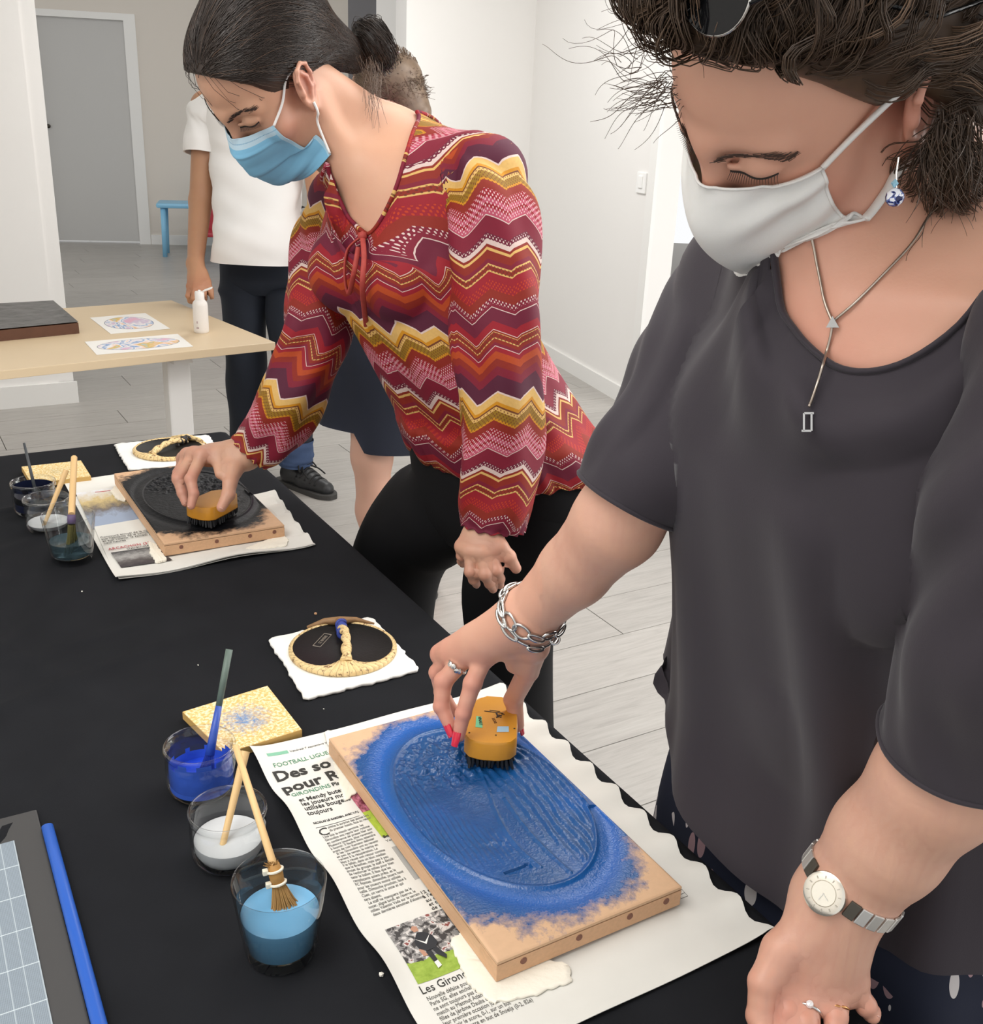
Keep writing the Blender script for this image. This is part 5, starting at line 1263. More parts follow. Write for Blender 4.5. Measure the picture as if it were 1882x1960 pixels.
# ---- shirt
m_shirt = mat('charcoal_jersey', '2d272e', .85, var=.12, vscale=5, bump=.2, bscale=900, bdist=.0004, Sheen_Weight=.12)
NS = 128; th_ = np.linspace(0, 2 * pi, NS, endpoint=False)
def angular(poly, c, n=NS, L=RL, Fv=RF):
    p = smoothline(poly, 400, True); q = p - c; a = np.arctan2(q @ Fv, q @ L) % (2 * pi); o = np.argsort(a); a = a[o]; p = p[o]
    a = np.r_[a[-1] - 2 * pi, a, a[0] + 2 * pi]; p = np.r_[p[-1:], p, p[:1]]
    return np.stack([np.interp(th_, a, p[:, k]) for k in range(3)], 1)
npx = [(1487, 470), (1489, 510), (1497, 560), (1520, 615), (1560, 665), (1610, 702), (1655, 711), (1715, 703), (1790, 664), (1850, 610), (1905, 550), (1955, 490), (1995, 430)]
nl = [SR.hit(x, y, .4, 2.0, .005) for x, y in npx]; nl = [p for p in nl if p is not None]
back = [Nk - RF * .07 - RL * .075 + Z * .045, Nk - RF * .085 + Z * .055, Nk - RF * .06 + RL * .075 + Z * .045, Nk + RL * .095 + RF * .01 + Z * .035]
c0 = A(.30, .80, 1.33)
NLoop = angular(nl + back, c0)
def lp(c, a, b, e=2.2, zf=None):
    r = ring(c, RL, RF, a, b, NS, e)
    if zf is not None: r[:, 2] += zf(th_)
    return r
hem = lp(A(.392, .935, .757), .246, .160, 2.2, lambda t: .10 * np.clip(np.cos(t - .25), 0, 1) ** 2 + .015 * np.sin(t * 3))
loops = [hem, lp(A(.388, .932, .87), .240, .150), lp(A(.374, .900, 1.02), .212, .170), lp(A(.350, .862, 1.15), .200, .180), lp(A(.312, .835, 1.235), .192, .138, 2.2, lambda t: -.035 * np.clip(np.sin(t), 0, 1) + .02 * np.abs(np.cos(t)))]
shl = lp(A(.318, .825, 1.335), .185, .105, 2.4); shl[:, 2] += .012 * np.cos(th_) ** 2 - .02 * np.clip(np.sin(th_), 0, 1)
od = (NLoop - c0) * A(1, 1, 0); od /= np.linalg.norm(od, axis=1)[:, None]; fw_ = np.clip(np.sin(th_) * 1.5, 0, 1)[:, None]; fw_ = fw_ * fw_ * (3 - 2 * fw_)
shl = shl * (1 - fw_) + (NLoop + od * .022 - Z * .040) * fw_
mid = shl * .4 + NLoop * .6 + Z * .006 * (1 - fw_)
loops += [shl, mid, NLoop]
Rr, Fr = loft(loops, 14)
def foldR(u, s, p):
    th = u * 2 * pi; low = np.clip((.75 - s) / .5, 0, 1)
    f = .0095 * np.sin(th * 9 + 4 * s + 1.3 * np.sin(th * 3)) * low + .0030 * np.sin(th * 17 + 2 + 5 * s) * low
    g = np.exp(-((th - pi / 2 + .35) / .35) ** 2) * np.exp(-((s - .97) / .05) ** 2) * .0042 * np.sin(th * 80)
    d = .004 * np.sin((s * 34 + th * 4)) * np.exp(-((th - 1.1) / .5) ** 2) * np.exp(-((s - .62) / .12) ** 2)
    return f + g + d + .0032 * np.sin(th * 13 + 16 * s) * np.exp(-((s - .72) / .16) ** 2)
Rr = displace(Rr, lambda u, s, p: -foldR(u, s, p))
vv_ = SR.push(Rr.reshape(-1, 3), .0042)
shirt = obj('shirt', (vv_, Fr), m_shirt, wR, smooth=True)
obj('neckband', tube(SR.push(smoothline(NLoop[::4], 120, True), .004), .0040, 8, True, flat=.6), m_shirt, shirt, smooth=True)
def sleeve(pts, ra, parent, m, hemw=.012, n=56, seed=0, amp=.004, nb=10, name='sleeve', rb=None, S=None):
    lo = limb_loops(pts, ra, rb, n); R_, F_ = loft(lo, nb)
    k = np.random.default_rng(seed).uniform(0, 6, 4)
    R_ = displace(R_, lambda u, s, p: amp * (np.sin(u * 2 * pi * 4 + s * 5 + k[0]) * .5 + np.sin(u * 2 * pi * 2 - s * 15 + k[1]) * .22 + .4 * np.sin(u * 2 * pi * 8 - s * 4 + k[2])) * np.clip(1 - s ** 8, .15, 1))
    if S is not None: R_ = S.push(R_.reshape(-1, 3), .0045).reshape(R_.shape)
    inner = R_[-1] * .93 + R_[-1].mean(0) * .07; deep = R_[-4] * .92 + R_[-4].mean(0) * .08
    R2 = np.concatenate([R_, inner[None], deep[None]]); k_ = R2.shape[1]; nr = len(R2)
    f = [(i * k_ + j, i * k_ + (j + 1) % k_, (i + 1) * k_ + (j + 1) % k_, (i + 1) * k_ + j) for i in range(nr - 1) for j in range(k_)]
    return R_, obj(name, vf(R2, f), m, parent, smooth=True, angle=70)
rsp = [rS + RL * -.03, P(1400, 565, .965), P(1343, 680, .955), P(1288, 795, .948), P(1236, 882, .945), P(1198, 950, .955)]
R_, s1 = sleeve(rsp, [.058, .060, .057, .053, .0505, .0480], wR, m_shirt, seed=2, S=SR, amp=.0065)
obj('cuff', tube(smoothline(R_[-1][::4], 60, True), .0022, 6, True), m_shirt, s1, smooth=True)
lsp = [lS + RL * .03, P(2070, 700, .645), P(1985, 950, .675), P(1925, 1190, .715), P(1868, 1345, .765), P(1828, 1430, .79)]
R_, s2 = sleeve(lsp, [.064, .072, .070, .066, .061, .0575], wR, m_shirt, seed=5, S=SR, amp=.006)
obj('cuff', tube(smoothline(R_[-1][::4], 60, True), .0022, 6, True), m_shirt, s2, smooth=True)
# ---- skirt with printed flowers
def floral():
    m = bpy.data.materials.new('navy_floral'); m.use_nodes = True; t = NT(m); co = t.attr('cuv').outputs['Vector']
    def petals(sc, sx, sy, rot, thr):
        mp = t.new('ShaderNodeMapping'); mp.inputs['Rotation'].default_value = (0, 0, rot); mp.inputs['Scale'].default_value = (sx, sy, 1); t.link(co, mp.inputs[0])
        v = t.new('ShaderNodeTexVoronoi'); v.inputs['Scale'].default_value = sc; t.link(mp.outputs[0], v.inputs['Vector'])
        return t.math('LESS_THAN', v.outputs['Distance'], thr)
    cl_ = t.math('GREATER_THAN', t.noise(9, co, 2), .42)
    a = t.math('MULTIPLY', petals(52, 1, .38, .6, .34), cl_); b = t.math('MULTIPLY', petals(46, 1, .4, -.7, .31), cl_)
    c = t.mix(a, lin('1b2135'), lin('d9d3d2')); c = t.mix(b, c, lin('a9898f')); t.color(c); t.b.inputs['Roughness'].default_value = .8; return m
sk = [lp(A(.378, .925, .95), .190, .125), lp(A(.390, .935, .85), .205, .130), lp(A(.396, .940, .70), .236, .140), lp(A(.404, .945, .50), .25, .155), lp(A(.41, .95, .34), .26, .165)]
Rk, Fk = loft(sk, 8); Rk = displace(Rk, lambda u, s, p: -.008 * s * np.sin(u * 2 * pi * 9 + 2 * np.sin(u * 6.28 * 2)))
th2 = np.tile(th_, (len(Rk), 1)); obj('skirt', (Rk.reshape(-1, 3), Fk), floral(), wR, smooth=True, attrs={'cuv': np.c_[(th2 * .2).ravel(), Rk[..., 2].ravel(), 0 * th2.ravel()]})
for q in (-1, 1):
    an = A(.39, .945, .0) + RL * q * .085
    obj('shoe', lathe([(0, 0), (.040, 0), (.042, .012), (.036, .03), (.0, .035)], an + RF * .05, 24), mat('shoe_dark', '26262a', .5), wR, smooth=True)
# ---- hair
m_hairR = hair_mat('brown_hair', '3a2c24', '54412f', .45); m_hairR2 = hair_mat('brown_hair_light', '5a4637', '7b624d', .4)
SHr = Sdf(); 
SHr.el(hw(0, -.020, .070), (.090, .106, .088), RH, .01)
SHr.el(hw(0, .028, .128), (.070, .056, .038), RH, .04); SHr.el(hw(-.062, -.052, .010), (.028, .040, .070), RH, .03); SHr.el(hw(.070, -.030, .030), (.032, .055, .065), RH, .03)
SHr.el(hw(-.03, -.085, -.02), (.065, .045, .07), RH, .04)
def hairline_fn(front_z, temple_z, side_z, nape_z, x0=.04):
    def f(P):
        q = (P - tH) @ RH; y = q[:, 1]; zl = np.interp(y, [-.11, -.05, -.015, .012, .042, .062, .080], [nape_z, -.05, side_z - .012, side_z, temple_z, front_z - .012, front_z])
        return (zl - q[:, 2]) * .7
    return f
SHr.el(P(1815, 275, .715), (.042, .042, .040), None, .03)
SHr0 = Sdf(); SHr0.p = list(SHr.p)
SHr.fn(hairline_fn(.118, .078, .026, -.085), hw(0, 0, .05), .3, .008, 'i')
vb, fb = sdf_mesh(SHr, hw(0, 0, .04) - .22, hw(0, 0, .04) + .22, .004)
hairR = obj('hair', (vb, fb), m_hairR, wR, smooth=True)
def curls(n, S, rootfn, L, m=20, curl=.007, wl=.05, lift=.010, seed=0, grav=.3, flow=None, kids=10, spread=.004):
    rr = np.random.default_rng(seed); P0 = rootfn(rr, n); Gn = S.grad(P0); out = np.zeros((n, m, 3)); p = P0.copy()
    d = flow(P0, Gn, rr); d /= np.linalg.norm(d, axis=1)[:, None]; ln = L * rr.uniform(.6, 1.15, n); ph = rr.uniform(0, 6.28, n); tgt = lift * rr.random(n) ** 1.3
    wls = wl * rr.uniform(.7, 1.4, n); cr = curl * rr.uniform(.5, 1.3, n); lo_ = (P0 - tH) @ RH; gv = np.clip((-lo_[:, 1] + .01) / .05, 0, 1)[:, None] * grav; A1 = np.zeros((n, m, 3)); B1 = np.zeros((n, m, 3))
    for i in range(m):
        g = S.grad(p); d = d - Z * gv * .08; d = d - g * (d * g).sum(1)[:, None] * .8; d /= np.linalg.norm(d, axis=1)[:, None] + 1e-9
        side = np.cross(d, g); a = ph + i / (m - 1) * ln / wls * 6.28; w_ = np.clip(i / 5, 0, 1)
        out[:, i] = p + (side * np.cos(a)[:, None] + g * (np.sin(a) * .6)[:, None]) * (cr * w_)[:, None]; A1[:, i] = side; B1[:, i] = g
        p = p + d * (ln / m)[:, None]; p = p + g * ((tgt - S(p)) * .5)[:, None]
    K = []
    for k in range(kids):                                  # locks: children follow a guide, closer together at the tip
        o1, o2 = rr.normal(0, spread, (2, n, 1, 1)); taper = (1.0 - .55 * np.linspace(0, 1, m))[None, :, None]; wob = rr.normal(0, .0006, (n, m, 3)).cumsum(1) * .35
        K.append(out + (A1 * o1 + B1 * np.abs(o2) * .8) * taper + wob)
    K = np.concatenate(K); de = np.linalg.norm(K - hw(-.084, .002, .016), axis=2).min(1); 
    q = (K - tH) @ RH; zl = np.interp(q[..., 1], [.02, .035, .050, .064, .080], [.045, .072, .092, .106, .112]); bad = ((q[..., 1] > .02) & (q[..., 2] < zl - .004)).any(1); return K[(de > .019) & ~bad]
def rootsR(rr, n):
    o = []
    while len(o) < n:
        q = rr.normal(0, 1, (n * 3, 3)); q /= np.linalg.norm(q, axis=1)[:, None]; p = np.array([0, -.015, .065]) + q * A(.080, .098, .088)
        zl = np.interp(p[:, 1], [-.11, -.05, -.015, .012, .045, .070, .095], [-.06, -.03, .022, .046, .095, .120, .125]); o += list(p[p[:, 2] > zl])
    return np.array([hw(*p) for p in o[:n]])
nrm_ = lambda v: v / (np.linalg.norm(v, axis=1)[:, None] + 1e-9)
fl = lambda P0, G, rr: nrm_(P0 - hw(0, .10, .080)) + (RH @ A(0, -1, .15)) * .5 + rr.normal(0, .22, P0.shape)
def front_roots(rr, n):
    s = rr.uniform(-1, 1, n); y = .066 - .046 * s ** 2 + rr.normal(0, .003, n); z = .120 - .040 * s ** 2 + np.abs(rr.normal(0, .006, n)); return np.array([hw(a * .074, b, c) for a, b, c in zip(s, y, z)])
flf = lambda P0, G, rr: G * .5 + (RH @ A(0, -.55, 1.0)) * 1.2 + (P0 - hw(0, .05, .09)) * 6 + rr.normal(0, .25, P0.shape)
Pc = curls(330, SHr0, rootsR, .15, 18, .0075, .055, .016, 1, .35, fl, 11, .0045)
obj('curls', strands(None, Pc, .00052, .00025), m_hairR, hairR)
Pc = curls(110, SHr0, front_roots, .12, 18, .0065, .060, .016, 2, .0, flf, 10, .0040)
obj('curls', strands(None, Pc, .0005, .00025), m_hairR, hairR)
def nape_roots(rr, n):
    p = np.array([P(1805 + rr.normal(0, 38), 255 + rr.normal(0, 26), .66) for _ in range(n)]); return p - SHr0.grad(p) * SHr0(p)[:, None]
fln = lambda P0, G, rr: -Z * .8 + _R * rr.normal(.1, .5, (len(P0), 1)) + rr.normal(0, .2, P0.shape)
Pc = curls(80, SHr0, nape_roots, .085, 18, .0045, .065, .010, 7, .4, fln, 13, .0045)
obj('curls', strands(None, Pc, .0005, .00022), m_hairR, hairR)
Pc = curls(60, SHr0, rootsR, .16, 18, .010, .060, .022, 3, .3, fl, 6, .004)
obj('curls', strands(None, Pc, .0005, .00025), m_hairR2, hairR)
# loose curls over the brow edge and at the nape
def loose(n, cen, spread, d0, L, seed, curl=.010, wl=.05, g=.4, m=20):
    rr = np.random.default_rng(seed); out = []
    for i in range(n):
        p = cen + rr.normal(0, 1, 3) * spread; d = d0 + rr.normal(0, .35, 3); d /= np.linalg.norm(d); x = np.cross(d, rr.normal(0, 1, 3)); x /= np.linalg.norm(x); y = np.cross(d, x); ph = rr.uniform(0, 6.28); l = L * rr.uniform(.5, 1.2); q = []
        for k in range(m):
            a = ph + k / m * l / wl * 6.28; q.append(p + (x * cos(a) + y * sin(a)) * curl * min(1, k / 4)); d = d - Z * g * .05; d /= np.linalg.norm(d); p = p + d * l / m
        out.append(q)
    return np.array(out)
lv = -(_R); 
obj('loose_curls', strands(None, np.concatenate([
    loose(40, P(1278, 95, .70), .011, lv * .6 + Z * .3, .055, 1, .007, .07), loose(44, P(1288, 172, .69), .007, lv - Z * .15, .045, 2, .004, .06), loose(30, P(1262, 40, .72), .012, lv * .5 + Z * .8, .06, 3),
    loose(26, P(1795, 320, .665), .012, -Z + _R * .2, .035, 4, .004, .07), loose(20, P(1865, 270, .66), .014, -Z + _R * .2, .05, 6, .005, .08)]), .00034, .00016), m_hairR, hairR)['kind'] = 'stuff'
# ---- sunglasses pushed up into the hair
m_lens = mat('dark_lens', '0a0b0d', .08, spec=.3); m_silver = mat('polished_silver', 'c9c7c4', .2, 1.); m_gold = mat('rose_gold', 'd9a06a', .25, 1.)
sg = thing('sunglasses', hw(0, .05, .16), 'dark sunglasses pushed up into the curly brown hair', 'sunglasses')
lc = inv(RH, tH, SHr0.hit(1392, 0, .4, 2, .016) + _U * .006); nrm = A(0, .72, .70); nrm /= np.linalg.norm(nrm); up_ = A(0, -.70, .72)
for q in (-1, 1):
    c = A(q * abs(lc[0]), lc[1], lc[2]); ex = A(1, 0, 0)
    el_ = [(cos(a) * .027, sin(a) * (.022 if sin(a) > 0 else .024)) for a in np.linspace(0, 2 * pi, 40, False)]
    pts = [hw(*(c + ex * x + up_ * y)) for x, y in el_]
    obj('lens', vf(pts + [p + (RH @ nrm) * .0015 for p in pts], [tuple(range(40))[::-1], tuple(range(40, 80))] + [(i, (i + 1) % 40, 40 + (i + 1) % 40, 40 + i) for i in range(40)]), m_lens, sg)
    obj('rim', tube(pts, .0012, 6, True), m_silver, sg, smooth=True)
    obj('temple', tube([hw(*(c + ex * q * .027)), hw(*(c + A(q * .040, -.02, .0))), hw(q * .098, -.02, .085), hw(q * .096, -.075, .05)], .0016, 6), m_lens, sg, smooth=True)
obj('bridge', tube([hw(*(A(s * (abs(lc[0]) - .027), lc[1], lc[2]) + nrm * .003 * (1 - s * s))) for s in (-1, -.5, 0, .5, 1)], .0014, 6), m_silver, sg, smooth=True)
# ---- necklace
m_chain = mat('silver_snake_chain', 'b4a89c', .35, 1.)
nk = thing('necklace', notch + Z * .0, 'thin silver Y necklace with rectangular pendant on the woman in the dark shirt', 'necklace')
cl = [SR.hit(x, y, .4, 2, .0022) for x, y in [(1556, 452), (1562, 478), (1567, 505), (1573, 535), (1583, 580), (1597, 616)]]
cr = [SR.hit(x, y, .4, 2, .0022) for x, y in [(1597, 616), (1640, 580), (1700, 520), (1745, 470), (1772, 425), (1788, 400)]]
full = [p for p in cl[::1] if p is not None], [p for p in cr if p is not None]
obj('chain', join(tube(smoothline(full[0], 30), .0011, 6), tube(smoothline(full[1], 40), .0011, 6)), m_chain, nk, smooth=True)
from mathutils.bvhtree import BVHTree
bvh = BVHTree.FromPolygons([Vector(p) for p in vv_], [tuple(f) for f in Fr])
def on_shirt(x, y, off):
    r = ray(x, y); r = r / np.linalg.norm(r); h = bvh.ray_cast(Vector(_O), Vector(r)); q = SR.hit(x, y, .4, 2, 0); d = np.linalg.norm(q - _O)
    if h[0] is not None: d = min(d, h[3])
    return _O + r * (d - off)
dr = [full[0][-1]] + [on_shirt(x, y, o) for x, y, o in [(1591, 640, .003), (1583, 672, .003), (1575, 700, .008), (1566, 730, .005), (1556, 760, .004), (1549, 778, .004)]]
obj('drop', tube(smoothline(dr, 30), .0011, 6), m_chain, nk, smooth=True)
a = full[0][-1]; fz = vw(a)
obj('clasp', prism([a + _R * -.0045 - _U * .004 + fz * .001, a + _R * .0045 - _U * .004 + fz * .001, a + _U * .004 + fz * .001][::1], fz * .003), m_silver, nk)
a = dr[-1] - _U * .0045
obj('pendant', join(*[box(a + _R * (x - .0015 * (y / .01)) * 1.0 - _U * y, sx, .002, sy, _R, fz, _U) for x, y, sx, sy in ((-.0026, .006, .0014, .012), (.0026, .006, .0014, .012), (0, 0, .0066, .0014), (0, .012, .0066, .0014))]), m_silver, nk)
# ---- earring
le = P(1713, 378, .655); er = thing('earring', le, 'blue and white porcelain bead earring', 'earring')
def bead_mat():
    m = bpy.data.materials.new('porcelain_bead'); m.use_nodes = True; t = NT(m); n = t.noise(160, t.obj(), 2, .5, 1.); t.color(t.ramp(n, [(.44, lin('e9ebf2')), (.5, lin('5a6aa8')), (.56, lin('1d2350'))], 'CONSTANT')); t.b.inputs['Roughness'].default_value = .1; return m
obj('bead', lathe([(0, -.0058), (.003, -.005), (.0052, -.0027), (.0058, 0), (.0052, .0027), (.003, .005), (0, .0058)], le, 20), bead_mat(), er, smooth=True)
obj('crystal', lathe([(0, -.003), (.0026, 0), (0, .003)], le + Z * .0085 - _R * .0015, 8), mat('pale_blue_crystal', '9fd0e6', .08, .2), er)
obj('hook', tube([le + Z * .0055, le + Z * .014 - _R * .0018, le + Z * .024 - _R * .002], .0005, 5), m_silver, er)
# ---- watch on the left wrist
axw = (lW - P(1630, 695 + 1000, .878)); axw /= np.linalg.norm(axw)
wc0 = P(1590, 1738, .885) ; dc = SR.hit(1582, 1709, .4, 2, .0); wtc = dc - SR.grad(dc[None])[0] * .030
nd = SR.grad(dc[None])[0]; nd = nd - axw * (nd @ axw); nd /= np.linalg.norm(nd); sd_ = np.cross(axw, nd)
wt = thing('wrist_watch', dc, 'silver wristwatch with round pale dial on the left wrist', 'watch')
m_steel2 = mat('brushed_steel', 'dad9d5', .42, .85); m_dialm = mat('watch_dial', 'e6e1d4', .25, .5); m_bezel = mat('watch_bezel', 'dcd6ca', .2, .8); m_gr = mat('watch_dark', '4b473f', .4, .3)
nb = nd * .8 + vw(dc) * .35; nb /= np.linalg.norm(nb); cbase = dc + nb * .0015
obj('case', lathe([(0, 0), (.0172, 0), (.0178, .002), (.0172, .0042), (.0155, .0050), (.0105, .0052), (.0100, .0046), (0, .0046)], cbase, 40, nb), m_bezel, wt, smooth=True, angle=35)
obj('dial', lathe([(0, .0051), (.0098, .0051), (.0100, .0047)], cbase, 36, nb), m_dialm, wt, smooth=True, angle=40)
hx = np.cross(nb, axw); hx /= np.linalg.norm(hx); hy = np.cross(nb, hx)
obj('hands', join(box(cbase + nb * .0056 + hx * .0028 - hy * .001, .007, .0006, .0003, hx * .95 - hy * .3, hy * .95 + hx * .3, nb), box(cbase + nb * .0056 - hy * .003, .0006, .007, .0003, hx, hy, nb)), m_steel2, wt)
obj('numeral', join(*[box(cbase + nb * .0055 + (hx * cos(a) + hy * sin(a)) * .0132, .0022, .0007, .0003, hx * cos(a) + hy * sin(a), np.cross(nb, hx * cos(a) + hy * sin(a)), nb) for a in np.arange(12) * pi / 6]), mat('watch_numeral', 'b3aca0', .4), wt)
WCen = lW + axw * -.004
for k in range(22):
    a = (k + .5) / 22 * 2 * pi
    if abs((a + pi) % (2 * pi) - pi) < .48: continue
    d = nd * cos(a) + sd_ * sin(a)
    p = SR.snap(wtc, d, .0010)[0]
    gd = SR.grad(p[None])[0]; gd = gd - axw * (gd @ axw); gd /= np.linalg.norm(gd)
    obj('band_link', box(p + gd * .0008, .0094, .0150 - .002 * (k % 2) * 0, .0024, np.cross(axw, gd), axw, gd, bev=.0007), m_steel2 if abs((a + pi) % (2 * pi) - pi) > .8 else m_gr, wt)
# ---- bracelet on the right wrist
axb = rW - P(1100, 1092, 1.02); axb /= np.linalg.norm(axb); bc_ = rW - axb * .006
_, b1, b2 = frame_of(axb)
br = thing('bracelet', bc_, 'silver chain-link bracelet on the right wrist above the brush', 'bracelet')
def wrist_pts(a, sh, off):
    a, sh = np.atleast_1d(a), np.broadcast_to(sh, np.shape(np.atleast_1d(a))); d = np.outer(np.cos(a), b1) + np.outer(np.sin(a), b2)
    return SR.snap(bc_ + np.outer(sh, axb), d, off)
ns_ = 13; todo = []
for row, (sh0, tilt) in enumerate(((-.007, .006), (.005, -.004))):
    for k in range(ns_):
        a = (k + .5 * row) / ns_ * 2 * pi; sh = sh0 + tilt * cos(a - 1.0); big = k % 3 == 0
        if row == 1 and k % 2: s_ = np.linspace(-.26, .26, 7); todo.append((a + s_, sh + 0 * s_, .0022 + 0 * s_, False)); continue
        w1, w2 = (.0092, .0066) if big else (.0082, .0045); q = np.linspace(0, 2 * pi, 22, False); flat_ = (k + row) % 2 == 0
        todo.append((a + np.cos(q) * w1 / .031, sh + np.sin(q) * w2 * (1 if flat_ else .35), .0022 + (0 * q if flat_ else .0018 * (1 + np.sin(q))), True))
allp = wrist_pts(np.concatenate([t[0] for t in todo]), np.concatenate([t[1] for t in todo]), np.concatenate([t[2] for t in todo])); i0 = 0
for t_ in todo:
    n_ = len(t_[0]); obj('link', tube(allp[i0:i0 + n_], .0017, 7, t_[3]), m_silver, br, smooth=True); i0 += n_
tb0 = SR.hit(1066, 1200, .4, 2, .004); tb0 = P(1068, 1195, 1.085) if tb0 is None else tb0
obj('toggle_bar', tube([P(1083, 1172, 1.07), P(1056, 1216, 1.075)], .0019, 8), m_silver, br, smooth=True)
obj('toggle_ring', tube([P(1063, 1195, 1.078) + (_R * cos(q) * .5 + _U * sin(q)) * .010 for q in np.linspace(0, 2 * pi, 24, False)], .0014, 7, True), m_silver, br, smooth=True)
obj('link', tube([P(1062, 1224, 1.082) + (_R * cos(q) + _U * sin(q)) * .005 for q in np.linspace(0, 2 * pi, 20, False)], .0012, 7, True), m_silver, br, smooth=True)
# ---- rings
def ring_on(name, a, b, r, m, label, w_=.0013, stone=None, frac=.5):
    d = (b - a) / np.linalg.norm(b - a); c = a + (b - a) * frac; _, x, y = frame_of(d); pts = [c + (x * cos(q) + y * sin(q)) * r for q in np.linspace(0, 2 * pi, 30, False)]
    t = thing(name, c, label, 'ring'); obj('band', tube(pts, w_, 8, True), m, t, smooth=True)
    if stone:
        f = vw(c); f = f - d * (f @ d); f /= np.linalg.norm(f); n_, sz, mm = stone
        for k in range(n_):
            g = f + np.cross(d, f) * (k - (n_ - 1) / 2) * .42; g /= np.linalg.norm(g)
            obj('setting', lathe([(0, -.001), (sz, 0), (sz * .8, sz * .7), (0, sz * .9)], c + g * (r + .0005) + d * .0012 * ((k % 2) - .5), 8, g), mm, t)
    return t
m_stone = mat('clear_stone', 'e8e8ea', .05, .3); m_dks = mat('dark_stone', '4a423c', .2, .3)
ring_on('finger_ring', rm[1], rfg[1][0], .0112, m_silver, 'silver ring with a leafy setting on the hand holding the near brush', .0013, (4, .0036, m_silver), .45)
ring_on('finger_ring', lm[1], lf[1][0], .0110, m_silver, 'silver ring with a square clear stone on the hand at the table edge', .0014, (1, .0034, m_stone), .62)
ring_on('finger_ring', lm[2], lf[2][0], .0105, m_gold, 'rose gold ring on the hand at the table edge', .0013, None, .72)
# ------------------------------------------------------------------ woman in the zigzag blouse (middle)
m_skinL = skin_mat('skin_light', 'cda084', 'bd8070', .48, 0.)
RB = A(-.7893, -.4335, -.4349, .6044, -.4237, -.6746, .1082, -.7953, .5965).reshape(3, 3); tB = A(-.3547, 1.6708, 1.4753)
SL = Sdf(); bw = add_head(SL, RB, tB, .97, jaw=1.0, es=1.2, ey=.0, ez=.007); ShL = Sdf(); add_head(ShL, RB, tB, .97, jaw=1.0, es=1.2, ey=.0, ez=.007)
blS, brS = P(935, 335, 1.56), P(655, 385, 1.80)                   # shoulders
LL = (brS - blS) * A(1, 1, 0); LL /= np.linalg.norm(LL); LF = np.cross(Z, LL); LF = LF if LF @ A(-1, -.5, 0) > 0 else -LF
LM = np.stack([LL, LF, Z], 1)
nkB = P(752, 292, 1.68); ntB = P(706, 372, 1.60)
SL.rc(bw(0, -.030, -.045), nkB, .052, .056, .03); SL.rc(bw(0, .012, -.075), ntB - LF * .045 + Z * .01, .040, .050, .03)
SL.rc(blS, nkB, .048, .052, .045); SL.rc(brS, nkB, .048, .052, .045)
ch = P(775, 470, 1.66); SL.el(ch, (.150, .090, .150), LM, .05)
wa = P(868, 690, 1.72); SL.el(wa, (.125, .085, .16), LM, .06); pv = P(965, 860, 1.80); SL.el(pv, (.165, .110, .13), LM, .06)
for q in (-1, 1):
    SL.el(ch + LF * .066 + LL * q * .070 - Z * .045, (.060, .050, .060), LM, .04)
    SL.rc(ntB + LL * q * .016 - LF * .004, ntB + LL * q * .13 - LF * .05 + Z * .022, .0075, .0075, .016)
SL.rc(ntB + LL * .012 + Z * .0, bw(-.055, -.012, -.035), .010, .013, .022)
# right arm, brushing
bE, bW = P(604, 672, 1.76), P(470, 868, 1.795)
SL.rc(brS, bE, .046, .036, .03); SL.rc(bE, bW, .037, .0255, .012)
qm = [P(386, 872, 1.762), P(371, 870, 1.782), P(360, 872, 1.800), P(352, 878, 1.818)]
qf = [[P(365, 917, 1.735), P(371, 945, 1.727), P(366, 968, 1.722)], [P(341, 917, 1.752), P(349, 944, 1.748), P(355, 962, 1.744)],
      [P(340, 912, 1.785), P(347, 938, 1.785), P(356, 955, 1.782)], [P(340, 905, 1.815), P(348, 928, 1.815), P(358, 942, 1.810)]]
qt = [P(446, 900, 1.765), P(440, 926, 1.742), P(437, 947, 1.733), P(424, 971, 1.720)]
add_hand(SL, bW, .0255, qm, qf, qt, .98)
# left arm, hanging
aE, aW = P(950, 690, 1.56), P(930, 1002, 1.615)
SL.rc(blS, aE, .046, .038, .03); SL.rc(aE, aW, .039, .0265, .012)
am = [P(941, 1054, 1.585), P(922, 1058, 1.580), P(901, 1055, 1.585), P(886, 1046, 1.597)]
af = [[P(950, 1092, 1.580), P(956, 1108, 1.592), P(957, 1119, 1.602)], [P(929, 1099, 1.575), P(938, 1116, 1.588), P(944, 1127, 1.600)],
      [P(901, 1094, 1.580), P(907, 1109, 1.592), P(912, 1118, 1.602)], [P(884, 1064, 1.600), P(884, 1074, 1.615), P(886, 1080, 1.625)]]
at_ = [P(940, 1022, 1.590), P(958, 1046, 1.582), P(974, 1066, 1.585), P(988, 1088, 1.592)]
add_hand(SL, aW, .0270, am, af, at_, .98)
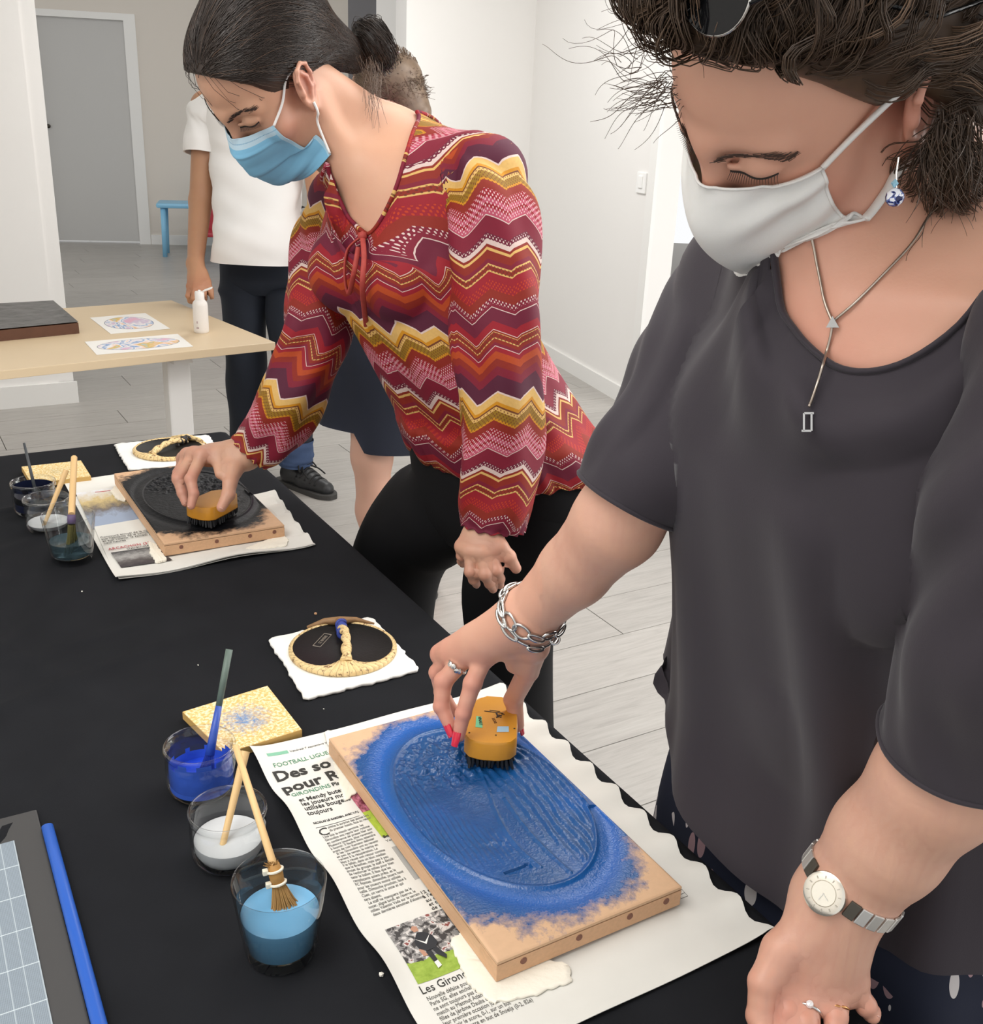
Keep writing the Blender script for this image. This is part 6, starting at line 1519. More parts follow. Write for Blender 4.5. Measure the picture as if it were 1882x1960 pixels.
# legs
hl, hr_ = pv - LL * .085 - Z * .05, pv + LL * .085 - Z * .05
kl = np.r_[P(975, 1180, 1.86)]; al = kl + A(.05, .10, 0); al[2] = .07; kr = P(760, 1080, 2.06); ar = kr + A(-.03, .12, 0); ar[2] = .07
for h_, k_, a_ in ((hl, kl, al), (hr_, kr, ar)): SL.rc(h_, k_, .080, .055, .04); SL.rc(k_, a_, .053, .036, .03)
hb = lambda pts, r: (np.min(pts, 0) - r, np.max(pts, 0) + r)
hlo, hhi = hb(qt + qm + [q for f in qf for q in f] + [bW], .035); glo, ghi = hb(at_ + am + [q for f in af for q in f] + [aW], .035)
topz = ntB[2] - .17
VL, FL = boxed(SL, [(A(-.62, 1.30, topz), A(.16, 1.98, 1.68), .0026), (hlo, hhi + A(.03, 0, .03), .0021), (glo, ghi + Z * .03, .0021), (A(-.7, 1.2, 0), A(.4, 2.4, topz + .01), .010)])
wL = thing('person', (pv * A(1, 1, 0)), 'woman in a red and yellow zigzag blouse and blue mask, leaning over the far block', 'person')
bl = near(VL, qm + [q for f in qf for q in f], .020) * .7 + near(VL, am + [q for f in af for q in f], .022) * .55 + near(VL, qt + at_, .018) * .4 + near(VL, [bw(-.078, -.01, .01)], .035) * .7 + near(VL, [bw(0, .115, -.02), bw(-.05, .06, -.02)], .028) * .4
bodyL = obj('body', (VL, FL), m_skinL, wL, smooth=True, attrs={'blush': bl})
m_browL = mat('brow_hair_dark', '33251f', .6)
for q in (-1, 1):
    strand_patch(ShL, [bw(q * .011, .10, .037), bw(q * .026, .096, .046), bw(q * .042, .083, .048), bw(q * .054, .072, .042)], 130, .0070, lambda rr, q=q: RB @ (A(q * .9, -.40, .10) + rr.normal(0, .10, 3)), .00040, 15 + q, m_browL, 'eyebrow', bodyL)
    lash = []
    for i in range(22):
        s = i / 21; a = A(q * (.019 + .029 * s), .0945 - .0155 * s ** 1.5, .0205); b = a + A(q * (.001 + .006 * s), .0055, -.0035); lash.append([bw(*a), bw(*((a + b) / 2 + A(0, .001, -.0012))), bw(*b)])
    obj('eyelashes', strands(None, np.array(lash), .0004, .0002), m_lash, bodyL)
    ll = np.array([l[0] for l in lash]); obj('lid_line', tube(ll + SL.grad(ll) * (.0004 - SL(ll))[:, None], .0011, 6), m_lash, bodyL)
for f in qf[:2]: nail(SL, f[2], f[1], bodyL, m_nail, .0072, A(-.6, -.6, .5), .011, .0005)
nail(SL, qt[3], qt[2], bodyL, m_nail, .0085, A(.3, -1, .25), .013, .001)
for f in af[:3]: nail(SL, f[2], f[1], bodyL, m_nail, .0068, A(-.1, -1, .1), .010, .0005)
nail(SL, at_[3], at_[2], bodyL, m_nail, .0075, A(.3, -1, .2), .011, .0005)
# ---- surgical mask
def maskblue():
    m = bpy.data.materials.new('surgical_blue'); m.use_nodes = True; t = NT(m); g = t.attr('muv').outputs['Vector']; s = t.new('ShaderNodeSeparateXYZ'); t.link(g, s.inputs[0])
    v = s.outputs[1]; band = t.math('LESS_THAN', v, .14); st = t.math('MULTIPLY', t.math('LESS_THAN', t.math('ABSOLUTE', t.math('ADD', v, -.085)), .006), t.math('GREATER_THAN', t.math('SINE', t.math('MULTIPLY', s.outputs[0], 300.)), 0.))
    side = t.math('GREATER_THAN', t.math('ABSOLUTE', s.outputs[0]), .93)
    c = t.mix(band, lin('7fbbdc'), lin('b9d3e2')); c = t.mix(side, c, lin('a9cfe3')); c = t.mix(st, c, lin('4f90b8')); t.color(c)
    t.b.inputs['Roughness'].default_value = .7; t.bump(t.noise(900, t.obj(), 2), .15, .0004); return m
def bh(x, y, off=.003): return loc_hit(ShL, RB, tB, x, y, off)
tj = (bw(-.056, .004, -.062) - _O) @ _F - .006
bp3 = lambda x, y, dt=0.: inv(RB, tB, P(x, y, tj + dt))
sideL = [bh(523, 240), bh(545, 262), bh(580, 277), bp3(611, 257), bp3(636, 300)]
midL = [A(0, .1085, .008), A(0, .129, -.020), A(0, .130, -.055), A(0, .117, -.098), A(0, .090, -.124)]
def plL(u, v):
    k = (1 - np.abs(u) ** 4)
    return .0030 * k * (np.clip(1 - np.abs(((v * 3.2 + .25) % 1) - .85) / .35, 0, 1) - .4) * (v > .2) * (v < .95)
GL = mask_surface(SL, bw, sideL, midL, .0035, 61, 57, pleat=plL)
sh_ = GL.shape; muv = np.stack([np.tile(np.linspace(-1, 1, sh_[1]), (sh_[0], 1)).ravel(), np.tile(np.linspace(0, 1, sh_[0])[:, None], (1, sh_[1])).ravel(), np.zeros(sh_[0] * sh_[1])], 1)
mk2 = obj('face_mask', sheet_from_grid(GL, .0010, inward=bw(0, 0, -.03)), maskblue(), wL, smooth=True, angle=60, attrs={'muv': np.concatenate([muv, muv])})
m_elast = mat('white_elastic', 'e9e8e6', .8)
for pts in ([GL[1, 0], ShL.hit(538, 195, .4, 2.4, .003), ShL.hit(545, 150, .4, 2.4, .003), bw(-.078, -.014, .036)], [GL[-2, 0], SL.hit(609, 235, .4, 2.4, .004), SL.hit(605, 212, .4, 2.4, .004), SL.hit(600, 196, .4, 2.4, .001)]):
    obj('ear_loop', tube(smoothline(pts, 24), .0019, 7), m_elast, mk2, smooth=True)
# ---- blouse
def zigzag():
    m = bpy.data.materials.new('zigzag_print'); m.use_nodes = True; t = NT(m); g = t.attr('cuv').outputs['Vector']; s = t.new('ShaderNodeSeparateXYZ'); t.link(g, s.inputs[0]); u, v = s.outputs[0], s.outputs[1]
    tri = lambda per, ph: t.math('MULTIPLY', t.math('ABSOLUTE', t.math('ADD', t.math('FRACT', t.math('MULTIPLY_ADD', u, 1 / per, ph)), -.5)), 2.)
    z = t.math('ADD', t.math('MULTIPLY', tri(.056, 0.), .0185), t.math('MULTIPLY', tri(.112, .3), .012))
    y = t.math('ADD', v, z); PER = .31
    f = t.math('FRACT', t.math('DIVIDE', y, PER))
    W_, CR, YE, OL, OR, RD, DR, MA, PU, PK, BR, RU = 'd8c4bd', 'd9b478', 'c98f40', '8f7030', 'ad4a28', '932a32', '7a1c30', '66172f', '4c122c', 'b65f70', '6c3f28', '873026'
    seq = [(0, W_), (.006, CR), (.045, YE), (.062, BR), (.067, CR), (.085, OL), (.118, YE), (.130, RU), (.165, RD), (.200, PK), (.222, RD), (.236, PK), (.262, W_), (.268, DR), (.330, MA), (.352, W_), (.372, RU), (.384, CR), (.396, RU), (.430, DR), (.452, CR), (.458, RU), (.478, CR), (.486, RD), (.560, RU), (.600, DR), (.640, W_), (.644, MA), (.700, RD), (.735, W_)]
    seq2 = [(0, RD), (.010, W_), (.020, RU), (.05, CR), (.06, RU), (.14, CR), (.16, RU), (.22, DR), (.27, W_), (.285, RD), (.36, OR), (.48, RU), (.60, DR), (.74, PU)]
    c1 = t.ramp(f, [(p, lin(c)) for p, c in seq], 'CONSTANT'); f2 = t.math('DIVIDE', t.math('ADD', f, -.735), .265)
    c2 = t.ramp(f2, [(p, lin(c)) for p, c in seq2], 'CONSTANT'); c = t.mix(t.math('GREATER_THAN', f, .735), c1, c2)
    # stitched dots: rows of small marks riding on the zigzags
    du = t.math('SINE', t.math('MULTIPLY', u, 1500.)); dv = t.math('SINE', t.math('MULTIPLY', y, 900.))
    dot = t.math('GREATER_THAN', t.math('MULTIPLY', du, dv), .38)
    rows = t.ramp(f, [(0, (0, 0, 0, 1)), (.07, (1, 1, 1, 1)), (.13, (0, 0, 0, 1)), (.165, (1, 1, 1, 1)), (.255, (0, 0, 0, 1)), (.335, (1, 1, 1, 1)), (.352, (0, 0, 0, 1)), (.456, (1, 1, 1, 1)), (.482, (0, 0, 0, 1)), (.52, (.6, .6, .6, 1)), (.56, (0, 0, 0, 1)), (.60, (1, 1, 1, 1)), (.625, (0, 0, 0, 1)), (.748, (1, 1, 1, 1)), (.775, (0, 0, 0, 1)), (.90, (.5, .5, .5, 1)), (.92, (0, 0, 0, 1))], 'CONSTANT')
    dcol = t.ramp(f, [(0, lin('6b3a22')), (.15, lin('e9c9cc')), (.30, lin('ead9d2')), (.44, lin('5a2a22')), (.5, lin('d96a4a')), (.58, lin('ead9d2')), (.74, lin('5a3020')), (.8, lin('7a2a24'))], 'CONSTANT')
    c = t.mix(t.math('MULTIPLY', t.math('MULTIPLY', dot, rows), .8), c, dcol)
    n = t.noise(260, t.obj(), 3); c = t.mix(t.math('MULTIPLY_ADD', n, .5, -.12, clamp=True), c, t.mix(.5, c, lin('5a1a2a')))
    hs = t.new('ShaderNodeHueSaturation'); hs.inputs['Saturation'].default_value = 1.12; hs.inputs['Value'].default_value = .92; t.link(c, hs.inputs['Color']); t.color(hs.outputs[0]); t.b.inputs['Roughness'].default_value = .75; t.bump(n, .15, .0006); return m
m_zig = zigzag()
NB = 144; thb = np.linspace(0, 2 * pi, NB, endpoint=False)
def lpb(c, a, b, e=2.2): return ring(c, LL, LF, a, b, NB, e)
vpx = [(640, 312), (643, 345), (652, 380), (668, 410), (690, 435), (708, 449), (722, 438), (742, 405), (765, 350), (782, 290), (800, 235), (812, 200)]
vl = [SL.hit(x, y, .6, 2.4, .005) for x, y in vpx]
bk = [nkB - LF * .075 - LL * .06 + Z * .035, nkB - LF * .085 + Z * .04, nkB - LF * .06 + LL * .06 + Z * .03, nkB + LL * .085 + LF * .0 + Z * .01]
cB = (nkB + ntB) / 2
def angularB(poly, c):
    p = smoothline(poly, 500, True); q = p - c; a = np.arctan2(q @ LF, q @ LL) % (2 * pi); o = np.argsort(a); a, p = a[o], p[o]
    a = np.r_[a[-1] - 2 * pi, a, a[0] + 2 * pi]; p = np.r_[p[-1:], p, p[:1]]; return np.stack([np.interp(thb, a, p[:, k]) for k in range(3)], 1)
NLB = angularB(vl + bk, cB)
hemc = P(975, 862, 1.80)
lb = [lpb(hemc + Z * .012, .172, .118), lpb(hemc - Z * .012, .196, .138), lpb(hemc + (wa - hemc) * .25, .192, .142), lpb(P(930, 780, 1.77), .178, .135), lpb(wa + Z * .02, .166, .128), lpb(P(815, 560, 1.69), .170, .128), lpb(P(788, 490, 1.67), .172, .122)]
odB = (NLB - cB) * A(1, 1, 0); odB /= np.linalg.norm(odB, axis=1)[:, None]; fB = np.clip(np.sin(thb) * 1.6, 0, 1)[:, None]; fB = fB * fB * (3 - 2 * fB)
sB = ring((blS + brS) / 2 + Z * .03, LL, LF, .165, .085, NB, 2.4); sB[:, 2] = (blS + np.outer((np.cos(thb) + 1) / 2, brS - blS))[:, 2] + .045
sB = sB * (1 - fB) + (NLB + odB * .012 - Z * .045) * fB
lb += [sB, sB * .4 + NLB * .6 + Z * .004 * (1 - fB), NLB]
RBl, FBl = loft(lb, 12)
def foldB(u, s, p):
    th = u * 2 * pi; f = np.sin(th) > 0
    g = .0022 * np.sin(th * 46) * np.exp(-((th - pi / 2) / .55) ** 2) * np.exp(-((s - .92) / .10) ** 2)
    pl = .0045 * np.exp(-((th - pi / 2 + .22 ) / .020) ** 2) * (s < .9) + .0040 * np.exp(-((th - pi / 2 + .13) / .020) ** 2) * (s < .9)
    d = .0050 * np.sin(th * 7 + 9 * s) * np.clip(1 - s * 1.1, 0, 1) + .0030 * np.sin(th * 15 - 7 * s) * np.clip(.8 - s, 0, 1) + .006 * np.sin(th * 24 + 2 * np.sin(th * 5)) * np.exp(-(s / .13) ** 2)
    return g + pl + d
RBl = displace(RBl, lambda u, s, p: -foldB(u, s, p)); vB = SL.push(RBl.reshape(-1, 3), .0045)
thm = np.tile(thb, (len(RBl), 1)); lat = np.maximum(0, np.abs((vB - cB) @ LL) - .075); wsh = np.clip((vB[:, 2] - (ch[2] - .02)) / .26, 0, 1); wsh = wsh * wsh * (3 - 2 * wsh)
cuv = np.c_[(thm * .150).ravel(), -vB[:, 2] * .97 - .15 + wsh * 1.0 * lat, 0 * thm.ravel()]
blouse = obj('blouse', (vB, FBl), m_zig, wL, smooth=True, attrs={'cuv': cuv})
nb_ = smoothline(NLB[::4], 140, True)
tv, tf = tube(SL.push(nb_, .004), .0034, 8, True); obj('neck_binding', (tv, tf), m_zig, blouse, smooth=True, attrs={'cuv': np.c_[np.repeat(np.arange(140) * .006, 8), np.repeat(np.arange(140) * .0022, 8), np.zeros(140 * 8)]})
# tie strings
kn = SL.hit(706, 455, .6, 2.4, .012); m_tiec = mat('tie_red', 'a23a32', .7, var=.3, vscale=120)
def drop(pts, offs): return [SL.hit(x, y, .6, 2.4, o) for (x, y), o in zip(pts, offs)]
obj('tie_string', tube(smoothline([kn] + drop([(716, 500), (714, 550), (718, 612)], (.018, .018, .020)), 24), .0042, 8, flat=.5), m_tiec, blouse, smooth=True)
obj('tie_string', tube(smoothline([kn] + drop([(684, 480), (676, 520), (690, 552), (704, 525), (706, 480)], (.020, .022, .024, .022, .018)), 40), .0040, 8, flat=.5), m_tiec, blouse, smooth=True)
obj('tie_knot', lathe([(0, -.008), (.006, -.004), (.0075, 0), (.006, .005), (0, .008)], kn, 14), m_tiec, blouse, smooth=True)
def bsleeve(pts, ra, seed, v0, flip=1., rb=None):
    n = 64; lo = limb_loops(pts, ra, rb, n); R_, F_ = loft(lo, 12); k = np.random.default_rng(seed).uniform(0, 6, 4)
    def fd(u, s, p):
        w = .0045 * np.sin(u * 6.283 * 3 + 11 * s + k[0]) + .0035 * np.sin(u * 6.283 * 5 - 17 * s + k[1])
        ga = .0035 * np.sin(u * 6.283 * 15) * np.exp(-((1 - s) / .05) ** 2) + .003 * np.sin(u * 6.283 * 13) * np.exp(-(s / .06) ** 2); return w * np.clip(1.1 - s ** 6, 0, 1) + ga
    R_ = displace(R_, fd); R_ = SL.push(R_.reshape(-1, 3), .0045).reshape(R_.shape)
    inner = R_[-1] * .90 + R_[-1].mean(0) * .10; deep = R_[-5] * .85 + R_[-5].mean(0) * .15; R2 = np.concatenate([R_, inner[None], deep[None]]); nr = len(R2)
    f = [(i * n + j, i * n + (j + 1) % n, (i + 1) * n + (j + 1) % n, (i + 1) * n + j) for i in range(nr - 1) for j in range(n)]
    c = R2.mean(1); al = np.r_[0, np.cumsum(np.linalg.norm(np.diff(c, axis=0), axis=1))]; al[-2:] = al[-3]
    th = np.linspace(0, 2 * pi, n, endpoint=False); r0 = .055
    uv = np.stack([np.tile(np.abs(th - pi) * r0, (nr, 1)), np.tile(v0 + al[:, None], (1, n)), np.zeros((nr, n))], -1).reshape(-1, 3)
    return R_, obj('sleeve', vf(R2, f), m_zig, wL, smooth=True, attrs={'cuv': uv})
lsp = [blS + LL * .03 + Z * .002, P(937, 400, 1.545), P(945, 500, 1.545), P(952, 620, 1.55), P(958, 740, 1.565), P(957, 860, 1.59), P(951, 960, 1.61), P(944, 1012, 1.618)]
R_, sl1 = bsleeve(lsp, [.052, .066, .066, .066, .064, .062, .058, .048], 3, -1.295)
rsp = [brS - LL * .03, P(628, 440, 1.80), P(612, 540, 1.78), P(602, 640, 1.765), P(575, 722, 1.77), P(535, 800, 1.785), P(500, 850, 1.795), P(480, 872, 1.797)]
R_, sl2 = bsleeve(rsp, [.046, .054, .054, .056, .056, .054, .044, .033], 8, -1.30)
# ---- trousers
m_blk = mat('black_trousers', '131315', .85, var=.2, vscale=12, bump=.15, bscale=600, bdist=.0004, spec=.2)
def leg(pts, ra, rb=None, n=44, seed=0, amp=.004, name='trouser_leg', parent=None, m=None):
    lo = limb_loops(pts, ra, rb, n, ref=A(0, 1, .05)); R_, F_ = loft(lo, 8); k = np.random.default_rng(seed).uniform(0, 6, 4)
    R_ = displace(R_, lambda u, s, p: amp * (np.sin(u * 12.56 + s * 16 + k[0]) * .6 + np.sin(u * 6.283 * 3 - s * 29 + k[1]) * .4))
    return obj(name, (R_.reshape(-1, 3), F_), m, parent, smooth=True)
tl_ = obj('trousers', (lambda r: (r[0].reshape(-1, 3), r[1]))(loft([lpb(P(955, 830, 1.79), .168, .118), lpb(pv - Z * .01, .186, .130), lpb(P(972, 930, 1.83), .192, .132), lpb(P(965, 985, 1.86), .185, .125), lpb(P(960, 1030, 1.88), .12, .10)], 8)), m_blk, wL, smooth=True)
fl_ = np.r_[al[:2], 0]
leg([hl + Z * .06, hl - Z * .08, (hl + kl) / 2, kl, (kl + al) / 2, al], [.10, .108, .100, .082, .075, .072], None, 44, 1, parent=tl_, m=m_blk)
leg([hr_ + Z * .06, hr_ - Z * .06, (hr_ + kr) / 2, kr, (kr + ar) / 2, ar], [.10, .108, .105, .090, .080, .075], None, 44, 2, parent=tl_, m=m_blk)
m_dshoe = mat('black_leather', '222224', .45)
for a_ in (al, ar): obj('shoe', lathe([(0, 0), (.045, 0), (.047, .015), (.04, .05), (.036, .09), (0, .09)], a_ * A(1, 1, 0) + LF * .03, 24), m_dshoe, wL, smooth=True)
# ---- hair pulled back into a bun
m_hairL = hair_mat('dark_hair', '221a16', '3a2e27', .44); m_hairL2 = hair_mat('dark_hair_soft', '4b3a2e', '6a5242', .4)
bun = P(718, 86, 1.66); tie = P(676, 108, 1.655); tq = inv(RB, tB, tie)
SHl = Sdf(); SHl.el(bw(0, -.026, .062), (.0805, .110, .088), RB, .01); SHl.el(bw(0, .030, .075), (.062, .058, .052), RB, .03)
SHl.rc(bw(0, -.075, .055), tie, .062, .024, .05)
SHl0 = Sdf(); SHl0.p = list(SHl.p)
def hlL(Pw):
    q = (Pw - tB) @ RB; y = q[:, 1]; ax = np.abs(q[:, 0])
    zl = np.interp(y, [-.12, -.075, -.04, -.020, .004, .016, .030, .052, .075, .095], [-.045, -.035, -.005, .044, .040, .006, .012, .068, .106, .118]); return (zl - q[:, 2]) * .6
SHl.fn(hlL, bw(0, 0, .05), .3, .006, 'i')
vb, fb = sdf_mesh(SHl, bw(0, -.02, .05) - .20, bw(0, -.02, .05) + .20, .0035)
hairL = obj('hair', (vb, fb), m_hairL, wL, smooth=True)
def hairpaths(n, seed, m=18):
    rr = np.random.default_rng(seed); o = []
    while len(o) < n:
        q = rr.normal(0, 1, (n * 3, 3)); q /= np.linalg.norm(q, axis=1)[:, None]; p = np.array([0, -.012, .060]) + q * A(.079, .10, .087); w_ = np.array([bw(*x) for x in p])
        o += list(w_[hlL(w_) < -.002])
    p0 = np.array(o[:n]); out = np.zeros((n, m, 3)); tgt = tie + rr.normal(0, .008, (n, 3)); lift = rr.uniform(.0004, .0022, n)[:, None]
    loc = (p0 - tB) @ RB; part = np.sign(loc[:, 0]) 
    ctr = bw(0, -.018, .060); un = lambda v: v / np.linalg.norm(v, axis=1)[:, None]
    md = ctr + un(un(p0 - ctr) + un(tgt - ctr) + RB @ A(0, 0, .55)) * .115
    for i in range(m):
        s = i / (m - 1); p = p0 * (1 - s) ** 2 + md * 2 * s * (1 - s) + tgt * s * s; d = p - ctr
        out[:, i] = ctr + un(d) * np.maximum(np.linalg.norm(d, axis=1), .088 * (1 - s) + .03)[:, None]
    f = out.reshape(-1, 3)
    for k in range(3): g = SHl0.grad(f); f = f - g * (SHl0(f) - np.repeat(lift, m, 1).ravel())[:, None]
    f = f.reshape(n, m, 3); ok = (hlL(f[:, :7].reshape(-1, 3)).reshape(n, -1) < .0008).all(1); return f[ok]
obj('strands', strands(None, hairpaths(3200, 3), .00045, .00032), m_hairL, hairL)
obj('strands', strands(None, hairpaths(260, 4) + Z * .0004, .0004, .0003), m_hairL2, hairL)
# bun: coiled locks
rr = np.random.default_rng(9); bp_ = []
bx = (bun - tie) / np.linalg.norm(bun - tie); _, by, bz = frame_of(bx)
for i in range(1300):
    ph = rr.uniform(0, 6.28); R0 = rr.uniform(.018, .034); r1 = rr.uniform(.008, .020); dirn = 1; q = []
    tilt = rr.normal(0, .25); c_ = bun + rr.normal(0, .003, 3)
    for k in range(18):
        a = ph + k / 17 * rr.uniform(2.6, 3.4); b = ph * 3 + k / 17 * 2.2; R_k = R0 + r1 * cos(b) * .6
        q.append(c_ + by * cos(a) * R_k + bz * sin(a) * R_k + bx * (r1 * sin(b) + tilt * .01))
    bp_.append(q)
Sb = Sdf(); Sb.el(bun, (.030, .040, .040), np.stack([bx, by, bz], 1), .01); vb, fb = sdf_mesh(Sb, bun - .05, bun + .05, .004)
bo_ = obj('bun', (vb, fb), m_hairL, hairL, smooth=True)
obj('bun_strands', strands(None, np.array(bp_), .0006, .0004), m_hairL, hairL)
obj('hair_tie', tube([tie + (by * cos(q) + bz * sin(q)) * .021 + bx * .004 for q in np.linspace(0, 2 * pi, 30, False)], .0045, 8, True), mat('black_elastic', '141316', .7), hairL, smooth=True)
ls_ = []
for i in range(46):
    a = P(708 + rr.normal(0, 10), 122 + rr.normal(0, 8), 1.615 + rr.normal(0, .006)); pts = [a]
    e = P(716 + rr.normal(0, 11), 185 + rr.uniform(-20, 70), 1.575 + rr.normal(0, .01)); c = (a + e) / 2 + _R * rr.normal(.004, .006) - Z * .002
    ls_.append([(1 - s) ** 2 * a + 2 * s * (1 - s) * c + s * s * e for s in np.linspace(0, 1, 14)])
obj('loose_strands', strands(None, np.array(ls_), .0004, .0002), m_hairL2, hairL)
# ------------------------------------------------------------------ man in the white T-shirt behind
m_skinM = skin_mat('skin_tan', 'c0906f', 'b3735a', .5, 0.)
SM = Sdf()
mt = P(468, 70, 3.78); mf = A(.25, -.93, -.28); mf /= np.linalg.norm(mf); mr = np.cross(mf, Z); mr /= np.linalg.norm(mr); MR = np.stack([mr, mf, np.cross(mr, mf)], 1)
mw = add_head(SM, MR, mt, 1.04, jaw=1.1)
mrs, mls = P(396, 205, 3.86), P(588, 212, 3.80); mnk = (mrs + mls) / 2 + Z * .05
SM.rc(mw(0, -.03, -.045), mnk, .060, .064, .03); SM.rc(mrs, mnk, .055, .06, .05); SM.rc(mls, mnk, .055, .06, .05)
mc = (mrs + mls) / 2 - Z * .14; SM.el(mc, (.17, .11, .17), None, .05); mp = A(mc[0] + .01, mc[1] + .02, .93); SM.el((mc + mp) / 2, (.145, .10, .20), None, .06); SM.el(mp, (.155, .11, .13), None, .05)
mre, mrw = P(384, 385, 3.90), P(374, 505, 3.80)
SM.rc(mrs, mre, .050, .041, .03); SM.rc(mre, mrw, .043, .029, .014)
k_ = [P(364, 548, 3.745), P(372, 552, 3.735), P(381, 552, 3.735), P(390, 546, 3.745)]
g_ = [[P(361, 566, 3.735), P(364, 576, 3.75), P(370, 579, 3.765)], [P(370, 571, 3.722), P(373, 580, 3.74), P(377, 582, 3.758)], [P(381, 570, 3.722), P(384, 578, 3.74), P(386, 580, 3.758)], [P(391, 562, 3.735), P(393, 570, 3.75), P(394, 573, 3.765)]]
add_hand(SM, mrw, .030, k_, g_, [P(389, 522, 3.775), P(398, 540, 3.76), P(403, 556, 3.755), P(406, 570, 3.76)], 1.08)
mle, mlw = P(612, 385, 3.83), P(606, 520, 3.74); SM.rc(mls, mle, .050, .041, .03); SM.rc(mle, mlw, .043, .029, .014)
SM.rc(mlw, mlw - Z * .09 + A(-.01, -.02, 0), .033, .026, .02)
toe, heel = on_z(640, 958, .0), on_z(540, 922, .0); mla = heel * .72 + toe * .28; mla[2] = .10
mra = A(mp[0] - .10, mp[1] - .02, .10); mrk = A(mp[0] - .085, mp[1] - .03, .50); mlk = (mp + A(.09, -.02, 0)) * .5 + mla * .5
for h_, kk, aa in ((mp + A(-.085, 0, -.05), mrk, mra), (mp + A(.085, 0, -.05), mlk, mla)): SM.rc(h_, kk, .085, .057, .04); SM.rc(kk, aa, .055, .037, .03)
vM, fM = boxed(SM, [(np.minimum(mrs, mrw) - A(.08, .12, .16), np.maximum(mrs, mre) + A(-.0, .10, .02), .0042), (A(-1.35, 3.4, .0), A(-.35, 4.3, 1.95), .012)])
wM = thing('person', (mp * A(1, 1, 0)), 'man in a white T-shirt and navy trousers standing behind the birch table', 'person')
bodyM = obj('body', (vM, fM), m_skinM, wM, smooth=True, attrs={'blush': near(vM, k_, .03) * .5})
m_tee = mat('white_tee', 'f2f1ef', .9, bump=.15, bscale=300, bdist=.001)
X1, Y1 = A(1, 0, 0), A(0, -1, 0); NM = 72; tM = np.linspace(0, 2 * pi, NM, endpoint=False)
def lpm(c, a, b, e=2.3): return ring(c, X1, Y1, a, b, NM, e)
hc = P(494, 500, 3.86)
lm_ = [lpm(hc, .168, .125), lpm(hc + Z * .10, .162, .122), lpm((hc + mc) / 2 + Z * .02, .160, .122), lpm(mc - Z * .02, .180, .128), lpm(mc + Z * .085, .188, .118), lpm((mrs + mls) / 2 + Z * .060, .172, .095), lpm(mnk + Z * .02, .12, .085), lpm(mnk + Z * .040 + A(0, -.005, 0), .078, .074)]
Rm_, Fm_ = loft(lm_, 8); Rm_ = displace(Rm_, lambda u, s, p: -(.006 * np.sin(u * 18.8 + s * 17) * np.clip(1 - s, 0, 1) + .004 * np.sin(s * 60 + np.sin(u * 12) * 3) * np.exp(-((s - .35) / .25) ** 2)))
tee = obj('t_shirt', (SM.push(Rm_.reshape(-1, 3), .006), Fm_), m_tee, wM, smooth=True)
for sh, el2, sd in ((mrs, mre, 1), (mls, mle, 2)):
    e_ = sh + (el2 - sh) * .50
    sleeve([sh + (mnk - sh) * .35, sh + (el2 - sh) * .12, sh + (el2 - sh) * .32, e_], [.066, .076, .076, .074], tee, m_tee, seed=sd, amp=.003, n=40)
m_navy = mat('navy_trousers', '1d2430', .85, var=.2, vscale=10, bump=.2, bscale=300, bdist=.001); m_jean = mat('blue_jean', '3a4d70', .8, var=.25, vscale=30)
tr_ = obj('trousers', (lambda r: (r[0].reshape(-1, 3), r[1]))(loft([lpm(A(hc[0], hc[1], .97), .135, .095), lpm(A(hc[0], hc[1], .92), .148, .108), lpm(mp - Z * .05, .170, .123), lpm(mp - Z * .13, .172, .120), lpm(mp - Z * .18, .12, .09)], 6)), m_navy, wM, smooth=True)
leg([mp + A(-.085, 0, 0), mp + A(-.088, 0, -.15), (mp + A(-.085, 0, 0)) * .5 + mrk * .5, mrk, (mrk + mra) / 2, mra - Z * .03], [.090, .095, .092, .080, .074, .070], None, 40, 4, .006, parent=tr_, m=m_navy)
leg([mp + A(.085, 0, 0), mp + A(.088, 0, -.15), (mp + A(.085, 0, 0)) * .5 + mlk * .5, mlk, (mlk + mla) / 2, mla - Z * .0], [.090, .095, .092, .080, .074, .066], None, 40, 6, .006, parent=tr_, m=m_navy)
leg([mla + Z * .10, mla + Z * .03, mla - Z * .005], [.0715, .0720, .066], None, 36, 7, .003, 'turn_up', tr_, m_jean)
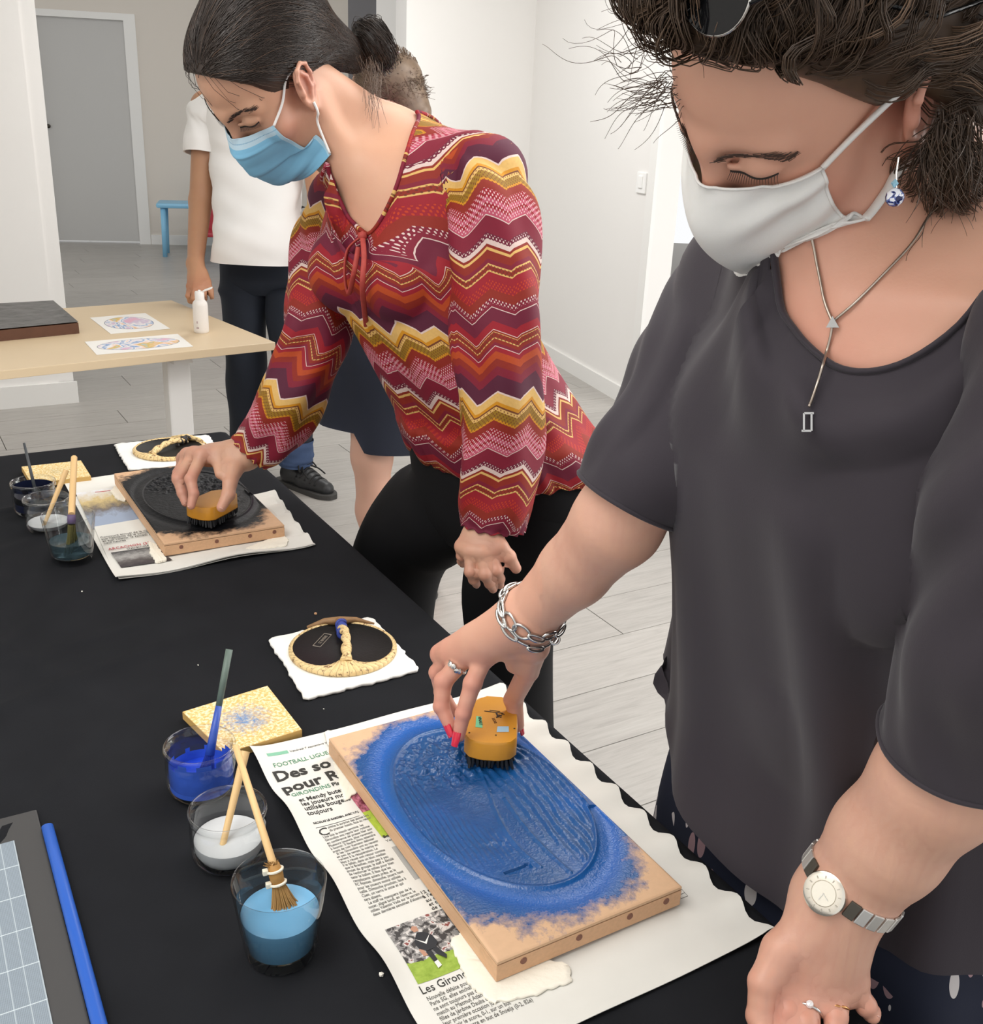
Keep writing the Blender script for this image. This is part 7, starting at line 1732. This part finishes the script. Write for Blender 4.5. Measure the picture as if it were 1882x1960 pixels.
# trainers with laces
m_lea = mat('black_shoe_leather', '2a2b2d', .42, bump=.2, bscale=300); m_sole = mat('shoe_sole', '3d3c3b', .7); m_lace = mat('shoe_lace', '141415', .7)
def trainer(hl_, to_, parent):
    d = to_ - hl_; L = np.linalg.norm(d); d /= L; s = np.cross(Z, d); Rs = np.stack([d, s, Z], 1); q = lambda x, y, z: hl_ + d * x * L + s * y + Z * z
    S = Sdf(); S.rc(q(.18, 0, .050), q(.50, .0, .052), .040, .042, .02); S.rc(q(.5, 0, .045), q(.84, .004, .034), .042, .030, .02); S.rc(q(.2, 0, .06), q(.24, 0, .105), .036, .040, .03)
    S.el(q(.5, 0, -.03), (L, .2, .045), Rs, .005, 's')
    S.fn(lambda P_: -(P_[:, 2] - .016), q(.5, 0, .05), .5, .003, 'i')
    v, f = sdf_mesh(S, np.minimum(hl_, to_) - A(.12, .12, .0), np.maximum(hl_, to_) + A(.12, .12, .2), .0055); o = obj('shoe', (v, f), m_lea, parent, smooth=True)
    ol = [(-.0, .030), (.3, .044), (.6, .050), (.85, .044), (.98, .022), (1.0, .0), (.98, -.022), (.85, -.044), (.6, -.046), (.3, -.042), (0, -.030), (-.03, 0)]
    pl_ = smoothline([q(x, y, .0) for x, y in ol], 40, True); obj('sole', prism(pl_[::-1] if True else pl_, Z * .022), m_sole, o)
    lc_ = []
    for i in range(5):
        x = .44 + i * .075; a = S.snap(q(x, 0, .03), Z, np.array([.003]), .05)[0]
        lc_.append(tube(smoothline([S.snap(q(x, y, .045), (Z * .8 + s * np.sign(y) * .6), np.array([.003]), .03)[0] if abs(y) > .01 else a for y in (-.03, 0., .03)], 12), .0035, 6))
    b = S.snap(q(.42, 0, .04), Z, np.array([.006]), .06)[0]
    for sg in (-1, 1): lc_.append(tube(smoothline([b, b + s * .03 * sg + Z * .012 + d * .01, b + s * .045 * sg - Z * .015 + d * .03, b + s * .02 * sg - Z * .002 + d * .02, b], 24), .0032, 6)); lc_.append(tube(smoothline([b, b + s * .035 * sg + d * .04 - Z * .01, b + s * .045 * sg + d * .08 - Z * .03], 14), .003, 6))
    obj('laces', join(*lc_), m_lace, o, smooth=True)['kind'] = 'stuff'
trainer(heel, toe, wM); trainer(mra * A(1, 1, 0) - A(.02, -.07, 0), mra * A(1, 1, 0) + A(.03, -.20, 0), wM)
SHm = Sdf(); SHm.el(mw(0, -.018, .065), (.082, .104, .088), MR, .01)
SHm.fn(lambda P_: (np.interp(((P_ - mt) @ MR)[:, 1], [-.1, -.03, .02, .06, .1], [-.05, .0, .03, .075, .085]) - ((P_ - mt) @ MR)[:, 2]) * .7, mw(0, 0, .05), .3, .006, 'i')
v, f = sdf_mesh(SHm, mt - .22, mt + .26, .007); obj('hair', (v, f), hair_mat('short_brown_hair', '2d231d', '3f322a'), wM, smooth=True)

# ------------------------------------------------------------------ woman in the navy skirt, mostly hidden
SW = Sdf(); wt_ = P(738, 200, 3.02); wf = A(-.72, .48, -.45); wf /= np.linalg.norm(wf); wr_ = np.cross(wf, Z); wr_ /= np.linalg.norm(wr_); WR_ = np.stack([wr_, wf, np.cross(wr_, wf)], 1)
ww = add_head(SW, WR_, wt_, .98); wn_ = wt_ + A(.05, .05, -.15)
sk0 = P(716, 852, 2.93); bx_, by_ = sk0[0] + .055, sk0[1] + .12
cW = A(bx_ + .01, by_, 1.18); pW = A(bx_, by_, .86)
SW.rc(ww(0, -.03, -.04), wn_, .055, .058, .03); SW.el(cW, (.16, .11, .15), None, .05); SW.el((cW + pW) / 2, (.14, .10, .18), None, .06); SW.el(pW, (.165, .12, .14), None, .05)
for q in (-1, 1):
    sh = cW + A(q * .155, .0, .12); SW.rc(sh, wn_ - Z * .02, .048, .055, .04); SW.rc(sh, sh + A(-q * .02, -.03, -.27), .045, .038, .03); SW.rc(sh + A(-q * .02, -.03, -.27), sh + A(-q * .10, -.11, -.20), .037, .026, .02); SW.rc(sh + A(-q * .10, -.11, -.20), sh + A(-q * .14, -.12, -.15), .028, .02, .015)
kW = P(712, 872, 2.98); kW2 = kW + A(.15, .16, 0)
for kk in (kW, kW2):
    an = A(kk[0] + .012, kk[1] + .06, .08); SW.rc(A(kk[0], kk[1] + .03, .80), kk, .080, .056, .04); SW.rc(kk, kk * .6 + an * .4, .053, .050, .03); SW.rc(kk * .6 + an * .4, an, .050, .034, .03); SW.rc(an - Z * .04, an + A(-.03, -.15, -.05), .030, .022, .02)
vW, fW = boxed(SW, [(A(kW[0] - .32, kW[1] - .25, .02), A(kW[0] + .2, kW[1] + .35, .62), .007), (A(-.8, 2.6, .60), A(.2, 3.6, 1.75), .011)])
wW = thing('person', A(bx_, by_, 0), 'woman in a navy skirt and magenta top, mostly hidden behind the zigzag blouse', 'person')
bodyW = obj('body', (vW, fW), skin_mat('skin_pale_pink', 'dcae98', 'cf9a88'), wW, smooth=True, attrs={'blush': np.zeros(len(vW))})
m_skirt = mat('navy_skirt', '161b29', .9, bump=.2, bscale=300, bdist=.001)
def lps(c, a, b): return ring(c, X1, Y1, a, b, NM, 2.2)
hz = kW[2] + .03
s_ = [lps(A(bx_, by_, 1.0), .150, .115), lps(A(bx_, by_, .86), .185, .138), lps(A(bx_ - .01, by_, .66), .195, .150), lps(A(bx_ - .015, by_ - .01, hz), .205, .160)]
R_, F_ = loft(s_, 8); R_ = displace(R_, lambda u, s, p: -.010 * s * np.sin(u * 6.283 * 6 + 1)); R_[:, :, 2] += (.055 * np.linspace(0, 1, len(R_)) ** 3)[:, None] * np.clip((-np.cos(tM) - .25) * 6, 0, 1)[None]
obj('skirt', (SW.push(R_.reshape(-1, 3), .006), F_), m_skirt, wW, smooth=True)
m_mag = mat('magenta_top', 'b02c8c', .85)
s_ = [lps(A(bx_, by_, .92), .165, .125), lps(A(bx_, by_, 1.05), .160, .12), lps(cW, .18, .13), lps(cW + Z * .10, .185, .12), lps(cW + Z * .17 + A(.02, .02, 0), .14, .09), lps(wn_ + Z * .010, .082, .082), lps(wn_ + Z * .060 + A(.012, .01, 0), .080, .080)]
R_, F_ = loft(s_, 6); tp_ = obj('top', (SW.push(R_.reshape(-1, 3), .006), F_), m_mag, wW, smooth=True)
for q in (-1, 1):
    sh = cW + A(q * .155, .0, .12); sleeve([sh + (wn_ - sh) * .35, sh, sh + A(-q * .008, -.01, -.10), sh + A(-q * .015, -.02, -.20)], [.058, .064, .060, .056], tp_, m_mag, n=32, amp=.003)
SHw = Sdf(); SHw.el(ww(0, -.03, .055), (.080, .102, .083), WR_, .02); SHw.rc(ww(0, -.09, .03), ww(0, -.10, -.07), .055, .04, .03)
SHw.fn(lambda P_: (np.interp(((P_ - wt_) @ WR_)[:, 1], [-.1, -.03, .02, .06, .1], [-.14, -.06, .0, .06, .085]) - ((P_ - wt_) @ WR_)[:, 2]) * .7, ww(0, 0, .05), .35, .006, 'i')
v, f = sdf_mesh(SHw, wt_ - .26, wt_ + .26, .006); m_hairW = hair_mat('ash_brown_hair', '5a4a3e', '8a7560'); hw_ = obj('hair', (v, f), m_hairW, wW, smooth=True)
rr = np.random.default_rng(3); q = rr.normal(0, 1, (1500, 3)); q /= np.linalg.norm(q, axis=1)[:, None]; p0 = wt_ + (np.array([0, -.03, .06]) + q * A(.088, .11, .09)) @ WR_.T; lc_ = (p0 - wt_) @ WR_; p0 = p0[(lc_[:, 2] > np.interp(lc_[:, 1], [-.1, 0, .1], [-.08, .02, .09]))]
pt = np.stack([p0 * (1 - s) + (ww(0, -.12, -.04) + rr.normal(0, .02, p0.shape)) * s for s in np.linspace(0, .8, 12)], 1); ctr = ww(0, -.03, .06); d_ = pt - ctr; pt = ctr + d_ / np.linalg.norm(d_, axis=2)[..., None] * np.maximum(np.linalg.norm(d_, axis=2), .088)[..., None]
obj('strands', strands(None, pt, .0009, .0006), m_hairW, hw_)
for kk in (kW, kW2):
    an = A(kk[0] + .012, kk[1] + .06, .0); obj('shoe', lathe([(0, 0), (.042, 0), (.044, .012), (.036, .045), (0, .05)], an + A(-.015, -.06, 0), 24), m_dshoe, wW, smooth=True)

for S_, w_, R_h, b_, mm in ((SM, mw, MR, bodyM, m_browL), (SW, ww, WR_, bodyW, m_brow)):
    for q in (-1, 1):
        strand_patch(S_, [w_(q * .012, .10, .036), w_(q * .03, .095, .044), w_(q * .05, .078, .042)], 80, .008, R_h @ A(q * .9, -.4, .1), .0007, 3 + q, mm, 'eyebrow', b_)
        lash = [[w_(*(A(q * (.019 + .029 * s), .0945 - .0155 * s ** 1.5, .0140) + A(0, .006, -.002) * k)) for k in (0, .5, 1)] for s in np.linspace(0, 1, 18)]
        obj('eyelashes', strands(None, np.array(lash), .0006, .0003), m_lash, b_)
